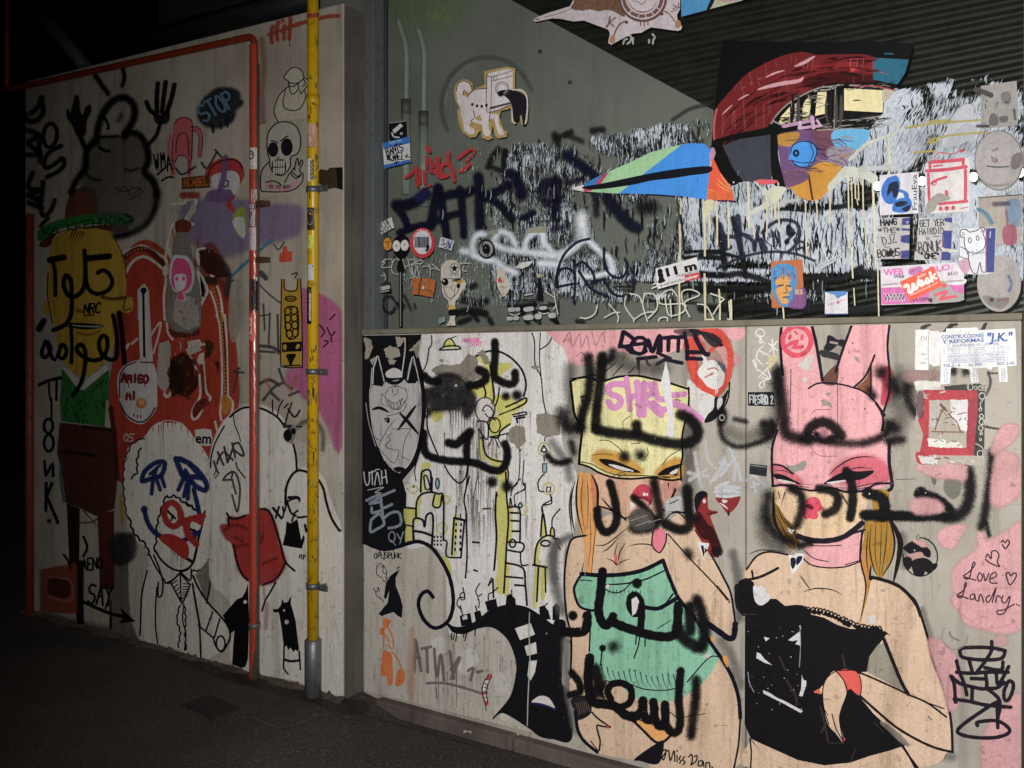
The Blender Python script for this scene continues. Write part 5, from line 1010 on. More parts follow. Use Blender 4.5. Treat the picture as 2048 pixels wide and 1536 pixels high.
# --- first painted woman (yellow mask)
g = R('grey_overspray', 'grey smudged overspray around the painted women'); tl('D3')
for s_, w in (('230,330 225,500 270,700', 90), ('600,290 750,330 950,330', 110), ('1150,720 1150,1000 1130,1300', 110), ('90,900 200,1050 230,1180', 70), ('470,330 560,250 640,230', 80)): g.l(s_, w, '#4a4640', .55, 1.0, wear=.35)
tl('D4')
for s_, w in (('110,520 90,700 130,900 170,1050', 80), ('230,470 120,560 110,800', 60), ('1480,600 1520,800 1530,1100', 70)): g.l(s_, w, '#6c6a68', .75, .8, wear=.35)
tl('D5'); g.l('200,560 200,800 230,1000 280,1250', 60, '#8a8680', .8, .8, wear=.3).l('1400,560 1480,700 1536,900', 70, '#6c6862', .5, 1.0, wear=.4)
tl('E3')
for s_, w in (('430,480 440,700 400,900', 130), ('1330,620 1400,700 1340,900', 130), ('60,850 200,900 380,850', 120), ('1380,420 1480,560', 120)): g.l(s_, w, '#55504a', .5, 1.0, wear=.35)
tl('E4'); g.l('330,330 360,500 480,560', 120, '#45413c', .5, 1.0, wear=.3).l('1400,460 1420,700', 60, '#6a665f', .5, 1.0)
tl('F5'); g.l('640,130 720,400 800,700 900,1000', 46, '#6e6a62', .5, .9, wear=.4).l('540,1240 700,1400 900,1440', 80, '#6e6a62', .55, .9, wear=.4); g.done()
g = R('painted_woman', 'painted woman in a yellow mask and green dress'); tl('D4')
g.f('250,490 350,465 380,430 480,330 600,300 690,330 870,330 960,400 1050,305 1130,325 1200,440 1340,640 1405,780 1462,900 1485,1080 1472,1222 1400,1200 1300,1140 1180,1040 D5 1180,380 1290,490 1365,705 1460,850 1525,1050 1540,1250 1490,1536 880,1536 900,1460 945,1345 890,1352 752,1466 450,1420 380,1395 310,1280 285,1150 240,1000 232,830 242,600 D4 205,1080 188,880 192,720 210,580', SK, 1, .08, 5); g.done()
wa = [o for o in RW.children if o.name == 'painted_woman'][0]
g = sub_of(wa, 'face', 'painted face in shade under the yellow mask'); g.f('425,0 700,25 1060,45 1048,110 1020,185 960,270 870,330 690,328 600,300 450,240 428,120', '#d9ae92').f('960,60 1060,50 1040,130 990,230 960,140', '#e09a90', .7, .1, 20)
g.l('470,170 510,220 560,270 650,330 760,290', 12, K, taper=1).l('450,240 520,260 600,300 660,345', 12, K).l('1040,110 1000,200 950,270', 14, K).l('985,60 990,120', 9, K, taper=2)
g.f('698,165 745,90 800,72 850,105 862,170 832,222 790,172 750,172', '#c42c48').f('715,172 800,190 832,235 860,200 800,165', '#8c1c34').e(800, 148, 9, 11, '#e8e2d8').e(820, 149, 8, 10, '#e8e2d8').l('780,90 790,125', 8, '#e890a0', taper=1).l('805,85 812,120', 7, '#e890a0', taper=1).l('762,100 770,135', 6, '#e890a0', taper=1).f('795,190 835,215 825,235', '#d890a0'); g.done()
g = sub_of(wa, 'mask', 'yellow painted mask and cap'); tl('D3')
g.f('235,432 300,405 370,400 470,430 600,398 740,390 850,410 980,442 1142,492 1138,620 1110,720 1090,900 1095,1000 1078,1080 1082,1180 1000,1192 850,1172 700,1182 560,1172 450,1130 380,1092 300,1066 312,980 320,790 270,720 248,580', '#e8e1a6', 1, .06, 5)
g.f('420,1020 480,985 600,1010 700,1060 770,1130 640,1135 540,1110 470,1070', '#d89c28', .85, .05, 50).f('900,1150 950,1090 1060,1040 1085,1150 1000,1165', '#d89c28', .85, .05, 40)
g.f('455,1032 540,1036 640,1070 770,1132 640,1122 560,1100 495,1072', '#15121a').f('528,1072 600,1082 720,1122 620,1112', '#dedad4').f('905,1152 970,1100 1095,1064 1062,1100 1052,1150 985,1148', '#15121a').f('995,1142 1052,1105 1045,1138', '#dedad4')
for s, w in (('455,885 530,890 600,940 640,980', 5), ('940,1075 990,1010 1070,962', 5), ('400,1000 480,990 560,1000', 4), ('690,700 640,740 640,800', 4), ('700,910 770,910', 4), ('820,940 830,990 790,1040', 4), ('300,1066 380,1092 450,1132 560,1170 700,1182 850,1172 1000,1192 1082,1182', 13), ('310,1050 400,1070 470,1110 580,1150 720,1155 860,1160 1000,1175', 6), ('560,1160 640,1130 700,1120', 4), ('600,1165 660,1145', 4), ('940,1160 1010,1165 1075,1150', 4)): g.l(s, w, K)
for s, w in (('235,432 300,408 370,402 470,432 600,398 740,390 850,410 980,442 1142,492', 14), ('230,415 420,385 500,410', 8), ('235,432 250,580 270,700 320,790 305,980 300,1066', 16), ('1142,480 1140,620 1100,800 1090,900 1095,1000 1080,1090 1085,1190', 12), ('440,420 500,360 580,290', 6), ('560,390 640,300', 6), ('680,370 730,320', 6), ('310,550 360,548', 9), ('320,560 325,600', 8), ('330,580 360,575', 6), ('1040,570 1080,580', 5)): g.l(s, w, K)
g.done()
g = sub_of(wa, 'hair', 'long orange painted hair'); tl('D4')
g.f('298,-10 380,-5 420,60 440,200 432,440 405,640 385,890 352,700 372,480 320,460 282,250 290,80', '#e2a055', 1, .05, 4).f('395,-10 425,60 440,200 430,300 410,200', '#d8885a', .8, .1, 10).f('330,420 385,400 400,640 370,700 350,600', '#e2a055')
for s, w in (('300,-10 280,120 285,280 330,465', 13), ('330,20 315,200 340,420', 5), ('360,0 370,180 365,400', 5), ('395,-5 440,100 442,240 432,330', 16), ('385,280 390,500 370,700', 4), ('270,40 240,180 245,330 270,450', 12), ('250,60 225,220 235,360 255,500', 8), ('350,380 330,470', 14), ('440,250 420,480 405,640 385,880', 5), ('375,640 350,900', 5), ('345,560 360,800', 5)): g.l(s, w, '#1b1416', taper=1)
g.done()
g = sub_of(wa, 'dress', 'green painted strapless dress'); tl('D5'); TE = '#86c2a4'
g.f('315,50 480,57 650,47 800,15 940,-58 1000,90 1060,235 1180,380 1290,490 1340,640 1365,705 1280,840 1172,945 1000,1022 850,1016 720,990 620,900 500,860 410,740 380,640 384,480 385,340 300,290 262,180', TE, 1, .08, 4)
for s, w in (('490,865 600,880 690,892 800,930 950,940 1060,920', 7), ('1130,875 1290,695 1365,680', 8), ('500,128 650,120 800,90 960,18', 10), ('490,160 570,190 640,172 705,105', 8), ('310,95 350,92', 7), ('360,95 400,100', 7), ('795,300 900,312 980,275 1052,230', 26), ('960,285 1020,200', 12), ('985,275 1045,240', 12), ('900,465 1000,405', 5), ('930,450 1010,400', 4)): g.l(s, w, NV)
g.l('318,45 480,57 650,47 800,13 945,-58', 26, NV).l('318,50 275,120 262,180 300,290 385,325 430,320', 16, NV)
for i in range(16):
    t = i/15; x = 430+t*640; y = 830+70*math.sin(t*1.6)+t*20; g.l(f'{x+20},{y+40} {x-25},{y-20} {x-45},{y-95-20*math.sin(i)}', 7, NV, taper=3)
for i in range(12):
    x = 1140+i*19; y = 905-i*20; g.l(f'{x},{y-60} {x+24},{y+18}', 8, NV, taper=1)
for i in range(10): x = 500+i*30; g.l(f'{x},{170+random.uniform(-8,8)} {x+random.uniform(-16,10)},{215+random.uniform(-10,20)}', 5, NV, taper=2)
for i in range(7): x = 740+i*45; g.l(f'{x},{915+i*3} {x+12},{985}', 6, NV, taper=1)
for s in ('380,160 450,140', '640,260 680,270', '630,300 680,300', '480,280 510,265', '480,220 530,180', '790,110 865,120', '800,95 920,65', '390,490 410,540', '410,740 430,680', '430,780 480,850'): g.l(s, 6, NV, taper=1)
g.d(520, 140, 14, '#e4e2de', .4).l('520,110 525,170', 8, '#e4e2de', taper=1).l('490,150 555,125', 8, '#e4e2de', taper=1).f('1260,670 1300,640 1310,670 1270,690', '#d8dcd4', .7, .4, 6); g.done()
g = sub_of(wa, 'line_work')
g.l('945,-58 1000,90 1070,240 1200,400 1300,560 1410,720 1480,850 1525,1000 1538,1150', 24, NV).l('1290,428 1390,500 1450,540 1488,525 1500,430', 36, NV).l('385,330 385,480 378,640', 10, NV).l('232,560 240,650 232,850', 7, NV)
tl('D4'); g.l('1195,425 1330,640 1400,770 1462,900 1490,1060 1500,1160', 13, NV).l('985,455 1060,540 1160,650 1340,840 1440,960', 9, NV).l('1360,850 1450,960 1450,980', 7, NV).l('350,465 250,490 212,580 192,720 188,880 205,1080 240,1250 235,1536', 13, NV).l('400,450 350,465', 20, NV, taper=1).l('320,760 330,700 345,640', 10, NV, taper=2)
for s in ('480,590 530,560 610,470', '600,510 575,600 575,650 590,690', '660,515 615,590 600,660', '500,638 560,660 590,690 640,660 692,645', '590,690 550,750', '690,545 760,530 860,540 920,592', '420,540 500,535 580,480 680,400', '640,590 690,540', '640,450 560,540'): g.l(s, 8, '#2a1a1e', taper=1)
g.f('570,640 580,600 590,630 598,680 620,650 600,690', '#d86a5a').f('868,432 930,415 972,460 960,530 918,596 866,545', '#e0758a').l('868,432 862,540 918,596 965,520 972,450', 9, NV)
g.l('960,268 1030,280 1110,290', 12, NV).l('960,360 1000,300 1060,290 1110,330', 8, NV).f('980,200 1080,170 1090,250 970,270', '#c9c9cc', .8, .1, 10).l('1000,220 1060,190', 6, K)
tl('D5'); g.f('740,1160 860,1205 1005,1280 940,1332 860,1300 780,1220', '#e6a558')
for s, w in (('700,1160 780,1235 860,1315 900,1340 950,1335 1010,1280', 16), ('740,1160 860,1200 1000,1270', 7), ('620,1080 740,1180', 10)): g.l(s, w, NV)
g.f('890,1352 950,1335 910,1500 770,1480 730,1465', '#15131b').f('240,1010 365,985 392,1108 300,1165 270,1100', '#241f26', .95)
for i in range(7): g.l(f'{275+i*15},{1035-i*3} {298+i*14},{1125-i*4}', 6, '#c9ae98', taper=1)
g.l('400,1110 450,1160 540,1222', 11, NV).l('540,1222 490,1218 438,1212 450,1280 462,1330 455,1400', 11, NV).d(520, 1222, 12, '#c83048', .3).l('270,1100 290,1240 340,1330 440,1415', 20, NV).l('390,1330 450,1410', 7, NV).l('1538,1150 1525,1350 1490,1536', 12, NV).l('290,1170 340,1130 390,1110', 8, NV)
g.f('1405,680 1440,690 1440,760 1415,720', '#e8a028').f('1310,525 1335,540 1330,570 1312,550', '#e8a028')
g.l('1000,1110 1090,1180', 6, K).l('1050,1170 1130,1140 1270,1118', 5, K); g.done()
g = sub_of(wa, 'signature', 'black script signature at the bottom edge')
for s in ('935,1412 965,1395 960,1450 945,1475 940,1455 985,1400 1000,1480 1030,1402 1035,1485', '1052,1440 1052,1490', '1052,1400 1056,1408', '1080,1445 1068,1470 1085,1480 1072,1500', '1108,1450 1095,1475 1115,1490 1098,1510', '1140,1452 1165,1432 1170,1480 1160,1512 1200,1480 1205,1440 1185,1450', '1245,1480 1220,1485 1215,1515 1240,1520 1252,1482 1258,1525', '1275,1495 1272,1535', '1275,1500 1300,1495 1305,1536', '1320,1530 1326,1534'): g.l(s, 9, '#241a1e')
g.done()
g = R('painted_tag', 'pink bubble letters SHRE across the yellow cap'); tl('D3'); HP = '#dc8fc4'
for s, w in (('640,455 560,455 520,490 545,530 610,560 615,610 560,635 525,590', 40), ('665,410 680,540 690,650', 36), ('680,555 750,545', 36), ('745,440 755,560 765,690', 40), ('800,450 795,690', 40), ('790,460 850,465 860,520 800,560 850,620 930,690', 40), ('880,450 905,560 965,570', 38), ('985,545 1110,530', 36), ('870,600 930,650 960,650', 40), ('1030,600 1130,650 1230,725', 46)): g.l(s, w, HP, .96, .15)
g.done()
g = R('taped_white_strip', 'white torn strip hanging over the yellow cap'); g.f('968,280 985,360 1005,500 1020,650 1032,870 970,860 990,700 955,560 930,450', '#dcdadc', 1, .15, 3, False).done()
g = R('spray_tag', 'black soft sprayed strokes over the yellow cap and face')
for s, w, so in (('370,250 385,400 365,560 320,700 310,790', 84, .6), ('478,240 460,450 435,640 428,800', 78, .5), ('430,800 550,830 750,850 900,890 1080,915 1190,880 1210,800 1150,720 1080,690', 84, .5), ('740,765 745,820', 78, .5), ('170,680 210,780 300,790', 120, .7), ('55,1000 100,1045 160,1060 225,1040', 56, .7), ('240,900 260,980', 60, .8), ('560,200 540,260 460,300', 60, .9), ('1400,660 1395,750', 64, .7)): g.l(s, w, SPR, .95, so)
g.d(650, 1010, 44, SPR, .7).d(772, 1000, 46, SPR, .8); tl('D4')
for s, w, so in (('438,270 450,370 500,440 560,410 590,330 575,200 545,80 535,60', 62, .4), ('875,50 895,160 920,320 860,400 760,420 710,410', 76, .6), ('720,175 800,250 880,340', 60, .6), ('960,375 1070,420 1145,390 1140,250 1130,110', 78, .5), ('1130,590 1148,620', 70, .8)): g.l(s, w, SPR, .95, so)
g.f('690,330 760,270 840,310 860,390 740,410', '#55524f', .8, .3, 30).l('700,350 820,310', 5, '#a8a8a8', .7).l('740,390 850,350', 5, '#a8a8a8', .7).f('692,200 728,228 698,275', '#dcd8d6', sm=False); g.done()
g = R('spray_tag', 'black sprayed Arabic writing across the green dress')
for s, w, so in (('480,740 465,900 450,1030 470,1120 510,1155 550,1110 560,1085', 56, .22), ('560,1130 640,1165 760,1205 880,1235 1000,1240 1050,1190 1062,1000', 58, .25), ('770,1060 720,1060 690,1000 700,935 740,925 775,980 780,1080 770,1190', 46, .2), ('1150,1010 1155,1200', 84, .5), ('1205,960 1240,1060 1265,1200 1240,1330', 92, .55), ('1060,1180 1110,1260 1200,1320', 96, .5), ('195,1205 260,1210 330,1200 358,1160 362,1080', 60, .22)): g.l(s, w, SPR, .97, so)
g.f('705,955 740,935 760,970 735,1060 710,1080', '#d8d6d4', sm=False)
for x, y, r, so in ((745, 832, 38, .3), (480, 1330, 26, .4), (565, 1318, 46, .8), (252, 1080, 36, .35)): g.d(x, y, r, SPR, so)
for s in ('740,1240 735,1300', '765,1245 755,1310 735,1370 722,1405', '808,1260 806,1315', '475,1350 465,1460', '750,830 755,870'): g.l(s, 9, SPR)
g.done()
g = R('spray_tag', 'black sprayed Arabic writing along the hem of the green dress'); tl('D5')
for s, w, so in (('382,690 370,850 385,980 420,1035 500,1045 580,1065 660,1130 740,1135 785,1090 790,1020', 60, .25), ('545,1010 520,950 550,895 630,885 700,935 690,1030 610,1070 560,1050', 44, .22), ('790,1100 820,1165 865,1150 878,1100 870,1030', 56, .25), ('878,1150 920,1215 960,1180 960,1050', 56, .25), ('960,1190 1010,1262 1060,1250 1078,1160 1065,1000 1080,790', 62, .35), ('1200,860 1195,1000 1175,1150 1160,1290', 76, .6), ('245,805 300,880 305,950 230,975', 56, .4), ('420,780 450,880 440,960', 96, .5)): g.l(s, w, SPR, .97, so)
g.l('500,880 470,950 490,1000', 30, SPR, .8, .6); g.done()
g = R('stencil_figure', 'dark red stencilled lady in a black veil'); tl('D4')
g.f('1195,170 1235,130 1278,140 1275,190 1245,200 1230,290 1200,265', '#17121a', .97, .1, 8).f('1250,190 1280,180 1292,265 1362,285 1305,312 1332,400 1385,560 1372,620 1320,612 1232,482 1180,360 1205,300', '#8e1c1e', .97, .15, 6)
g.f('1180,330 1220,290 1280,380 1330,420 1390,560 1395,600 1350,620 1300,500 1240,470', '#1a1014', .7, .5, 16).e(1262, 200, 10, 15, '#d8c8c0').l('1290,300 1350,290', 12, '#5a1014', .8).d(1350, 590, 36, '#17121a', .5).d(1190, 340, 30, '#17121a', .8); g.done()
g = R('painted_tag', 'white brush strokes above a small dark red balloon')
g.f('1352,170 1400,240 1446,292 1512,230 1532,150 1440,130', '#8a1a20', .97, .2, 4).f('1380,215 1440,260 1420,235', '#d8d4d0').d(1448, 300, 10, '#2a1418', .2).l('1448,280 1450,310', 7, '#2a1418').f('1400,190 1440,200 1410,215', '#cfcac6')
for s in ('1350,100 1440,90 1536,98', '1345,130 1450,120 1536,135', '1360,160 1440,165 1530,150', '1380,80 1440,60'): g.l(s, 24, '#cfcfd4', .85, .3, wear=.35)
tl('D3')
for s in ('1190,980 1205,1090 1240,1240', '1140,1135 1210,1150 1295,1160', '1150,1190 1280,1110', '1270,900 1290,1030 1345,1100', '1300,1220 1380,1110 1410,1050 1430,1110 1330,1190', '1450,940 1500,1060 1490,1190', '1380,1060 1420,1040'): g.l(s, 30, '#d2d0ce', .7, .45, wear=.35)
tl('E3')
for s in ('60,940 110,1070 170,1230', '0,1200 120,1080 160,1240', '210,1230 270,1200 360,1290', '230,1290 300,1260', '0,1290 150,1290', '0,1330 150,1330', '260,1250 270,1320', '30,1060 20,1180'): g.l(s, 26, '#cdd2d8', .65, .5, wear=.4)
g.done()
g = R('sprayed_dotted_ring', 'black speckled sprayed ring between the two women')
for s, w in (('10,720 0,800 20,900 70,950 150,975 250,955 350,915 400,850 395,780', 44), ('330,790 400,820', 60), ('110,760 200,780', 40)): g.l(s, w, '#151315', .9, .9, wear=.4)
g.d(15, 740, 46, '#151315', .8).d(370, 840, 70, '#151315', .9).r(15, 750, 18, 22, 6, '#a8a294'); g.done()
# --- second painted woman (pink rabbit-eared mask)
g = R('painted_woman', 'painted woman in a pink mask with long ears and black top'); tl('E4')
g.f('205,725 280,625 370,590 520,610 640,640 690,500 980,460 1090,600 1160,780 1300,820 1420,880 1500,970 F5 560,55 625,200 685,400 740,600 820,800 870,1000 905,1150 900,1375 860,1395 E5 1500,1536 240,1536 240,1300 200,1000 200,300 190,80', SK, 1, .06, 5); g.done()
wb = [o for o in RW.children if o.name == 'painted_woman.001'][0]
g = sub_of(wb, 'face', 'painted pale face below the pink mask'); tl('E4'); g.f('408,108 600,95 900,95 1110,130 1112,330 1050,420 900,480 720,480 620,450 520,350 430,210', '#dcbd98', 1, .06, 5)
g.f('650,205 672,185 700,172 735,172 765,195 780,235 800,262 775,270 745,285 755,310 745,332 715,340 690,328 660,340 640,320 636,290 650,272 625,262 632,225', '#d63c58').f('655,235 690,225 720,255 690,260', '#5c1018').l('700,185 730,215', 8, '#f0a0b0', taper=1).l('720,180 745,205', 7, '#f0a0b0', taper=1).l('660,290 672,320', 8, '#f0a0b0', taper=1).l('700,300 712,322', 8, '#f0a0b0', taper=1).l('640,240 650,210', 6, '#f0a0b0', taper=1)
g.l('500,130 480,200 465,250', 14, '#6a5a60', .7, taper=2).l('930,140 960,190 1000,260', 12, '#5a4a50', .8, taper=1).l('450,130 460,180', 8, '#5a4a50', .7); g.done()
g = sub_of(wb, 'mask', 'pink painted mask with two long ears'); tl('E3')
g.f('478,25 700,25 740,200 788,462 885,490 890,420 930,250 1012,38 1302,36 1288,200 1305,380 1302,560 1262,700 1258,900 1300,960 1292,1100 1312,1260 1200,1302 1000,1312 800,1292 600,1302 400,1270 398,1050 410,920 440,850 470,700 490,560 472,300', PK, 1, .06, 4, False)
g.f('786,462 830,400 905,345 892,490 800,492', '#6a4838').f('1050,520 1125,450 1165,340 1160,570 1110,550', '#8a5038').f('1240,400 1302,380 1302,580 1250,640 1262,500', '#c43050', .9, .1, 30).f('400,1130 480,1140 560,1190 620,1260 480,1240', '#dc6878', .8, .1, 40).f('880,1180 1000,1090 1150,1070 1260,1130 1280,1210 1080,1250 960,1230', '#dc5e72', .8, .05, 60)
for p in ('772,615 800,608 850,640 858,672 820,650 785,662', '815,565 845,560 840,585', '1030,280 1055,285 1078,330 1045,310', '500,1110 560,1120 655,1080 665,1105 640,1150 560,1172 510,1130'): g.f(p, '#98948c', .95, .4, 0, .8)
g.f('600,350 650,300 715,270 710,390 650,380', '#d8d2ce', .85, .45, 0, 1.0).d(650, 455, 18, '#d2ccc8', .3).d(1112, 683, 7, '#6a5a5e', .2).d(1018, 610, 5, '#6a5a5e', .2)
for s, w in (('475,20 464,150 470,300 482,420', 18), ('702,28 742,200 786,462', 20), ('1012,38 960,180 912,320 890,400', 16), ('680,525 760,485 900,490 1010,515 1110,555 1200,640 1250,750 1255,850', 11), ('1302,34 1286,200 1302,400 1300,550 1258,700', 14), ('1258,690 1250,800 1240,850', 12), ('1300,950 1300,1100 1322,1270 1290,1312', 22), ('440,850 405,960 398,1060 405,1275', 16), ('1030,515 1110,440 1160,340 1187,270', 13), ('1155,340 1160,570', 8), ('1200,640 1240,700 1262,730', 18), ('900,420 905,900', 4), ('545,380 540,700', 5)): g.l(s, w, '#1e1626')
g.f('412,1186 480,1190 560,1228 622,1262 520,1242 440,1222', '#15111a').f('440,1226 500,1232 582,1256 500,1250', '#dedad4').f('798,1262 880,1200 980,1158 1060,1165 1182,1160 1090,1222 960,1232', '#15111a').f('818,1252 880,1240 972,1230 900,1250', '#dedad4')
for s, w in (('410,1110 480,1122 560,1180', 12), ('830,1200 900,1130 1000,1070 1100,1050 1192,1055', 9), ('950,1165 1060,1135 1180,1142', 6), ('415,1155 500,1160 560,1190', 5), ('400,1275 500,1270 640,1300 720,1310 860,1290 960,1320 1100,1310 1200,1260 1310,1255', 14), ('420,1255 560,1270 700,1290', 6), ('860,1285 1000,1290 1150,1260 1290,1230', 6), ('900,1300 1020,1305 1190,1270', 5), ('700,1270 860,1268', 5)): g.l(s, w, '#1e1626', taper=1 if w < 10 else 0)
for s in ('700,720 740,690 840,690', '690,800 740,740', '700,980 760,1040 900,1045', '1500,1220 1350,1225'): g.l(s, 4, '#6a4a56', .7)
g.done()
g = sub_of(wb, 'hair', 'two brown painted hair tails'); tl('E4'); HB = '#a87c1e'
g.f('408,225 440,235 500,330 570,400 605,520 545,565 460,450 402,340', '#8c6622', 1, .05, 4).f('1175,140 1290,130 1292,300 1338,500 1322,650 1240,785 1205,765 1165,700 1152,830 1112,1000 1072,1140 1122,880 1080,650 1108,400 1135,340 1180,320', HB, 1, .05, 4).f('1085,600 1130,600 1150,760 1120,960 1115,820', '#c08038')
for s, w in (('1310,340 1355,430 1385,520 1370,650 1330,830', 36), ('1290,140 1300,320 1340,500 1320,650 1240,785', 12), ('1115,340 1080,640 1120,860 1075,1130', 11), ('1160,380 1150,560 1180,720 1210,770', 8), ('1200,330 1190,560 1210,740', 5), ('1240,340 1235,560 1225,770', 5), ('1285,360 1270,560 1240,770', 6), ('1140,420 1125,600 1140,760', 7), ('1150,820 1120,960', 7), ('1160,690 1150,800 1180,790', 14), ('415,120 410,230 430,380 520,540', 18), ('440,240 480,340 560,430', 6), ('430,300 500,440 560,540', 6), ('480,320 560,420 590,500', 10), ('1320,700 1310,860', 10), ('1300,690 1290,790', 8)): g.l(s, w, '#1b1418', taper=1)
g.done()
g = sub_of(wb, 'scarf', 'pink painted scarf'); g.f('655,560 690,510 900,500 1092,445 1085,560 1072,665 960,700 800,712 690,680', PK, 1, .06, 4)
for s, w in (('600,470 700,500 830,505 960,470 1090,370', 34), ('690,540 800,545 930,540', 6), ('650,580 720,640 830,665', 6), ('640,640 700,690 820,712 960,705 1075,665', 9), ('1092,440 1080,560 1075,665', 14), ('960,690 1060,660', 6), ('980,460 1110,420', 14), ('1020,430 1095,350', 8)): g.l(s, w, '#1e1626')
g.done()
g = sub_of(wb, 'black_top', 'black painted frilled top'); tl('E5'); BT = '#121015'
g.f('130,140 150,100 200,78 255,110 275,200 300,265 370,240 430,240 500,295 580,285 640,290 700,360 800,385 900,440 1000,470 1100,475 1200,450 1280,505 1215,590 1155,680 1128,795 1062,800 1060,980 1180,1125 1440,1358 1300,1400 1150,1440 1000,1492 800,1512 600,1472 400,1382 240,1310 192,1200 195,370 150,300', BT, 1, .05, 4, False)
for i in range(34):
    t = i/33; x = 280+t*950; y = 245+t*215+25*math.sin(t*9); g.r(x, y, 12, 22, 9, BT, rot=random.uniform(-.6, .6)).d(x+random.uniform(-14, 14), y+14, random.uniform(12, 22), BT, .15)
g.f('258,140 280,150 320,140 352,180 382,232 330,280 290,275 265,230', '#d6d4d6', 1, .2, 4).f('1140,410 1170,360 1192,400 1170,430', '#d6d4d6', .9, .3, 6)
for p in ('338,530 380,540 352,562', '525,556 616,485 617,595 580,585 600,550 560,560', '285,648 310,660 340,700 400,747 340,725 280,690', '330,940 372,955 440,1000 500,1025 637,1100 620,1112 500,1045 335,962', '630,820 640,860 662,868 660,900 632,985 608,982 625,930', '617,436 622,470 615,470'): g.f(p, '#d3d2d6', .97, .2, 2, False)
for s in ('455,680 500,780', '510,860 580,980 590,1050', '940,670 960,760', '770,1060 800,1180 830,1330', '780,1260 820,1180'): g.l(s, 16, '#4a3c38', .6, .5, wear=.4)
for i in range(26): g.d(random.uniform(210, 640), random.uniform(430, 1100), random.uniform(2, 5), '#b8b4b0', .2)
g.l('615,440 618,600 610,760', 5, '#a8a8b0', .8, wear=.5).l('215,800 225,880 260,950', 6, '#b8b8c0', .7, .4, wear=.5); g.done()
g = sub_of(wb, 'forearm', 'painted bent forearm and hand'); g.f('1062,798 1180,838 1300,900 1452,985 F5 520,890 850,1085 905,1200 900,1375 700,1335 500,1225 300,1082 85,895', SK, 1, .06, 3, False); tl('E5')
g.f('1150,680 1215,590 1258,580 1300,660 1370,800 1415,945 1300,885 1130,795', '#9a9486', .95, .2, 3, False)
g.f('790,965 800,885 832,832 890,792 958,865 976,960 930,1090 918,1180 950,1335 892,1270 832,1200 800,1085', SK, 1, .05, 3).f('890,790 960,778 1042,790 1080,860 1082,940 1066,982 1000,930 968,935 950,865', '#de4c40', 1, .06, 3, False).f('930,1292 962,1312 946,1348', '#d03040', sm=False).f('722,952 770,928 778,965 745,960', '#d8603a').f('768,930 800,900 790,965', SK)
for s, w in (('890,792 832,832 800,885 788,965 800,1085 835,1200', 7), ('890,790 950,865 975,960 930,1090 918,1180 950,1340', 7), ('800,1085 830,1130', 5), ('860,1120 890,1230 950,1340', 7), ('1000,930 1066,982 1085,930 1080,860 1042,790 890,788', 7)): g.l(s, w, '#1b1418')
tl('F5')
for s, w in (('500,-5 575,60 630,200 690,400 730,580 800,760 860,950 895,1150 905,1395', 19), ('905,1395 760,1360 600,1290 400,1170 200,1000 88,900', 18), ('75,690 200,742 400,832 520,890 680,960 850,1085', 14), ('300,400 400,650 460,790 515,885', 26), ('680,960 830,1012', 9), ('460,1330 520,1430 600,1536', 16), ('660,1020 760,1050', 0.1)):
    if w > 1: g.l(s, w, '#1b1418')
g.f('270,1130 400,1210 520,1330 470,1320 380,1240', '#8d867c', .7, .3, 10); g.done()
g = sub_of(wb, 'line_work'); tl('E4')
for s, w in (('610,765 650,820 695,885', 8), ('635,900 700,878 760,870 860,882 938,920', 8), ('205,725 280,625 380,590 520,612', 12), ('220,610 320,575 500,590', 6), ('190,810 300,785 390,745 445,715', 17), ('245,735 255,800', 12), ('380,760 420,700', 6), ('1160,785 1230,800 1350,840 1440,910 1510,1000 1540,1080', 22), ('1180,800 1300,830 1420,890', 8)): g.l(s, w, '#1b1418', taper=1 if w < 9 else 0)
tl('E5'); g.l('130,140 135,280 180,350', 30, '#16131a').l('230,1310 240,1420 235,1536', 10, '#1b1418').l('240,1320 310,1410', 7, '#1b1418', taper=2).l('1400,1370 1450,1440 1500,1536', 14, '#1b1418').l('410,1480 500,1510', 6, '#1b1418', taper=1).l('500,1500 560,1530', 6, '#1b1418', taper=1).l('1080,1520 1180,1490', 6, '#1b1418', taper=1).l('1260,490 1310,520', 14, '#1b1418', taper=2)
g.f('535,85 545,125 525,120', '#b0a498').d(530, 100, 16, '#b4a898', .5); g.done()
g = R('spray_tag', 'black soft sprayed writing over the pink mask'); tl('E3')
for s, w, so in (('445,390 455,500 480,650 500,850 560,900 680,920', 104, .65), ('660,900 700,820 790,785 870,820 930,890', 84, .5), ('650,905 780,925 900,940 1060,950 1180,925 1260,880 1310,810', 70, .75), ('740,880 800,920 880,900', 60, .6), ('1180,590 1150,540', 66, .8), ('1320,480 1360,540', 110, 1.0), ('1290,800 1340,830', 90, .9), ('1290,930 1400,920', 60, 1.0)): g.l(s, w, SPR, .93, so)
g.d(1240, 400, 56, SPR, .75).d(800, 868, 34, '#a86a74', .6, .6)
tl('E4')
for s, w, so in (('375,150 355,280 390,400 470,480 560,510', 96, .8), ('545,105 620,150 630,260 590,390', 74, .65), ('760,105 850,120 905,170 885,260 810,300', 70, .5), ('970,-30 1010,60 1020,200 1000,330', 68, .4), ('1130,140 1230,170 1265,240 1250,320', 84, .35), ('1110,310 1250,320 1400,315 1560,318', 76, .45), ('600,545 700,520', 60, .7)): g.l(s, w, SPR, .95, so)
g.d(1148, 145, 6, '#d8d4d0', .2); g.done()
g = R('spray_tag', 'black soft sprayed Arabic writing at the right edge of the wall'); tl('F4')
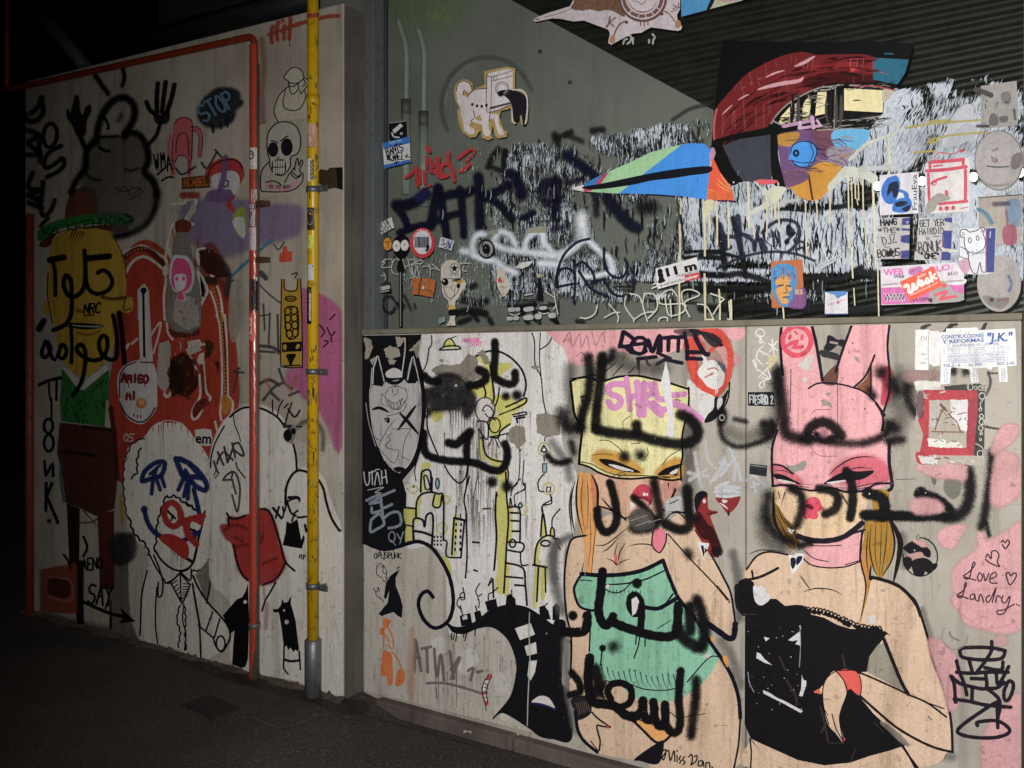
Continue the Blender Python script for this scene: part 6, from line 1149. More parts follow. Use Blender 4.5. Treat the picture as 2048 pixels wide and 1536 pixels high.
for s, w, so in (('120,570 300,565 420,580 600,588 800,590 900,590', 78, .5), ('830,590 930,590 1010,530 1050,440 1060,300 1040,180', 108, .6), ('625,385 720,405 820,460 900,540', 74, .45), ('1250,20 1250,200 1220,380 1190,560 1160,680', 84, .7), ('1200,640 1230,760', 40, .9)): g.l(s, w, SPR, .95, so)
g.d(625, 385, 60, SPR, .3).d(668, 378, 6, '#c8c4c0', .2).f('720,230 760,240 750,300 730,290', '#6e6c66', .8, .3, 6).f('850,260 920,225 970,270 960,380 900,420 840,350', '#7a7870', .7, .4, 20)
tl('F3'); g.l('520,560 500,660 560,800 600,840', 90, SPR, .9, .9); g.l('640,70 700,30', 40, '#3a3838', .8, .5).l('840,110 900,40 935,30', 40, '#3a3838', .85, .4).l('1170,90 1200,20', 34, '#3a3838', .85, .4).l('1190,940 1300,960 1400,965', 18, '#3a3838', .8, .5).l('1220,460 1240,560 1200,660', 24, '#4a4844', .7, .6).l('1220,470 1300,470', 16, '#4a4844', .7, .5).d(1020, 455, 40, SPR, .9).d(910, 450, 40, SPR, .8)
g.done()
# --- pink clouds, scripts and tags at the far right
g = R('sprayed_pink_clouds', 'pink sprayed clouds at the right edge of the wall'); PC = '#dca3a7'
tl('F3'); g.f('1330,980 1420,930 1475,960 1440,1050 1290,1165 1265,1130', PC, .9, .1, 40).f('540,460 660,450 780,480 700,540 560,540 500,500', '#b08a88', .6, .2, 50)
tl('F4'); g.f('1310,60 1420,50 1500,130 1505,340 1400,445 1290,480 1265,380', PC, .9, .1, 50).f('610,135 980,140 1010,200 1000,250 880,235 740,225', PC, .9, .1, 40).f('540,470 640,440 760,460 800,530 600,550', PC, .8, .1, 40).f('790,740 900,680 1010,680 950,790 900,862 820,840', PC, .9, .1, 30)
g.f('920,1120 980,1000 1130,890 1150,740 1200,820 1320,770 1430,712 1515,710 1515,1536 1080,1536 980,1390', PC, .92, .08, 50); tl('F5'); g.f('935,20 1000,160 1150,265 1250,290 1400,250 1440,210 1515,290 1515,-20', PC, .92, .1, 40)
g.f('1210,1250 1380,1030 1515,930 1515,1560 1220,1560', PC, .85, .15, 70).f('710,420 800,440 920,560 935,700 960,900 890,1010 830,800 760,600', PC, .85, .12, 50).f('1290,400 1360,380 1380,430 1300,450', PC, .6, .1, 30).done()
g = R('marker_script', 'handwritten love note with three small hearts'); tl('F4'); DV = '#3a2430'
for s in ('1000,1110 1040,1085 1085,1040 1105,1000 1085,1000 1060,1110 1030,1140 1005,1120 1060,1135 1110,1150', '1140,1085 1125,1130 1145,1160 1170,1120 1150,1085', '1180,1090 1195,1155 1225,1090', '1232,1140 1290,1115 1280,1078 1240,1110 1240,1170 1300,1175', '950,1275 1000,1240 1030,1180 1015,1175 1000,1270 970,1305 945,1285 1010,1300 1045,1315', '1090,1270 1062,1285 1068,1320 1095,1310 1100,1270 1108,1322 1125,1330', '1138,1335 1145,1280 1160,1280 1180,1345', '1235,1285 1205,1300 1205,1340 1235,1330 1290,1215 1255,1345', '1285,1345 1300,1285 1330,1305', '1350,1285 1340,1330 1370,1350 1410,1290 1400,1360 1360,1440 1310,1450 1300,1420 1360,1410 1450,1360', '1200,950 1215,920 1245,960 1250,900 1290,890 1315,930 1300,990 1320,1030 1240,1000 1195,965', '1375,1095 1400,1080 1420,1110 1445,1085 1470,1100 1450,1150 1410,1190 1385,1130 1375,1095', '1335,815 1350,795 1368,820 1390,795 1408,815 1390,850 1370,872 1345,835', '1470,1362 1475,1366', '1490,1372 1495,1376'): g.l(s, 10, DV)
g.done()
g = R('stencil_medallion', 'round black stencil of a couple beside the brown hair')
g.r(620, 945, 152, 168, 11, '#1c1820', .95, .3, a0=-.2, a1=.52).r(620, 945, 152, 170, 10, '#1c1820', .9, .4, a0=.75, a1=1.0)
for p in ('480,860 560,810 620,860 610,900 540,910 490,880', '620,880 660,860 700,890 700,940 660,925 640,910', '560,980 640,960 700,980 740,1040 700,1080 660,1060 640,1100 580,1100 550,1020', '480,960 530,950 540,1010 510,1050 480,1010', '740,1010 765,1010 745,1050'): g.f(p, '#1a161c', .95, .15, 10)
g.f('560,800 640,810 680,840 640,850', '#e0a8a4', .8, .1, 14).f('520,930 620,905 640,940 560,950', '#c89890', .8, .2, 8).l('585,770 605,745 620,775 600,790 585,770', 5, K, sm=False).d(570, 886, 6, '#d8d4d0', .2); g.done()
g = R('marker_tag', 'sideways black marker tag at the lower right corner'); tl('F5'); MT = '#1e1622'
for s in ('970,520 985,480 1100,470 1250,475 1370,500', '1370,500 1330,570 1150,580 1000,560 970,520', '940,590 960,670 1010,800 1030,890', '890,725 920,800 930,950 935,960', '900,730 970,790 1080,820', '940,690 1080,700 1200,690 1395,690', '1050,580 1080,690', '1250,420 1240,520 1120,690', '1190,650 1330,670 1350,600', '1070,745 1200,750', '1195,690 1200,830 1080,820', '1290,690 1310,800 1400,640', '920,930 1040,945 1200,980 1420,1000', '1080,820 1075,950', '1200,830 1290,830 1360,780', '1200,830 1320,940 1300,1120', '1320,940 1200,1010 1000,1150 950,1220 1060,1260 1250,1270 1380,1240 1405,1190 1300,1120 1130,1130 1125,1160', '1360,850 1400,770 1440,790 1430,870 1390,940 1360,920 1360,850', '1300,980 1305,1180'): g.l(s, 27, MT, .96, .18)
g.done()
g = R('pencil_scribble', 'faint grey curled pencil line right of the second woman'); g.l('880,330 890,370 960,410', 11, '#7c7a74', .7).l('830,300 810,400 900,490 1010,450 1040,360', 12, '#a39d90', .6).l('690,1080 720,1110', 10, '#6c6a66', .6); g.done()
g = R('marker_tag', 'white marker writing at the top of the third panel'); tl('E3'); WM = '#dcdad6'
for s in ('280,125 275,95 300,70 335,80 340,120 310,125', '315,130 300,170', '290,110 320,155', '310,180 330,165 340,190 300,230 340,250 330,270', '300,230 280,290 330,345', '320,250 370,270 395,300', '375,180 440,235', '435,165 380,245', '400,150 415,270', '250,310 290,390', '265,305 280,350', '300,440 380,350 355,330', '300,385 370,440', '320,440 385,450 370,390', '335,460 340,500 320,525 302,500 330,470 385,450'): g.l(s, 9, WM)
g.f('375,275 450,275 420,330 390,370 370,390', '#cfc69a', .95, .1, 2, False); g.done()
g = R('painted_tag', 'red ringed letter N face on the left pink ear')
g.r(590, 160, 108, 112, 30, '#e0405a', .97, .2, .1).l('515,195 600,155 560,215 635,205', 22, '#e0405a', sm=False).l('540,125 532,140', 20, '#e0405a').l('632,120 628,145', 20, '#e0405a').l('575,90 590,105', 16, '#e0405a'); g.done()
g = R('marker_tag', 'dark smeared key-like marker mark between the pink ears')
g.f('830,125 860,128 900,155 950,155 945,200 900,190 850,230 800,220 820,180', '#25242c', .92, .35, 6).f('780,235 900,265 910,300 850,290 780,270', '#34333a', .85, .4, 8).l('850,170 900,180', 14, '#a8a294', .9); g.done()
g = R('wall_scratches', 'fine grey scratches and chips on the panels'); tl('W')
for i in range(70):
    x = random.uniform(1110, 2036); y = random.uniform(680, 1500); a = random.choice((0, 1.57, random.uniform(0, 3))); L_ = random.uniform(3, 30); g.l(f'{x},{y} {x+L_*math.cos(a)},{y+L_*math.sin(a)}', random.uniform(.5, 1.5), random.choice(('#55504a', '#bcb6aa', '#77716a')), .5, .3, wear=.4)
for i in range(50): x = random.uniform(735, 2036); y = random.uniform(680, 1500); g.d(x, y, random.uniform(.5, 1.8), random.choice(('#3a3632', '#c8c2b6', '#6a645c')), .3, .7)
g.done()
# --- paper on the right wall
o = paper('R', 'E3 215,556 414,553 417,660 216,656', '#14141e', 'sticker', 'dark blue-black sticker with silver scribbled letters left of the pink mask')
g = ink('R', 'lettering', o); tl('E3'); g.h('FYESTRO72', 228, 642, 408, 640, 62, 8, '#c2c6cc', jit=.9).h('L16', 330, 650, 410, 645, 30, 5, '#c2c6cc'); g.done()
o = paper('R', 'E3 230,1104 362,1120 356,1200 224,1180', '#23262c', 'sticker', 'small plain dark sticker beside the cheek of the pink mask', wear=.1)
g = ink('R', 'print', o); g.l('235,1115 355,1130', 5, '#98a0a8', .8).done()
o = paper('R', 'D4 1208,514 1300,526 1256,652', '#dcdad8', 'sticker', 'white triangular sticker with a dark V on the green-dressed arm')
g = ink('R', 'print', o); tl('D4'); g.f('1235,540 1255,545 1262,600 1258,630', '#16162c', sm=False).f('1270,560 1285,580 1265,600', '#16162c', sm=False); g.done()
o = paper('R', 'E4 528,618 575,618 580,602 648,606 632,670 560,762 552,750', '#dcdad8', 'sticker', 'white torn triangular sticker beside the pink scarf')
g = ink('R', 'print', o); tl('E4'); g.f('545,640 575,640 580,680 560,720 545,690', '#16162c').f('590,635 630,625 620,660 590,690', '#16162c'); g.done()
o = paper('R', 'E4 520,410 570,425 545,450 530,432', '#d0cec8', 'sticker', 'tiny white diamond sticker on the left hair tail'); g = ink('R', 'print', o); g.l('530,418 555,428 540,442', 4, K).done()
o = paper('R', 'F3 580,88 702,86 706,100 780,98 792,118 792,400 740,408 700,380 692,440 575,440', '#dedcda', 'torn_flyer', 'torn white flyer half covered by the blue and white notice', 'flyer')
g = ink('R', 'lettering', o); tl('F3'); g.t('CU', 625, 178, 678, 178, 32, '#3a3a40').t('Acc', 630, 310, 684, 310, 20, '#4a4a50').t('co', 655, 348, 684, 348, 16, '#5a5a60').t('Un', 628, 388, 675, 388, 20, '#4a4a50').l('698,100 690,250 695,430', 5, '#a8a6a4', .6); g.done()
o = paper('R', 'F3 790,112 848,106 850,78 1125,68 1130,92 1458,76 1470,404 1385,408 1392,545 1322,548 1310,412 1255,415 1250,440 1190,418 1120,430 1135,550 1072,558 1058,435 990,425 900,415 888,430 880,560 798,570 805,420', '#e2e2e2', 'notice', 'blue printed builders notice with tear-off strips', 'flyer')
g = ink('R', 'lettering', o); BP = '#2f59a4'
g.t('CONSTRUCCIONES', 808, 168, 1183, 150, 32, BP, bold=.03).t('Y REFORMAS', 815, 210, 1184, 190, 32, BP, bold=.03).t('"J.K."', 1205, 190, 1430, 182, 72, BP, bold=.035, slant=.15).t('ALBAÑILERIA EN GENERAL', 900, 238, 1318, 218, 22, BP, slant=.2)
random.seed(11)
for r_, y in enumerate((262, 280, 302)):
    for c_, x in enumerate((860, 1085, 1300)): g.t(random.choice(('PINTURA', 'ALICATADOS', 'PARQUET', 'SUELOS', 'PLADUR', 'TEJADOS')), x, y-(x-860)*.045, x+110, y-(x-860)*.045-5, 12, '#5a7ab8').l(f'{x-40},{y-8-(x-860)*.045} {x-30},{y-2-(x-860)*.045} {x-20},{y-14-(x-860)*.045}', 3, '#5a7ab8')
g.t('REHABILITACION DE FACHADAS', 872, 335, 1370, 310, 15, '#4a6ab0').t('EXPERIENCIA, PUNTUALIDAD Y GARANTIA', 875, 355, 1370, 333, 14, '#4a6ab0').t('PRESUPUESTOS SIN COMPROMISO', 875, 372, 1370, 352, 14, '#4a6ab0').l('865,315 1385,285 1390,360 865,380 865,315', 3, '#7a94c4', sm=False)
g.t('TELS.: 6', 822, 416, 975, 408, 24, BP, bold=.02).t('26 993 -', 1045, 408, 1190, 402, 24, BP, bold=.02).t('027 216', 1300, 398, 1445, 392, 24, BP, bold=.02)
for x0, y0, y1 in ((825, 430, 555), (1085, 428, 545), (1332, 420, 540)): g.t('626 026 993', x0, y0, x0+4, y1, 15, '#4a5a90').t('JK REFORMAS', x0+22, y0, x0+26, y1, 15, '#4a5a90')
g.done()
o = paper('R', 'F3 565,540 640,530 700,540 800,548 800,600 900,612 960,590 1130,560 1188,570 1190,700 1185,1000 1190,1170 1180,1290 1050,1280 900,1240 770,1290 640,1285 560,1270 555,1190 580,1130 600,1000 575,900 600,760 590,650', '#aaa294', 'torn_poster', 'torn red framed poster with a scratched triangle below the builders notice', 'poster', wear=.22, sm=.9)
g = ink('R', 'frame_print', o); RF = '#b32432'
g.f('640,620 1130,618 1128,705 700,705', RF, .97, .25, 3, False).f('1035,700 1125,700 1112,1200 1030,1130', '#a0243a', .97, .15, 3, False).f('690,1120 1030,1130 1110,1195 600,1190 640,1130', RF, .97, .25, 3, False).f('600,880 660,780 640,690 700,700 690,1130 620,1160 650,1010', RF, .95, .35, 3, False)
g.f('570,545 700,540 798,550 795,610 580,615', '#d3cfc9', .97, .35, 0, 1.1).f('585,1170 690,1190 680,1270 600,1260', RF, .9, .45).f('600,1200 770,1215 770,1270 640,1265', '#d3cfca', .95, .4, 0, 1.1).f('600,660 640,650 640,850 600,830', '#6a4058', .6, .5, 10)
g.f('885,705 1032,705 1032,985 960,960 900,860', '#d8d6d6', .97, .3, 0, 1.1).f('690,1045 840,1060 845,1125 690,1115', '#e0dcd4', .97, .2, 0, 1.1).f('850,1085 960,1080 985,1130 855,1125', '#d8d4ca', .97, .2, 0, 1.1).f('700,710 800,705 790,870 710,900', '#bdb6aa', .9, .45, 0, 1.1).f('710,820 780,830 770,950 700,940', '#c9c6c4', .8, .6, 0, 1.1)
g.l('830,765 790,850 750,970', 10, '#7a4a34').l('830,765 880,840 940,900 975,985', 10, '#7a4a34').l('720,985 850,988 1000,990', 9, '#7a4a34').l('950,835 1025,815', 7, '#9a3a3a').l('800,745 835,790', 16, '#5a4438')
for i in range(26): x = random.uniform(700, 1030); y = random.uniform(720, 1110); g.l(f'{x},{y} {x+random.uniform(-40,40)},{y+random.uniform(-25,25)}', random.uniform(4, 9), random.choice(('#6a5060', '#8a2838', '#5a544c', '#d2cec8')), .8, .3, wear=.3)
for i in range(26): x = random.uniform(580, 1180); y = random.choice((random.uniform(1190, 1280), random.uniform(560, 700))); g.l(f'{x},{y} {x+random.uniform(-50,50)},{y+random.uniform(-12,12)}', random.uniform(4, 14), random.choice(('#d2cec8', '#a29a8c', '#8a2838')), .85, .3, wear=.35)
g.f('1128,560 1188,575 1186,900 1180,1200 1095,1195 1110,1000 1128,800', '#35352f', .95, .2, 3, False).f('830,590 960,575 1130,568 1128,618 840,612', '#35352f', .85, .4, 6, False)
for x, y, r in ((1155, 600, 20), (1180, 605, 14), (1165, 670, 26), (1150, 790, 12), (1160, 850, 18), (1165, 900, 24), (1155, 955, 20), (1158, 1000, 12), (1152, 1055, 9), (1150, 1180, 26), (1060, 590, 26), (1110, 600, 14), (1180, 560, 14)): g.r(x, y, r, r*1.1, 6, '#c2c0b4', .9, a0=random.random(), a1=random.random()+1.5)
g.l('1190,680 1150,740 1160,780', 6, '#c2c0b4').l('1110,1090 1170,1130 1172,1190', 6, '#c2c0b4').l('1180,1200 1180,1290', 9, '#c9c6be', .7, wear=.4); g.done()
# ================================================================== INNER WALL: faint marks
g = Mk('I', 'round_trace_and_glow', IW, 'faint round trace and painted greenish glow on the inner wall'); tl('W'); g.r(975, 212, 92, 98, 9, '#5f675c', .6, .8, a0=.42, a1=.95).r(975, 212, 84, 90, 4, '#a8b0a2', .5, .8, a0=.5, a1=.7)
g.f('866,35 884,8 900,38', '#9ab070', .5, .1, 8, False).f('775,0 880,0 930,20 860,60 800,50', '#93a478', .35, .1, 30).d(1080, 103, 4, '#3c4238', .5).d(1140, 165, 4, '#3c4238', .5).l('1420,208 1380,218 1345,240', 8, '#343830', .7, .7); g.done()  # green fills paint a greenish glow onto the plaster

# ================================================================== WINDOW PANE: paint and paste
def G(name, label): return Mk('G', name, SW, label)
NS = '#0f1126'
g = G('spray_tag', 'dark blurred letters above the navy writing'); tl('C1'); g.l('1060,1140 1010,1210 980,1280', 46, '#17181a', .85, .6).l('1010,1280 1080,1310 1090,1340', 40, '#17181a', .85, .7).l('1110,1160 1105,1260 1110,1330', 50, '#17181a', .9, .5).l('1110,1160 1170,1230 1220,1260', 44, '#17181a', .85, .6).l('1230,1130 1290,1160 1220,1180', 60, '#17181a', .7, .8)
tl('D1'); g.l('110,1030 130,1110', 60, '#191a1c', .8, .6).l('130,1060 240,1005', 40, '#191a1c', .8, .6).l('200,1030 320,1080', 44, '#191a1c', .7, .7).l('400,1000 480,990', 50, '#191a1c', .8, .6)
tl('G2'); g.r(290, 1140, 95, 130, 42, '#17181a', .85, .7, a0=.05, a1=.9).l('390,1110 480,1180', 46, '#17181a', .8, .7).l('520,1000 580,1120 620,1210', 50, '#191b22', .7, .7, wear=.4).l('680,1130 690,1190', 40, '#191b22', .7, .6).d(470, 1160, 60, '#17181a', .6)
tl('C2'); g.l('880,840 850,860', 46, '#17181a', .8, .6).l('780,950 900,980 960,960', 60, '#15161a', .85, .6, wear=.4).l('720,1060 850,1040 960,1060', 56, '#15161a', .9, .5, wear=.3).l('760,1130 840,1100', 44, '#15161a', .85, .6).l('860,1060 900,1110', 40, '#15161a', .85, .6).l('990,1100 1010,1140', 40, '#15161a', .8, .6).l('800,830 800,900', 30, '#15161a', .7, .7)
tl('D2'); g.l('90,1100 140,1170', 44, '#15161a', .85, .6).l('280,1120 330,1130', 36, '#15161a', .8, .6); tl('C2'); g.l('1270,1100 1290,1150', 40, '#15161a', .85, .6).l('1490,1090 1510,1150', 40, '#15161a', .8, .6).l('1370,1090 1375,1140', 30, '#15161a', .8, .6); g.done()
g = G('marker_tag', 'red broken brush letters on the left of the pane'); tl('G1'); RD2 = '#b3242a'
for s, w in (('545,655 610,610 690,530', 40), ('700,490 730,780', 44), ('760,520 770,740', 26), ('830,560 840,740', 44), ('870,340 865,510', 36), ('880,190 910,250', 56), ('920,380 960,480', 56), ('1040,360 1040,520', 60), ('930,550 1010,570 1080,640 1180,620', 58), ('1095,600 1090,500 1150,440 1210,450', 46), ('1200,270 1200,400', 50), ('1210,440 1260,540 1290,700', 50), ('1360,350 1440,290 1520,230', 46), ('1380,560 1480,500 1536,440', 46), ('780,860 870,800 935,765', 22)): g.l(s, w, RD2, .95, .2, wear=.3)
g.l('1530,230 1600,225 1590,290 1480,400', 40, RD2, .8, .3, wear=.5); g.done()
BLOBS = [(1570, 430, 240, 190, .94), (1330, 420, 160, 190, .62), (1100, 440, 150, 190, .60), (960, 430, 120, 160, .42), (960, 560, 190, 70, .50), (840, 530, 110, 110, .36), (1900, 230, 190, 100, .8), (1960, 420, 150, 240, .9), (1790, 250, 80, 110, 1.05), (1290, 280, 130, 50, .66), (1060, 330, 60, 70, .62), (1240, 540, 200, 80, .62),
         (1660, 320, 120, 60, .95), (1500, 560, 260, 30, .72), (1720, 480, 60, 120, .84), (1385, 262, 60, 40, .55), (900, 345, 60, 40, .38), (1010, 390, 50, 70, .5), (1080, 540, 130, 60, .70), (1430, 480, 60, 100, .9), (1890, 245, 80, 90, .55), (1640, 450, 150, 110, .95)]
GAPS = [(1240, 470, 55, 70, .26), (1320, 430, 40, 70, .22), (1170, 430, 30, 60, .2), (1755, 372, 11, 11, 2), (1844, 362, 13, 12, 2), (1947, 354, 14, 12, 2), (2040, 345, 12, 12, 2), (1720, 395, 40, 26, .7), (1620, 415, 60, 10, .5), (1445, 575, 300, 8, .5), (1560, 512+60, 260, 9, .6), (1900, 590, 190, 40, .9), (1500, 630, 400, 16, .9), (890, 400, 60, 60, .25), (1500, 528, 120, 6, .6), (1650, 555, 130, 8, .7), (2000, 600, 60, 50, .8), (1830, 200, 40, 60, .3), (1940, 170, 40, 30, .3)]
def dens(x, y):
    v = 0
    for cx, cy, rx, ry, a in BLOBS:
        d = math.hypot((x-cx)/rx, (y-cy)/ry); v = max(v, a*max(0, min(1, (1.06-d)/.28)))
    top = 262-(x-1190)*.155 if x > 1190 else 262+(1190-x)*.11
    v *= max(0, min(1, (y-top)/8)); v *= max(0, min(1, (628-y)/14))
    for cx, cy, rx, ry, a in GAPS:
        d = math.hypot((x-cx)/rx, (y-cy)/ry); v -= a*max(0, min(1, (1.1-d)/.4))
    return max(0, v)
def residue_sheet(name, mat, k, fn, label):
    LAY['G'] += 2; nx, ny = 128, 54; v = []; uvw = []; dn = []; f = []
    org = wloc(SW)
    for j in range(ny+1):
        for i in range(nx+1):
            x = 776+(2060-776)*i/nx; y = 110+(640-110)*j/ny; p = proj('G', x, y, LAY['G']); v.append(tuple(p-org)); sh = (x-1750)*.35 if False else 0
            sl = .35*smooth(1740, 1840, x)*(1-smooth(300, 420, y))
            uvw += [p.dot(e_)-(p.z-1.98)*sl, p.z, 0.0]; dn.append(fn(x, y))
    for j in range(ny):
        for i in range(nx):
            a = j*(nx+1)+i
            if max(dn[a], dn[a+1], dn[a+nx+1], dn[a+nx+2]) > .02: f.append((a, a+1, a+nx+2, a+nx+1))
    me = bpy.data.meshes.new(name); me.from_pydata(v, [], f)
    me.attributes.new('uvw', 'FLOAT_VECTOR', 'POINT').data.foreach_set('vector', uvw); me.attributes.new('dens', 'FLOAT', 'POINT').data.foreach_set('value', dn)
    me.materials.append(mat); return tag(link(name, me, SW), label, kind='stuff')
residue_sheet('ink_residue', M_resd, 0, lambda x, y: min(1.0, 1.05*dens(x, y)+.04)*max(0, min(1, (x-900)/140))*max(0, min(1, (y-(262-(x-1190)*.155)+6)/14))*max(0, min(1, (622-y)/10))*(1 if x < 1470 else .8), 'black ink fibres left by scraped posters')
residue_sheet('paste_residue', M_res, 0, dens, 'white paper fibres left by scraped posters')
g = G('spray_tag', 'navy sprayed capital letters across the pane'); tl('C2')
for s, w in (('500,140 440,190 360,225 275,225', 84), ('280,250 330,310 365,400', 60), ('595,95 570,220 540,390', 72), ('600,95 635,280 665,480', 62), ('640,160 720,140 800,140 860,110', 68), ('765,105 785,280 795,460', 58), ('300,440 420,395 540,370 650,320 755,290', 52), ('905,10 915,150 915,300 925,430', 78), ('1140,70 1060,120 950,160', 70), ('960,170 1060,220 1160,330', 66), ('1250,330 1330,290', 50), ('1160,-10 1200,30 1240,150', 86)): g.l(s, w, NS, .96, .5, wear=.42)
g.l('500,140 455,180', 70, '#1c2258', .8, .6)
tl('D1'); g.l('200,1190 280,1250 370,1310 450,1380', 84, NS, .95, .55, wear=.42); tl('D2'); g.l('510,170 590,270 680,370 740,400', 90, NS, .95, .5, wear=.42).l('780,250 860,240', 110, '#121318', .85, .7, wear=.4).l('100,420 180,400', 60, NS, .7, .7, wear=.3).l('60,120 120,300', 90, NS, .6, .8, wear=.4)
tl('D2'); g.l('0,120 60,60 120,40', 80, NS, .8, .5, wear=.5).l('110,60 130,200 120,330', 76, NS, .85, .5, wear=.5).l('0,180 80,220 150,190', 60, NS, .7, .6, wear=.5).l('380,60 420,180 430,300', 50, NS, .7, .6, wear=.55).l('200,60 330,30', 46, NS, .7, .6, wear=.5)
g.done()
g = G('ink_bands', 'black printed bands low on the pane'); tl('E2')
for s, w in (('0,608 150,600 330,640', 26), ('0,760 200,770 330,760 550,830', 50), ('0,870 300,870 550,880', 34), ('800,810 900,780 1000,800 1100,790 1240,710', 44), ('790,870 1000,850', 20), ('600,265 700,262 800,275', 26), ('1000,250 1100,240 1200,215', 40), ('1200,740 1360,760', 60), ('0,1020 550,1010', 60), ('800,1030 960,1020', 56), ('1150,1040 1370,1020', 60), ('120,340 180,600 190,720', 50), ('250,330 320,600 350,780', 40), ('640,610 480,500 250,420', 8)): g.l(s, w, '#101014', .9, .5, wear=.5)
for i in range(60):
    x = random.uniform(420, 1340); y = random.uniform(300, 640); g.l(f'{x},{y} {x+random.uniform(-14,14)},{y+random.uniform(30,70)} {x+random.uniform(-24,24)},{y+random.uniform(70,170)}', random.uniform(5, 11), '#111218', .9, .3, taper=1)
g.st = .12; tl('W')
for i in range(560):
    for _ in range(20):
        x = random.uniform(960, 1780); y = random.uniform(235, 610); dd = dens(x, y)
        if random.random() < dd*1.1: break
    L_ = random.uniform(10, 44); q = [(x, y), (x+random.uniform(-2, 2), y+L_*.35), (x+random.uniform(-3, 3), y+L_*.7), (x+random.uniform(-3, 3), y+L_)]
    g.l(q, random.choice((1.2, 1.6, 2.0, 2.6, 3.4)), random.choice(('#101118', '#14151f', '#0e0f14', '#1c1e2a')), .95, .25, taper=1, wear=.1)
g.st = 1; tl('D2')
for s, w in (('1130,590 1380,580', 22), ('1130,640 1250,630 1400,640', 40), ('1000,760 1400,770', 44), ('1100,880 1400,870', 60), ('560,860 700,850', 12), ('580,885 690,880', 10), ('0,1000 120,995', 12), ('820,960 1230,980', 12), ('1080,300 1110,600', 16), ('1230,180 1240,470', 18)): g.l(s, w, '#101014', .9, .45, wear=.45)
tl('G3')
for s, w in (('540,1080 800,1075 1090,1060', 18), ('560,1110 800,1105 1090,1095', 12), ('580,1170 800,1160 1000,1130', 50), ('780,1200 830,1300 870,1380', 60), ('600,1310 780,1290', 34), ('1000,1250 1200,1240', 50), ('980,1290 1000,1390', 40), ('1060,720 1070,900 1060,1050', 60), ('600,860 790,850', 10), ('690,880 700,990', 10), ('770,870 760,1070', 12), ('610,920 605,1060', 18), ('1020,700 980,620 960,520', 14), ('640,580 760,430 900,405 1060,500', 12), ('575,350 585,550', 20), ('1110,700 1100,1080', 10), ('1200,1110 1290,1130', 20)): g.l(s, w, '#13141c', .9, .3, wear=.25)
for p in ('590,1200 680,1195 680,1245 600,1250', '700,1200 760,1195 760,1240 705,1245', '830,1200 960,1180 970,1230 850,1250', '1080,1180 1170,1175 1165,1215 1080,1220', '570,1340 650,1335 645,1380 580,1385', '670,1335 740,1330 740,1375 670,1380', '830,1320 960,1310 960,1370 840,1375', '1000,1300 1090,1290 1085,1360 1010,1360', '1210,1290 1300,1280 1310,1340 1220,1345'): g.f(p, '#b9bcba', .85, .3, 4)
g.done()
g = G('paste_and_reflection_streaks', 'thin upright white paste streaks and painted yellow reflections'); tl('W')
for i in range(220):
    for _ in range(20):
        x = random.uniform(800, 2040); y = random.uniform(140, 615); dd = dens(x, y)
        if random.random() < dd: break
    L_ = random.uniform(8, 34); sl = -.5 if x > 1790 and y < 320 else 0
    g.l(f'{x},{y} {x+random.uniform(-1.2,1.2)+sl*L_*.5},{y+L_*.5} {x+random.uniform(-2,2)+sl*L_},{y+L_}', random.uniform(.9, 2.6), random.choice(('#8f959d', '#a4abb4', '#7c828a')), .9, .3, taper=1, wear=.2)
g.f('1905,240 1930,212 1945,215 1946,235 1958,255 1950,275 1925,260 1890,285', '#b9bcc4', .95, .2, 3).f('1893,290 1930,250 1950,265 1925,285', '#b4b8c0', .8, .3, 3)
for s in ('1812,256 1860,248 1960,240', '1828,305 1870,302', '1858,280 1905,270 1972,265', '1855,285 1880,282', '1855,243 1900,240'): g.l(s, 4, '#b5a548', .8, .5, wear=.4)  # yellow ceiling-ridge reflections in the glass, painted as strokes
g.done()
g = G('painted_white_scrawl', 'hazy white sprayed loop writing on the pane'); tl('C2'); WS = '#dde5ef'
for s, w in (('790,585 830,592 870,585', 56), ('868,620 865,530 900,460 960,455', 48), ('1030,500 1060,445 1110,440 1160,470 1195,535', 48), ('865,610 950,650 1040,660 1110,715 1200,752', 50), ('1040,530 1100,565 1200,580 1330,600 1440,605 1536,610', 50), ('1265,590 1280,500 1340,445 1400,450', 44), ('1400,440 1420,520 1470,590', 46), ('1390,680 1536,680', 50)): g.l(s, w, WS, .97, .85)
tl('D2')
for s, w in (('0,600 120,620 200,590 270,550', 56), ('20,450 30,540', 46), ('320,320 328,400 335,470', 92), ('150,640 260,560 350,490', 52), ('365,500 420,550 480,610', 46), ('480,610 530,640 560,740', 50), ('0,680 130,690', 50), ('270,760 400,780 560,740', 40)): g.l(s, w, WS, .97, .85)
g.l('322,325 325,390', 50, '#f0f2f6', .95, .9); g.done()
g = G('marker_tag', 'dark blue marker letters low in the middle of the pane'); MV = '#1a1c30'
for s in ('380,490 280,520 180,620 130,760 120,860', '130,780 170,720 240,730 270,800 260,980', '130,860 260,835', '270,700 330,670 400,740 420,800', '300,740 380,860 440,900 520,930', '400,820 500,800', '490,560 500,700 560,780 640,780 670,700 650,640', '500,820 560,910 650,930 710,880 720,700', '260,650 270,800'): g.l(s, 17, MV, .88, .25, wear=.25)
tl('E2')
for s, w in (('480,440 560,370 650,345 740,370 765,450 740,530 680,590', 26), ('560,440 570,545', 20), ('600,430 615,550', 20), ('150,380 210,560', 40), ('190,470 300,480', 30), ('290,320 310,560', 44), ('310,450 400,500 420,580', 30), ('420,560 450,400', 26), ('130,720 300,640 450,600 600,590 750,610 880,660', 20), ('770,510 830,535 750,570', 20), ('680,390 720,440 690,480 660,520', 24), ('500,570 470,500', 40)): g.l(s, w, '#22243a', .8, .35, wear=.35)
g.done()
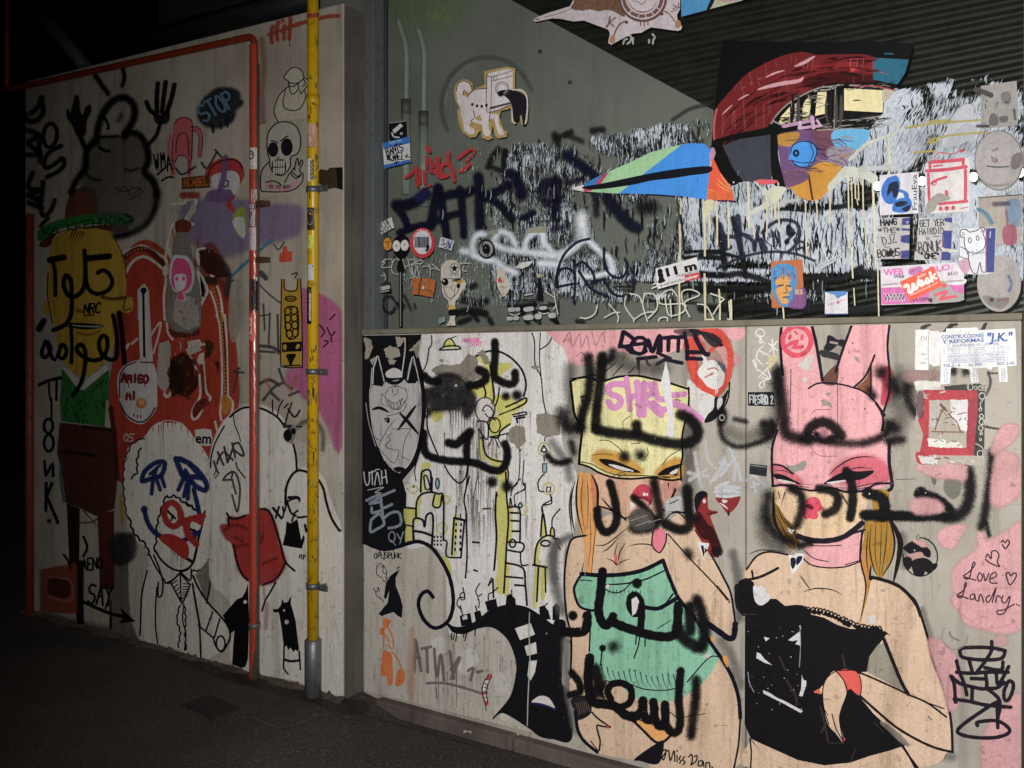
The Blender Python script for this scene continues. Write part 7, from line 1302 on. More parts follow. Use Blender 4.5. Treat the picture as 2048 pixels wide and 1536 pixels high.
g = G('marker_tag', 'dark smeared marker mark in the middle of the pane'); g.f('665,395 690,390 695,430 725,440 715,465 670,460', '#16171f', .9, .3, 4).d(668, 515, 20, '#16171f', .4); g.done()
# --- large bird painting
g = G('painted_bird', 'large colourful painted bird head with a long blue and green beak'); tl('E1')
g.f('172,312 400,318 800,325 1300,318 F1 430,380 545,385 540,440 520,530 490,640 400,770 300,880 290,1000 E1 1370,900 1290,1010 1000,1000 600,1040 300,1400 180,1340 90,1110 110,850', '#0a090c', .97, .04, 3, False); g.done()
bd = [o for o in SW.children if o.name == 'painted_bird'][0]
g = Mk('G', 'plumage', bd)
g.f('112,1080 105,940 130,830 200,740 350,580 500,490 640,430 785,402 900,425 1050,420 1330,440 1340,620 1200,560 1040,560 900,640 850,690 720,750 600,860 540,960 400,1000 250,1040', '#6e1216', .97, .1, 4)
g.f('850,500 1000,470 1330,450 1335,520 1100,520 900,560', '#8a161c', .9, .2, 14).f('800,620 1000,560 1200,590 1340,580 1340,625 1040,640 870,670', '#4c0c10', .8, .2, 12)
tl('F1'); g.f('205,512 520,528 480,650 420,740 320,725 205,700', '#1d6680', .97, .1, 3, False).l('0,620 120,605 220,620 340,660', 26, '#c42c34', .95, .2, taper=2).l('310,475 380,475', 14, '#1d6680', .8, .6)
for i in range(7): g.l(f'{10+i*32},{510+i*3} {4+i*32},{600}', 12, '#b82630', .7, .3, wear=.3)
tl('E1')
PKH = '#d89aa0'
for i in range(120):
    t_ = random.random(); x = 150+t_*1120; y = 900-470*math.sin(min(1.57, t_*1.9))+random.uniform(0, 130+150*(1-t_)); ang = -1.0*(1-t_)**1.5
    g.l(f'{x},{y} {x+60},{y+60*math.tan(ang)*.8} {x+random.uniform(90,150)},{y+110*math.tan(ang)*.8+random.uniform(-10,10)}', random.uniform(6, 16), random.choice(('#3e080c', '#520c10', '#8c1a20', '#2a0608', '#7a1418')), .7, .4, taper=1, wear=.4)

for s, w in (('170,880 210,840 250,805', 9), ('290,770 340,740 380,725', 9), ('440,690 520,665 640,640 760,620 795,590', 26), ('320,680 350,665', 8), ('380,645 410,632', 9), ('440,615 480,595', 8), ('500,595 580,560 650,540', 12), ('725,510 800,480 885,430', 22), ('380,555 400,660', 6), ('500,480 515,590', 5), ('575,470 590,510', 5), ('650,540 675,700', 5), ('335,700 340,1000', 7), ('310,630 330,690', 5), ('265,850 270,1000', 6), ('175,880 175,1040', 5), ('255,850 250,970', 5), ('440,580 470,700', 5), ('430,820 430,980', 6), ('490,800 490,970', 7), ('350,920 355,1000', 5), ('530,770 525,890', 5), ('545,800 540,870', 5), ('610,700 605,780', 4), ('195,900 170,1020', 4), ('700,430 705,480', 5), ('735,430 740,490', 5), ('790,500 795,525', 9), ('830,480 825,525', 9), ('870,450 865,510', 9), ('1160,450 1150,520', 8), ('1210,450 1200,520', 8), ('1260,450 1245,520', 8), ('270,700 280,650', 4), ('730,590 720,690', 4), ('1180,590 1175,640', 5), ('1260,580 1255,620', 5)): g.l(s, w, PKH if w < 8 else '#d8a0a8', .85, .25, taper=1)
g.l('110,1080 108,950 128,840', 14, '#c85a68', .8, .4); g.done()
g = Mk('G', 'face', bd); CR = '#e3d7a2'
g.f('590,1040 760,1000 1010,1000 1290,1008 1200,1150 1090,1290 950,1480 900,1530 820,1536 700,1450 640,1400 610,1200', '#6c4a7a', .97, .06, 3, False)
g.f('600,1045 720,1020 760,1040 700,1110 620,1110', '#c08a2a', .9, .3, 14).f('880,1010 1050,1010 1040,1140 960,1180 900,1090', '#7a4a58', .85, .3, 20).f('1030,1008 1295,1004 1210,1145 1050,1132', '#5aaad8', .97, .12, 5).f('1000,1140 1190,1160 1090,1270 1000,1230', '#a8a0b0', .8, .4, 20)
g.f('830,1320 940,1250 1085,1300 960,1480 885,1536 760,1500 700,1420 770,1410', '#cc8e1e', .97, .12, 8).f('660,1340 800,1300 830,1380 700,1440', '#8a6a88', .8, .4, 14)
for i in range(60): x = random.uniform(640, 1080); y = random.uniform(1050, 1420); g.l(f'{x},{y} {x+60},{y+random.uniform(-20,30)} {x+120},{y+random.uniform(-20,60)}', random.uniform(4, 10), random.choice(('#c08a2a', '#5a3a6c', '#8a5068', '#b8a8b8', '#3c2a4c')), .6, .5, taper=1, wear=.4)
tl('E2'); g.f('650,-20 850,-20 1060,-10 960,130 885,190 760,170 740,110 660,90', '#c88a1c', .95, .15, 6, False).l('835,0 850,100 865,185', 12, '#4a3010').f('650,-10 800,-20 830,20 740,70 660,80', '#6a4a74', .85, .3, 14); tl('E1')
g.e(790, 1182, 106, 100, '#2a8ee0', .98, rot=-.2).r(738, 1176, 17, 20, 14, '#0c1a3a', 1, .15).l('840,1090 870,1180 830,1270', 6, '#103a70').l('700,1230 780,1250 880,1245', 6, '#103a70').l('690,1180 720,1110 800,1085 880,1110 895,1180 850,1270 760,1280 700,1230', 7, '#10274a')
g.f('605,950 620,900 690,820 690,945', CR, sm=False).f('785,910 800,790 850,755 832,900 800,915', CR).f('885,890 905,710 970,705 965,870', CR, sm=False).f('715,930 725,800 745,790 735,935', '#b8a890', sm=False).f('1108,680 1410,695 1402,862 1108,846', CR, sm=False).l('1170,772 1205,770 1240,772', 8, '#2a2418', taper=1)
g.f('1410,690 1480,700 1440,760 1405,780', '#c8bfa6', .9, .2, 5)
for s, w in (('545,950 600,870 700,780 850,700 950,665', 10), ('560,930 640,960 700,950', 12), ('880,700 960,690 1040,660', 12), ('830,730 860,830 830,930', 7), ('970,740 900,780 960,800', 6), ('890,830 980,800', 8), ('1040,680 1030,1000', 8), ('700,780 710,850', 6), ('1000,930 1200,920 1390,890', 9), ('900,1000 1200,985 1290,980', 9), ('1150,655 1300,660 1440,680', 12), ('940,670 1100,650', 9)): g.l(s, w, '#a8a49a', .75, .4, wear=.4)
for i in range(70):
    x = random.uniform(560, 1380); y = random.choice((random.uniform(650, 690) if x > 900 else 960-(x-560)*.75+random.uniform(-20, 30), random.uniform(890, 990))); g.l(f'{x},{y} {x+50},{y+random.uniform(-25,10)} {x+random.uniform(80,150)},{y+random.uniform(-40,10)}', random.uniform(4, 11), random.choice(('#0b0a0d', '#0b0a0d', '#77736c', '#a8a49a', '#3a383a')), .85, .3, taper=1, wear=.3)
for x in (705, 760, 845, 870, 975, 1010, 1045, 1085): g.l(f'{x},{random.uniform(670,760)} {x+random.uniform(-14,14)},860 {x+random.uniform(-20,20)},{random.uniform(940,1010)}', random.uniform(10, 26), random.choice(('#0b0a0d', '#17151a', '#4a4742')), .9, .25, taper=1, wear=.25)
g.l('640,970 760,945 860,925', 22, '#b890b0', .9).l('760,985 930,965', 18, '#c8a0c0', .9).l('770,940 765,980', 22, '#c8a0c0').l('860,900 870,980', 24, '#c8a0c0').l('900,925 925,965', 16, '#c8a0c0').l('1190,665 1330,660 1500,695', 9, '#b83040', .8, .3)
g.f('178,1120 300,1072 540,1035 548,1382 430,1384 340,1392 262,1300', '#3d4049', .97, .06, 4, False).f('545,1030 590,1040 600,1200 640,1380 650,1440 560,1390', '#0b0a0d', .97)
g.f('85,1118 160,1125 210,1230 270,1330 330,1390 300,1400 240,1420 150,1320 110,1220', '#0b0a0d', .98).f('100,1205 150,1320 240,1440 252,1536 30,1540', '#dd4a1a', .97, .08, 3, False)
for s in ('130,1370 180,1420 240,1460', '120,1400 180,1450 240,1475', '60,1455 150,1480 240,1490', '150,1330 200,1400 240,1450'): g.l(s, 6, '#eaa850', taper=1)
g.l('300,1310 285,1350', 7, '#e8e4e0', taper=1).d(258, 1400, 6, '#e8e4e0', .2).l('90,1140 80,1200', 14, '#b87a98', .7, .4)
for s in ('120,1090 300,1040 560,1000', '540,970 545,1010'): g.l(s, 30, '#0b0a0d', .97, .2)
tl('E2'); g.l('40,195 160,197 270,205', 14, '#4a2050', .9).f('50,130 250,130 262,190 45,188', '#e0601c', .9, .1, 4, False); g.done()
g = Mk('G', 'beak', bd); tl('D1')
g.f('600,1484 850,1262 1085,1110 1160,1102 1262,1106 1312,1160 1300,1280 1290,1420 1278,1532 1100,1505 900,1490', '#1f88e0', .98, .03, 3, False).f('425,1405 520,1325 700,1245 850,1172 1040,1122 1085,1110 850,1290 602,1484 450,1475 340,1470', '#9cca98', .98, .05, 3, False)
g.f('330,1425 420,1370 500,1330 525,1328 470,1400 400,1440', '#1f74c0', .97, .1, 2, False).f('480,1340 520,1328 460,1420 420,1425', '#b04058', .97, .1, 2, False).f('240,1445 330,1422 345,1440 340,1470 270,1458', '#d8d4d4', .97, .1, 2, False).f('340,1455 400,1450 390,1466 340,1468', '#c04060')
g.f('330,1438 500,1408 700,1365 900,1325 1100,1295 1302,1280 1300,1322 1150,1345 1000,1368 850,1385 700,1418 500,1445 380,1452', '#14161e', .97, .15, 4).f('1312,1160 1330,1135 1345,1180 1320,1230 1302,1240', '#c890b0', .8, .2, 4); g.done()
g = G('cream_drips', 'cream paint drips running down from the bird'); CD = '#d9d2ae'; tl('E2')
g.f('430,55 500,130 560,95 650,100 640,130 600,190 520,240 420,290 410,270 520,190', '#cfd2c4', .9, .25, 8).f('440,38 590,42 560,66 470,70', '#d8505a', .95, .1, 3).f('1040,20 1130,-60 1300,-20 1360,20 1330,60 1250,20 1120,15 1010,110 985,90', '#ccd0c6', .9, .25, 8).l('540,260 640,210 760,190', 26, '#c8ccc8', .7, .5, wear=.4)
tl('F1'); g.l('0,1410 120,1290 250,1230 400,1180', 30, '#d0d4c8', .85, .4, wear=.3).l('340,1230 350,1400 345,1536', 16, CD, .9).l('380,1090 430,1110 390,1200', 22, '#d0d4c8', .8, .4).l('100,1490 400,1480', 50, '#c8ccca', .8, .5, wear=.35)
tl('E2')
for x, y0, y1, w in ((375, 60, 400, 13), (415, 400, 480, 9), (510, 110, 470, 9), (548, 120, 330, 10), (575, 90, 330, 8), (605, 60, 430, 9), (815, 200, 620, 9), (895, 190, 330, 7), (1000, 60, 360, 10), (1140, 0, 560, 9), (1170, 560, 790, 10), (1165, 20, 250, 7), (1190, 20, 180, 8), (1215, 20, 190, 8), (1255, 10, 400, 9), (1270, 400, 540, 7), (1290, 540, 710, 7), (1330, 40, 300, 14), (1345, 300, 700, 10), (1370, 700, 1105, 9), (640, 1010, 1110, 9), (38, 760, 1120, 12), (150, 880, 1135, 10), (240, 960, 1130, 11), (35, 290, 620, 10), (75, 210, 430, 8), (130, 200, 520, 9), (215, 210, 560, 8), (1185, 870, 1000, 7), (1210, 180, 230, 6)):
    g.l(f'{x-4},{y0} {x+random.uniform(-3,3)},{(y0+y1)/2} {x+4},{y1}', w, CD, .92, .2)
tl('D2'); g.f('1260,215 1345,205 1310,280 1270,330 1262,420', CD, .85, .2, 6)
for x, y0, y1, w in ((1080, 180, 300, 8), (1075, 380, 660, 13), (1070, 820, 1148, 12), (1265, 300, 620, 11), (1268, 780, 1090, 11), (1300, 300, 520, 7), (1360, 205, 540, 9), (1445, 205, 400, 8), (1190, 205, 270, 7), (1380, 900, 1130, 10), (1468, 960, 1125, 11)): g.l(f'{x-2},{y0} {x+2},{(y0+y1)/2} {x},{y1}', w, CD, .92, .2)
for x, y in ((1280, 1110), (1375, 1136), (1470, 1130)): g.l(f'{x-5},{y} {x+45},{y}', 9, CD)
tl('F2'); g.d(262, 1358, 12, CD, .2); g.done()
g = G('marker_tag', 'thin cream marker script above the window sill'); tl('D2'); CS = '#d6d6c4'
for s in ('495,1095 560,1060 610,1055', '530,990 600,1080 592,1140', '660,930 650,1000 690,1070 720,1110 718,1155', '720,1110 800,1060 880,1050', '800,920 790,1000 830,1140', '830,1100 900,1020 880,920 800,910', '960,915 970,1010 1000,1080 1100,1050 1105,990 930,990 930,920 1010,880 1050,930', '1100,1000 1090,900 1160,880 1225,920 1110,980 1150,1090', '1000,960 1010,1090', '1210,990 1280,1010 1335,1115', '1310,910 1410,950 1390,975 1330,1070', '910,1135 920,1100 975,1095 978,1135', '310,1095 360,1100 420,1065 440,1000', '1450,970 1460,1100 1440,1105', '870,840 890,830 900,850 860,870', '690,910 760,930 780,980'): g.l(s, 8, CS, .9)
g.done()
g = G('marker_tag', 'thin pale marker script low on the left of the pane'); tl('G2')
for s in ('60,545 100,550 230,460 240,440 190,490 230,500 170,570 300,570', '100,560 100,650 150,705 230,690', '210,650 240,740 220,770', '260,450 330,450 340,540 290,580', '460,470 400,440 340,520 340,640 400,680 460,680', '500,450 540,590', '580,430 620,640', '530,570 600,540 660,520', '610,460 690,450 670,520 640,560 670,680 740,750', '690,500 760,460 815,490 770,520 720,510 690,520', '720,540 760,740', '800,570 850,555 930,570', '890,520 930,600 915,720', '920,600 1000,590 1070,625', '950,515 1070,625', '610,740 680,720'): g.l(s, 10, '#bfc2b8', .9)
g.done()
g = G('marker_tag', 'small white marker strokes beside the capped figure'); tl('G3')
for s in ('1150,940 1240,1000 1300,1040', '1290,940 1310,1100 1350,1290', '1280,1220 1320,1150', '840,1000 960,980', '610,1290 700,1310 760,1280', '1050,1260 1130,1285 1210,1270'): g.l(s, 11, '#d4d4cc', .9)
tl('G2'); g.l('1380,510 1536,510', 12, '#c8cac4', .8).l('1440,560 1420,620 1480,630', 12, '#c8cac4', .8); tl('G4')
for s in ('1005,470 1020,430 1045,420', '1040,380 1085,390 1085,440 1050,470', '1110,410 1110,470', '1320,370 1345,400 1330,430 1325,470', '1283,430 1283,460'): g.l(s, 20, '#b8bab4', .8, .3, wear=.4)
g.done()
# --- paper on the pane
o = paper('G', 'G4 45,205 70,190 200,140 430,70 480,-20 500,-60 1620,-60 1612,100 1582,160 1590,220 1638,290 1625,320 1590,330 1305,292 1240,325 1200,350 1100,360 920,455 880,480 848,465 848,440 865,360 845,318 800,300 580,218 470,228 330,200 240,195 60,232 42,222', '#cbc0c6', 'cutout_poster', 'pale horned cutout poster with brown rings at the top of the window', 'poster', sm=False)
g = ink('G', 'brown_print', o); tl('G4'); BR = '#7c5a46'
g.f('450,90 480,20 510,-60 980,-60 965,30 1020,170 960,150 880,110 800,105 740,118 640,95 560,108', BR, .95, .25, 6)
for i in range(50): x = random.uniform(470, 960); y = random.uniform(-30, 90); g.l(f'{x},{y} {x+random.uniform(-20,20)},{y+random.uniform(20,40)}', 4, random.choice(('#5a3a2a', '#98745a')), .7)
g.r(1215, -20, 250, 245, 22, '#6a4a44').r(1215, -20, 205, 195, 30, '#75554c').r(1215, -20, 150, 150, 12, '#75554c').f('1075,-60 1355,-60 1340,60 1260,115 1150,110 1080,40', '#d2c6cc')
for a in (.6, 1.0, 1.4, 1.8, 2.3): g.l([(TILES['G4'][0]+(1215+r_*math.cos(a))/TILES['G4'][2], (-20+r_*math.sin(a))/TILES['G4'][2]) for r_ in (185, 225)], 9, '#d2c6cc', soft=.1)
for s, w in (('860,185 850,250 825,290', 16), ('920,190 855,245', 12), ('860,245 905,285', 12), ('1020,230 960,270 920,340 905,390', 14), ('1420,110 1500,150 1560,230', 10), ('1545,50 1570,80 1540,100', 10), ('1570,70 1610,80', 9), ('1190,235 1195,275', 10), ('1228,230 1232,282', 10), ('1270,225 1272,268', 10), ('1100,10 1170,20 1200,50 1250,10', 6), ('440,95 300,150 150,185', 5), ('1510,130 1590,100 1600,30', 8)): g.l(s, w, BR)
g.e(890, 425, 28, 45, '#b08468', .9).e(1595, 260, 30, 42, '#b08468', .9).d(1040, 240, 18, '#6a4038', .2).d(1420, 150, 18, '#6a4038', .2).e(80, 208, 26, 9, '#9a7a66'); g.done()
o = paper('G', 'D1 1083,-30 1640,-30 1540,5 1280,75 1086,127', '#3f92c8', 'cutout_poster', 'blue cutout strip with a pale end at the top of the window', 'poster')
g = ink('G', 'print', o); tl('D1'); g.f('1340,-30 1640,-30 1540,5 1300,68', '#b9bda0', .95, .1, 3, False).f('1330,-30 1350,-30 1310,60 1280,75', '#181c2a').f('1400,-30 1640,-30 1420,10', '#c89aa0', .8, .2, 8); g.done()
o = paper('G', 'C1 955,548 1060,528 1130,514 1190,525 1188,690 1240,692 1280,735 1292,820 1285,930 1265,965 1240,955 1225,890 1205,925 1185,955 1160,935 1162,870 1165,830 1080,850 1070,900 1090,960 1105,1000 1130,1010 1125,1050 1060,1062 1040,1040 1020,960 1005,1030 1018,1060 985,1077 935,1055 930,1000 905,1020 890,1050 850,1058 790,1020 760,940 748,850 765,830 735,770 722,710 735,650 770,615 820,612 860,640 870,690 950,655 960,640', '#b59a5c', 'cutout_sticker', 'cutout of a dog with a washing machine for a head', 'sticker', sm=False)
g = ink('G', 'drawing', o); tl('C1')
g.f('975,680 880,690 820,745 790,730 800,695 830,720 855,690 840,645 800,622 760,640 740,700 755,790 775,830 770,870 790,920 800,1000 850,1035 880,1020 870,985 835,970 850,930 900,945 940,955 950,1030 985,1050 1000,1025 985,960 990,910 1030,910 1050,990 1070,1035 1105,1035 1100,1010 1065,960 1060,880 1000,870 970,820', '#dbd2d4', sm=False)
g.f('975,570 1060,545 1140,530 1172,545 1168,800 1010,862 970,815', '#dcd5d8', sm=False).f('1060,705 1130,690 1200,700 1260,730 1282,800 1275,940 1255,960 1240,880 1220,910 1195,940 1175,920 1165,800 1110,735 1065,730', '#221e28').f('890,905 915,885 935,925 895,920', '#b59a5c')
for s, w in (('1172,690 1240,692 1280,740 1285,840 1270,950', 8), ('1165,830 1175,930 1195,945', 7)): g.l(s, w, '#dcd8d8')
for s, w in (('975,680 880,690 820,745', 5), ('975,570 1010,590 1165,545', 4), ('1010,590 1005,860', 4), ('1010,625 1165,585', 4), ('975,570 970,815 1005,862 1168,800', 5), ('870,850 880,900 850,930', 5), ('1000,870 990,930', 5), ('740,700 755,640 800,622 850,650 862,700', 5), ('790,730 800,695 830,720', 5), ('1000,830 1160,790', 12)): g.l(s, w, '#3a3034', .8)
g.r(1092, 680, 50, 52, 5, '#6a6266').r(1092, 680, 36, 38, 7, '#a89ea4').r(1040, 600, 14, 14, 4, '#6a6266').d(1080, 720, 22, '#1c1a24', .4)
for i in range(8): x = 855+i*18; y = 802+14*math.sin(i/7*3.14); g.f(f'{x},{y-9} {x+17},{y-9} {x+17},{y+10} {x},{y+10}', '#1a1824' if i % 2 == 0 else '#dcd8d8', sm=False)
g.t('WASHSOLUTION', 1005, 845, 1155, 800, 12, '#5a5056'); g.done()
o = paper('G', 'C1 222,945 352,928 355,1050 226,1072', '#17161c', 'sticker', 'black sticker with a white razor-like drawing above the blue name sticker')
g = ink('G', 'print', o); tl('C1'); g.f('250,1000 310,950 330,965 265,1025', '#cfcccc', sm=False).l('245,1020 260,1050 300,1055', 9, '#cfcccc').d(275, 1022, 6, K, .2).r(318, 1026, 8, 8, 4, '#cfcccc').l('225,945 350,930', 4, '#a8a4a0'); g.done()
o = paper('G', 'G1 195,130 605,22 622,412 222,508', '#d6d4d6', 'sticker', 'white and blue name sticker with black scrawled letters')
g = ink('G', 'print', o); tl('G1'); BB = '#1f70c4'; g.f('195,130 605,22 608,122 205,215', BB, sm=False).f('218,462 620,378 622,414 222,510', BB, sm=False).t('FUCK YOU', 300, 142, 492, 98, 34, '#b8d4f0', bold=.02).t('MY NAME IS', 345, 170, 450, 148, 14, '#a8c8e8')
g.h('BANTS', 260, 315, 520, 235, 110, 15, '#131218', sm=False).h('*KANEZ', 270, 420, 520, 365, 110, 14, '#131218').l('545,325 580,300', 12, '#131218').l('545,325 560,350', 12, '#131218').l('545,325 615,345', 12, '#131218').l('370,425 440,405', 12, '#131218').l('405,430 408,465', 10, '#131218'); g.done()
o = paper('G', 'G1 72,1400 330,1265 372,1420 130,1540 100,1545', '#d2d0cc', 'sticker', 'white sticker with black letters CUZ18 BAM31')
g = ink('G', 'lettering', o); tl('G1'); g.h('CUZ18', 88, 1458, 300, 1360, 62, 11, '#18161a').h('BAM31', 105, 1535, 350, 1430, 62, 11, '#18161a'); g.done()
o = paper('G', 'G2 200,240 215,150 250,110 300,120 335,165 342,240 325,290 270,318 215,295', '#d98a12', 'sticker', 'small orange crest sticker beside the black balloon head')
g = ink('G', 'print', o); tl('G2'); g.l('220,190 270,175 320,180', 9, '#3a2408').l('260,215 285,200 285,240', 8, '#3a2408').l('262,270 290,260 285,285', 7, '#3a2408').l('250,105 240,60', 8, '#1a1814').l('300,115 310,75', 8, '#1a1814').r(270, 215, 70, 100, 9, '#3a2408', .7); g.done()
o = paper('G', 'G2 345,200 380,130 440,80 520,75 580,120 608,200 595,300 550,380 500,420 478,460 500,480 522,560 500,630 490,660 490,1530 445,1530 445,660 420,620 415,560 435,490 460,460 440,420 380,370 345,290', '#0f0e13', 'cutout_sticker', 'tall black balloon-headed figure sticker with two round white eyes', 'sticker', wear=.04)
g = ink('G', 'eyes', o); tl('G2'); g.e(406, 245, 56, 82, '#d8d6d2').e(532, 235, 58, 80, '#d8d6d2').d(405, 242, 12, '#101014', .2).d(532, 228, 11, '#101014', .2).l('467,650 467,1530', 12, '#8e9494').l('385,425 365,400', 16, '#0f0e13').l('515,640 545,610', 12, '#0f0e13'); g.done()
c3 = [(TILES['G2'][0]+(805+188*math.cos(a))/7.68, TILES['G2'][1]+(200+228*math.sin(a))/7.68) for a in (6.2832*i/32 for i in range(32))]
o = paper('G', c3, '#c82a34', 'sticker', 'red ringed oval sticker with a barcode')
g = ink('G', 'print', o); tl('G2'); g.e(805, 190, 138, 178, '#d4d4da')
for i in range(16): g.f(f'{690+i*14},{105} {690+i*14+random.choice((3,6,9))},{105} {690+i*14+5},{270} {690+i*14},{270}', random.choice(('#4a4856', '#7a7884')), sm=False)
g.f('870,245 910,240 905,285 915,310 890,300 880,330 850,320 870,290', '#17161c').l('885,330 885,350', 6, '#17161c')
for i, ch in enumerate('ENTRADA'): a = 3.75+i*.28; g.h(ch, 805+158*math.cos(a)-12, 200+196*math.sin(a)+12, 805+158*math.cos(a)+14, 200+196*math.sin(a)+8, 26, 6, '#e4d4d4')
g.done()
o = paper('G', 'G2 1090,110 1130,120 1290,170 1250,320 1180,290 1055,260', '#c6c8d2', 'sticker', 'small white and blue sticker right of the barcode oval', wear=.15)
g = ink('G', 'print', o); tl('G2'); g.r(1160, 240, 24, 30, 10, '#26263a').r(1120, 160, 20, 16, 8, '#26263a').l('1200,180 1230,270', 30, '#4a6ab0', .8).l('1090,230 1140,200', 10, '#26263a').l('1190,290 1240,230 1260,180', 10, '#26263a'); g.done()
o = paper('G', 'G2 650,735 760,745 790,735 1005,770 985,930 965,1030 740,990 650,985 670,860 640,850', '#b06426', 'sticker', 'torn brown card patch on the pane', wear=.06)
g = ink('G', 'print', o); tl('G2'); g.l('790,740 765,860 745,990', 16, '#5a2e10').l('800,915 960,935', 8, '#5a2e10').e(815, 885, 12, 22, '#d8d4cc').d(810, 890, 5, K, .2)
for x, y in ((690, 785), (905, 800), (930, 970), (960, 980)): g.d(x, y, 9, '#4a240c', .4)
g.done()
o = paper('G', 'G2 60,850 305,800 325,955 80,1000', '#16171c', 'sticker', 'black sticker with a white strip of lettering at the window jamb')
g = ink('G', 'print', o); tl('G2'); g.f('65,895 300,850 308,895 70,945', '#c6c4c0', sm=False).t('AKABOYD', 85, 928, 285, 890, 24, '#26242a').l('85,865 290,825', 8, '#5a5a5a').l('100,965 290,930', 12, '#b8b6b2'); g.done()
o = paper('G', 'G2 1085,600 1100,530 1160,470 1230,450 1320,470 1380,540 1395,640 1390,740 1440,770 1475,830 1450,890 1410,930 1350,1040 1310,1090 1300,1150 1310,1300 1300,1360 1310,1480 1300,1520 1250,1515 1240,1420 1230,1500 1180,1525 1170,1500 1220,1400 1235,1330 1215,1300 1215,1160 1200,1080 1140,1020 1110,930 1110,800 1085,740', '#c9c3b8', 'cutout_sticker', 'cutout figure in a starred cap and sunglasses holding a camera', 'sticker')
g = ink('G', 'drawing', o); tl('G2')
st = []
for i in range(10): r_ = 58 if i % 2 == 0 else 24; a = -1.57+i*.6283; st.append((TILES['G2'][0]+(1298+r_*math.cos(a))/7.68, TILES['G2'][1]+(590+r_*1.1*math.sin(a))/7.68))
g.r(1298, 590, 66, 76, 14, '#8a8680', .7).f(st, '#15141a', sm=False).t('STAR', 1220, 712, 1370, 708, 44, '#5a544e', bold=.01)
g.l('1090,740 1200,745 1390,735', 7, '#3a3430').e(1155, 800, 46, 52, '#17161c').f('1260,745 1300,750 1290,800 1265,800', '#8a827a').f('1300,760 1390,750 1390,790 1320,790', '#2a2824').f('1320,800 1400,770 1440,780 1380,830', '#b8923c').e(1358, 860, 26, 32, '#17161c').r(1280, 885, 30, 40, 6, '#4a443e')
g.l('1130,870 1150,970 1230,1050 1330,980 1360,900', 9, '#4a443e').l('1120,870 1250,880', 5, '#6a645c').l('1300,920 1290,1000 1210,1100', 7, '#4a443e').l('1090,740 1085,600 1110,530 1170,470 1240,452 1330,475 1385,550 1395,740', 6, '#4a443e').f('1220,1155 1300,1170 1300,1225 1215,1230', '#c8a850').f('1215,1235 1325,1225 1330,1300 1220,1310', '#17161c').d(1135, 785, 12, '#e8e4e0', .2); g.done()
o = paper('G', 'G3 415,640 440,605 490,595 525,620 540,700 590,770 608,840 595,920 550,990 500,1022 455,960 420,850 402,750', '#cbc4b6', 'sticker', 'pale leaf-shaped sticker with a red mouth', sm=True)
g = ink('G', 'print', o); tl('G3'); g.f('430,760 460,740 490,780 480,805 440,800', '#d23a3c').l('455,705 490,740 530,740', 5, '#6a5a50').r(505, 790, 18, 16, 4, '#6a5a50').l('450,890 500,870 540,890', 5, '#6a5a50').l('480,850 520,900', 4, '#6a5a50').l('415,660 402,750 420,880 490,1020', 9, '#20202a'); g.done()
o = paper('G', 'G3 135,300 150,210 200,150 260,145 330,180 372,260 370,340 320,420 250,440 190,420 145,370', '#15161c', 'sticker', 'round black target sticker inside the white sprayed loop', sm=True)
g = ink('G', 'print', o); tl('G3'); g.r(250, 292, 82, 100, 36, '#969c98', .9).d(242, 288, 30, '#15161c', .2).l('200,200 180,260', 16, '#15161c').l('300,330 270,390', 16, '#15161c').l('230,280 245,270', 10, '#8a908c'); g.done()
o = paper('G', 'G3 690,580 760,520 800,500 940,480 960,488 900,550 800,590', '#c8c6c4', 'torn_paper', 'torn white paper scrap in a dark leaf outline', 'paper', wear=.1)
o = paper('G', 'G3 1020,690 1050,670 1095,690 1090,720 1040,735', '#a8a274', 'torn_paper', 'tiny torn yellowish paper scrap above a black bar', 'paper', wear=.1)
o = paper('G', 'C2 985,435 1055,415 1060,445 990,465', '#8d8f7e', 'torn_paper', 'short olive paper strip over the left white loop', 'paper', wear=.12); o = paper('G', 'C2 1285,415 1350,398 1430,395 1425,440 1290,445', '#93957f', 'torn_paper', 'wider olive paper strip over the right white loop', 'paper', wear=.12)
o = paper('G', 'G2 1055,1370 1145,1335 1150,1400 1060,1440', '#8fa4a6', 'torn_paper', 'pale blue-grey paper scrap left of the capped figure', 'paper', wear=.15); g = ink('G', 'print', o); tl('G2'); g.l('1065,1385 1135,1360', 6, '#3a4448').l('1070,1410 1130,1390', 6, '#3a4448'); g.done()
o = paper('G', 'D2 888,722 1203,632 1222,752 1232,790 1110,818 905,875', '#dcdadc', 'sticker', 'white sticker 11 m seguimos queriendo saber')
g = ink('G', 'lettering', o); tl('D2'); g.f('1110,772 1225,748 1233,790 1112,818', '#c4222c', sm=False).t('11 m', 975, 780, 1208, 722, 62, '#1a181e', bold=.05).t('seguimos', 1048, 785, 1215, 745, 22, '#2a282e').t('queriendo', 918, 860, 1108, 810, 24, '#2a282e').t('saber', 1118, 808, 1222, 782, 28, '#ecdcdc', bold=.02)
g.e(922, 740, 19, 19, '#1a181e').f('905,760 940,755 948,790 960,815 910,830 915,790', '#1a181e'); g.done()
o = paper('G', 'E2 545,665 785,648 798,1005 553,1020', '#b8642c', 'poster', 'small pop portrait of a man in blue and orange', 'poster')
g = ink('G', 'portrait_print', o); tl('E2'); PB = '#3f8ac4'
g.f('560,720 600,690 660,685 720,710 740,770 735,860 715,960 690,1005 640,1005 590,960 560,890 552,800', PB, .95, .2, 6).f('590,800 640,775 690,790 680,830 700,880 660,900 680,920 650,940 675,970 640,985 600,930 590,880 620,860 590,840', '#d99a4a', .95, .15, 8).f('740,900 797,880 798,1005 690,1010 720,960', '#8a5a98', .8, .2, 20)
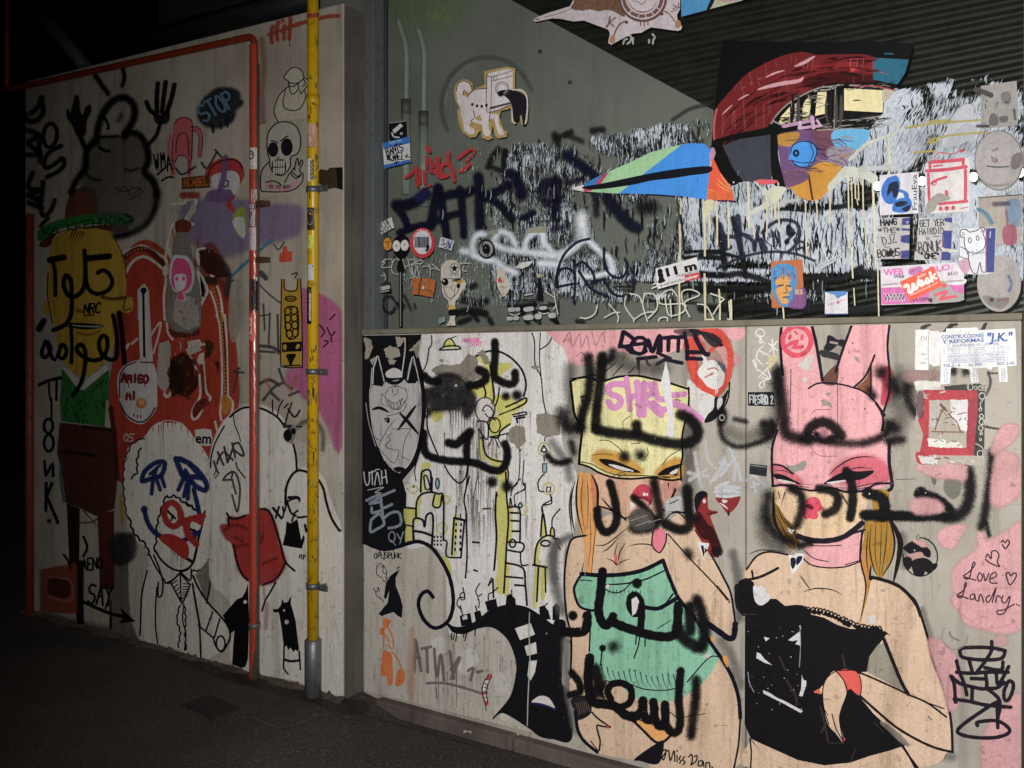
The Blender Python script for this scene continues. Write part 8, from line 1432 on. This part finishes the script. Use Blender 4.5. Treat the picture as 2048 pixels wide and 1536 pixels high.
for i in range(60): x = random.uniform(560, 730); y = random.uniform(695, 790); g.l(f'{x},{y} {x+random.uniform(-8,8)},{y+random.uniform(14,30)}', 5, random.choice(('#2c5a94', '#68a8d8', '#b8642c')), .7)
g.l('600,852 640,845', 9, '#2a3a5a').l('665,850 695,855', 9, '#2a3a5a').l('655,860 670,900 640,905', 6, '#7a4a2a').l('640,940 680,935', 8, '#2a3a5a').h('REX', 735, 918, 790, 910, 34, 5, '#d8b878'); g.done()
o = paper('G', 'E2 962,900 1132,898 1134,1070 960,1072', '#d6d4dc', 'sticker', 'square white sticker with a torn blue corner and a pink line', wear=.03)
g = ink('G', 'print', o); tl('E2'); g.f('980,898 1120,898 1110,920 1080,930 1060,945 1030,915', '#4a86c8', .95, .2, 4).l('980,1000 1050,975 1120,955', 5, '#d890a8').d(1060, 978, 10, '#c8607c', .5).l('960,1070 1134,1068', 7, '#2a3a7a'); g.done()
o = paper('G', 'E2 915,690 1100,595 1112,620 925,722', '#c2c4c8', 'sticker', 'narrow slanted white strip of lettering on the streaked pane', wear=.25); g = ink('G', 'lettering', o); tl('E2'); g.t('ACTUAL ART', 925, 708, 1100, 622, 18, '#3a3a40'); g.done()
o = paper('G', 'F2 262,92 605,60 604,425 265,442', '#d2d0d8', 'poster', 'white poster of a blue gramophone', 'poster')
g = ink('G', 'print', o); tl('F2'); GB = '#1668c0'
g.f('380,100 410,97 440,150 430,230 400,320 360,345 310,325 280,260 285,190 330,120', GB).f('365,160 420,150 428,240 390,290 370,230 330,270 340,190', '#0a1830').f('430,215 470,225 510,250 518,300 490,310 470,250 440,240', GB).f('385,345 430,300 520,295 545,350 520,400 470,420 380,405', GB).f('400,340 450,320 510,330 470,360 410,365', '#0a1830').f('460,390 530,355 510,410', '#0a1830')
g.t('FrauEva', 592, 395, 588, 85, 44, '#15141c'); g.done()
o = paper('G', 'F2 668,-12 1058,-66 1052,410 662,432', '#d4d0d0', 'poster', 'white poster with a red line-drawn frame and plug', 'poster', wear=.03)
g = ink('G', 'print', o); RP = '#c83a52'; tl('F1')
g.l('745,1415 760,1365 800,1345 850,1352 900,1358 940,1345 975,1330', 7, RP).d(980, 1330, 16, RP, .3).l('705,1435 705,1480', 20, RP).l('725,1430 850,1422 1000,1408', 26, RP, wear=.3).l('1000,1405 1000,1450', 22, RP).l('735,1468 815,1458', 11, RP); tl('F2')
g.l('680,52 850,40 1025,15', 24, RP).l('692,80 695,200 700,325', 20, RP, wear=.3).l('1018,45 1020,170 1018,300', 22, RP, wear=.35).l('720,165 760,135 850,105', 18, RP).r(742, 160, 20, 18, 8, RP).l('755,150 770,130', 14, RP).l('850,235 856,285', 24, RP).l('790,345 860,335 940,330 1030,320', 22, RP, wear=.25).d(800, 385, 18, RP, .2).d(855, 382, 20, RP, .2).d(912, 378, 18, RP, .2).l('980,385 1040,370', 7, RP)
g.f('668,425 690,330 760,265 800,255 880,290 850,310 780,330 740,400', '#a29e98', .9, .3, 6); g.done()
def tag_poster(pts, label): return paper('G', pts, '#b8b6b6', 'sticker', label, 'sticker', 'hand-lettered postal labels', wear=.03)
o = tag_poster('G5 132,125 610,112 598,745 98,752', 'hand-lettered label HANG THE DJZ')
g = ink('G', 'print', o); tl('G5'); DB = '#2d3a86'
for p in ('500,130 612,118 610,225 500,228', '480,285 608,290 606,318 490,312', '490,395 606,380 603,515 480,490', '470,630 600,620 598,742 470,742'): g.f(p, DB, .95, .06, 3, False)
g.l('495,150 485,225', 12, '#b0607a', .7).l('480,640 475,735', 14, '#b0607a', .7).l('478,400 472,480', 12, '#b0607a', .6)
g.h('HANG', 160, 240, 420, 225, 95, 19, '#17161a').h('*THE*', 125, 350, 470, 335, 70, 13, '#4a484c').h('DJZ', 205, 545, 420, 495, 130, 13, '#3a383c').h('BONUS', 120, 735, 470, 700, 115, 15, '#17161a').f('260,650 340,620 370,640 330,700 270,710', '#17161a').l('220,570 310,568', 9, '#3a383c').l('560,180 572,205 585,175', 7, '#d8d8e0'); g.done()
o = tag_poster('G5 750,122 1265,118 1235,772 680,765 690,640 715,635', 'hand-lettered label GET YER HAIR DID')
g = ink('G', 'print', o)
for p in ('1140,125 1262,120 1255,195 1150,170', '1140,320 1255,318 1240,640 1110,560 1110,395', '1100,645 1238,640 1232,770 1090,768'): g.f(p, DB, .95, .06, 3, False)
g.l('1130,400 1112,560', 14, '#b0607a', .7).l('1105,660 1095,765', 14, '#b0607a', .7).f('1090,600 1200,640 1240,655 1370,630 1240,600', '#c8c6c0')
g.h('GET YER', 765, 255, 1140, 235, 100, 14, '#3a383c').h('HAIRDID', 755, 380, 1140, 365, 100, 13, '#4a484c').h('BONUK', 750, 660, 1110, 625, 160, 15, '#3a383c').h('"ONE"', 780, 745, 1080, 745, 80, 20, '#141318').r(890, 437, 22, 18, 8, '#2a282c').l('980,405 1080,405', 9, '#3a383c').l('720,640 760,580 770,620', 11, '#3a383c'); g.done()
oval = lambda cx, cy, rx, ry: [(cx+rx*math.cos(a), cy+ry*math.sin(a)) for a in (6.2832*i/36 for i in range(36))]
o = paper('G', oval(1998, 567, 43.5, 56), '#a19c97', 'sticker', 'lower faded grey oval sticker beside the white bear', wear=.04); g = ink('G', 'print', o); tl('F2')
g.f('1340,800 1420,830 1490,900 1480,980 1420,960 1400,880', '#b9b6b8', .7, .3, 16).l('1400,980 1425,1050 1405,1110', 26, '#5a78b0', .6, .5, wear=.3).f('1180,1160 1300,1180 1400,1180 1340,1260 1230,1230', '#8a857e', .6, .3, 14).d(1250, 1190, 18, '#2a2c34', .4).l('1300,1200 1400,1180', 14, '#a86a50', .5, .5); g.done()
o = paper('G', 'F2 1135,290 1300,270 1520,258 1505,700 1140,705', '#a39a90', 'sticker', 'faded square sticker with blue and red blotches', wear=.08); g = ink('G', 'print', o)
g.f('1150,330 1300,300 1400,320 1300,360 1180,350', '#b8b0aa', .7, .3, 14).l('1130,390 1200,430 1250,510', 34, '#4a86a8', .7, .5, wear=.3).f('1380,330 1490,320 1490,520 1440,540 1400,460', '#7898b8', .7, .3, 16).l('1270,345 1400,340', 40, '#4a3c48', .6, .6, wear=.3).f('1360,560 1450,540 1460,680 1370,690', '#a8506a', .75, .4, 10).l('1380,400 1390,520', 22, '#9a5a70', .6, .5, wear=.3); g.l('1135,290 1520,262', 8, '#4a3c30', .7); g.done()
o = paper('G', oval(1999, 321, 48, 60), '#a5a0a0', 'sticker', 'upper faded grey oval sticker with a faint face', wear=.04); g = ink('G', 'print', o); tl('F1')
g.r(1312, 1415, 211, 262, 6, '#55524e', .6).l('1250,1380 1270,1430 1300,1420', 14, '#8a7078', .6, .5).l('1210,1465 1290,1475 1400,1470', 12, '#4a4648', .7, .3).l('1260,1330 1300,1310', 20, '#888490', .5, .6).f('1440,1380 1510,1360 1490,1470 1430,1480', '#77706c', .6, .4, 14).d(1290, 1410, 14, '#a8505a', .5, .5); tl('F2'); g.l('1130,120 1250,180 1400,170', 24, '#8a8480', .4, .7, wear=.3); g.done()
o = paper('G', 'F1 1155,760 1470,715 1482,1105 1160,1135', '#9c9894', 'sticker', 'faded square photo sticker with dim portraits', wear=.05); g = ink('G', 'print', o); tl('G6')
g.l('540,310 700,360 850,420', 90, '#4a484a', .85, .25).f('820,1000 840,850 900,800 1000,900 980,1020 900,1050', '#6e6a6e', .8, .2, 20).l('1020,240 1020,1080', 14, '#b8b4b0', .6).l('730,600 745,700', 18, '#3a3840', .7, .5).f('1080,400 1220,380 1240,560 1120,580', '#7a787c', .6, .3, 40).l('1150,560 1210,570', 24, '#3a3a3c', .7, .6).f('1040,880 1180,860 1180,960 1060,970', '#5a5e5a', .6, .4, 20).l('940,700 1000,560', 40, '#8a8688', .5, .8).l('1330,720 1350,920', 50, '#4a4644', .6, .6).f('650,400 760,470 700,560 660,500', '#b0aca4', .4, .2, 14).l('760,520 770,560', 24, '#5a5456', .7, .6); g.l('560,1060 700,1060 800,1060', 60, '#3a3632', .8, .7); g.done()
o = paper('G', 'F2 970,562 1290,552 1272,948 1240,955 1100,965 1003,958 960,830 970,800', '#d3d3da', 'sticker', 'white bear drawing on a blue and white label', wear=.03)
g = ink('G', 'print', o); tl('F2'); g.f('1200,560 1285,555 1270,948 1198,948', DB, .95, .08, 3, False).l('1203,570 1200,940', 8, '#b0607a', .6).f('965,860 1040,840 1050,930 1000,955', '#d8a0b4', .7, .4, 6)
g.f('1010,640 980,625 985,580 1040,575 1060,590 1130,575 1150,560 1190,560 1175,600 1195,670 1180,740 1110,775 1040,760 1010,710', '#dcdce2')
for s, w in (('1010,640 975,630 980,575 1030,572 1055,592 1120,578 1150,557 1192,560 1175,605 1196,670 1180,740 1110,776 1040,762 1012,710 1010,640', 7), ('1045,770 1050,850 1080,940 1120,958 1140,880 1150,860', 7), ('1150,870 1165,940 1195,945', 7), ('970,720 1020,745 1040,790', 6), ('960,800 1000,820 1045,830', 6)): g.l(s, w, '#4a4c5a')
g.r(1058, 665, 13, 22, 6, '#3a3c4a').r(1127, 645, 12, 20, 6, '#3a3c4a').d(1080, 762, 5, K, .2).d(1120, 752, 5, K, .2).r(998, 610, 10, 14, 4, '#4a4c5a').r(1165, 580, 8, 12, 4, '#4a4c5a').l('1080,795 1180,770', 8, '#a0a2b0', .6).l('1240,590 1235,640', 8, '#b8bcd8'); g.done()
o = paper('G', 'G5 162,878 1320,806 1440,990 1440,1380 930,1430 175,1458', '#d6d0d6', 'poster', 'pink and white poster lettered WEB BLO', 'poster', wear=.05)
g = ink('G', 'print', o); tl('G5'); PM = '#d868b0'
g.f('172,1205 520,1195 1440,1135 1440,1290 930,1420 178,1448', PM, .9, .2, 4, False).f('1030,1090 1440,1060 1440,1135 1240,1145', '#e0dce0', .9, .2, 6).t('WEB', 208, 1008, 515, 985, 92, PM, bold=.04).t('BLO', 930, 960, 1240, 915, 88, PM, bold=.04).t('WEB', 365, 1050, 530, 1040, 46, '#2c2a48', bold=.02).t('BLO', 1200, 1005, 1350, 985, 44, '#4a4c58', bold=.02)
g.f('600,980 610,910 680,890 740,870 800,890 790,940 700,1000', '#c878b8', .9, .2, 6).l('620,960 690,920', 8, '#7a4a88').r(765, 905, 30, 34, 8, '#b060a0', .8).l('195,1150 430,1130', 24, '#a8a0a8', .6, .5, wear=.5).l('1180,1100 1430,1080', 24, '#a8a0a8', .6, .5, wear=.5).l('180,1198 480,1188', 7, '#d05a90')
for w_, c_ in (('#e2dce2', .07), ('#1c1a2a', .012)): g.t('WWW.', 220, 1402, 550, 1390, 110, w_, bold=c_)
g.t('bl.com', 660, 1400, 930, 1385, 70, '#2c2a48', bold=.02).f('930,1250 1100,1090 1300,1250 1420,1290 1400,1390 1100,1420 940,1420', '#a8a6a4', .9, .3, 8).l('1000,1310 1100,1270 1200,1250 1060,1380 1180,1350 1320,1325', 36, '#e0485c', .95, .2, sm=False).d(1140, 1160, 34, '#e0485c', .2).d(930, 1385, 30, '#2a2c2c', .4); g.done()
o = paper('G', 'G5 458,1108 975,868 1112,1160 610,1400', '#e8481c', 'sticker', 'orange sticker with white script word Week', wear=.01)
g = ink('G', 'lettering', o); tl('G5'); WT = '#efe6e0'
for s, w in (('530,1180 560,1150 590,1180 600,1260 650,1250 660,1130 690,1210 720,1190 745,1080', 40), ('760,1150 810,1120 790,1080 760,1120 790,1170 850,1120', 26), ('850,1120 900,1085 880,1045 850,1085 880,1130 940,1080', 26), ('920,960 960,1090', 34), ('950,1050 1000,980', 24), ('960,1040 1020,1050', 28)): g.l(s, w, WT)
g.t('BCN', 735, 1052, 855, 1000, 36, WT, bold=.02).t('www.bcnweek.com', 618, 1330, 1052, 1120, 34, WT); g.done()
# ------------------------------------------------------------------ marks on the pavement
g = Mk('S', 'repair_seam', GROUND); tl('W'); g.l('455,1445 495,1433 520,1440 560,1455 600,1446 640,1428', 2.6, '#6a6258', .7, .4, wear=.3).l('180,1362 300,1380 420,1450', 2, '#5a5249', .4, .5, wear=.5).l('700,1420 800,1450 950,1490', 3, '#2a2522', .6, .6, wear=.3)
for i in range(60): x = random.uniform(20, 1100); y = random.uniform(1420, 1535); g.d(x, y, random.uniform(.8, 2.2), random.choice(('#7a6a58', '#8a7048', '#6a6a62', '#2a2522')), .4, .7)
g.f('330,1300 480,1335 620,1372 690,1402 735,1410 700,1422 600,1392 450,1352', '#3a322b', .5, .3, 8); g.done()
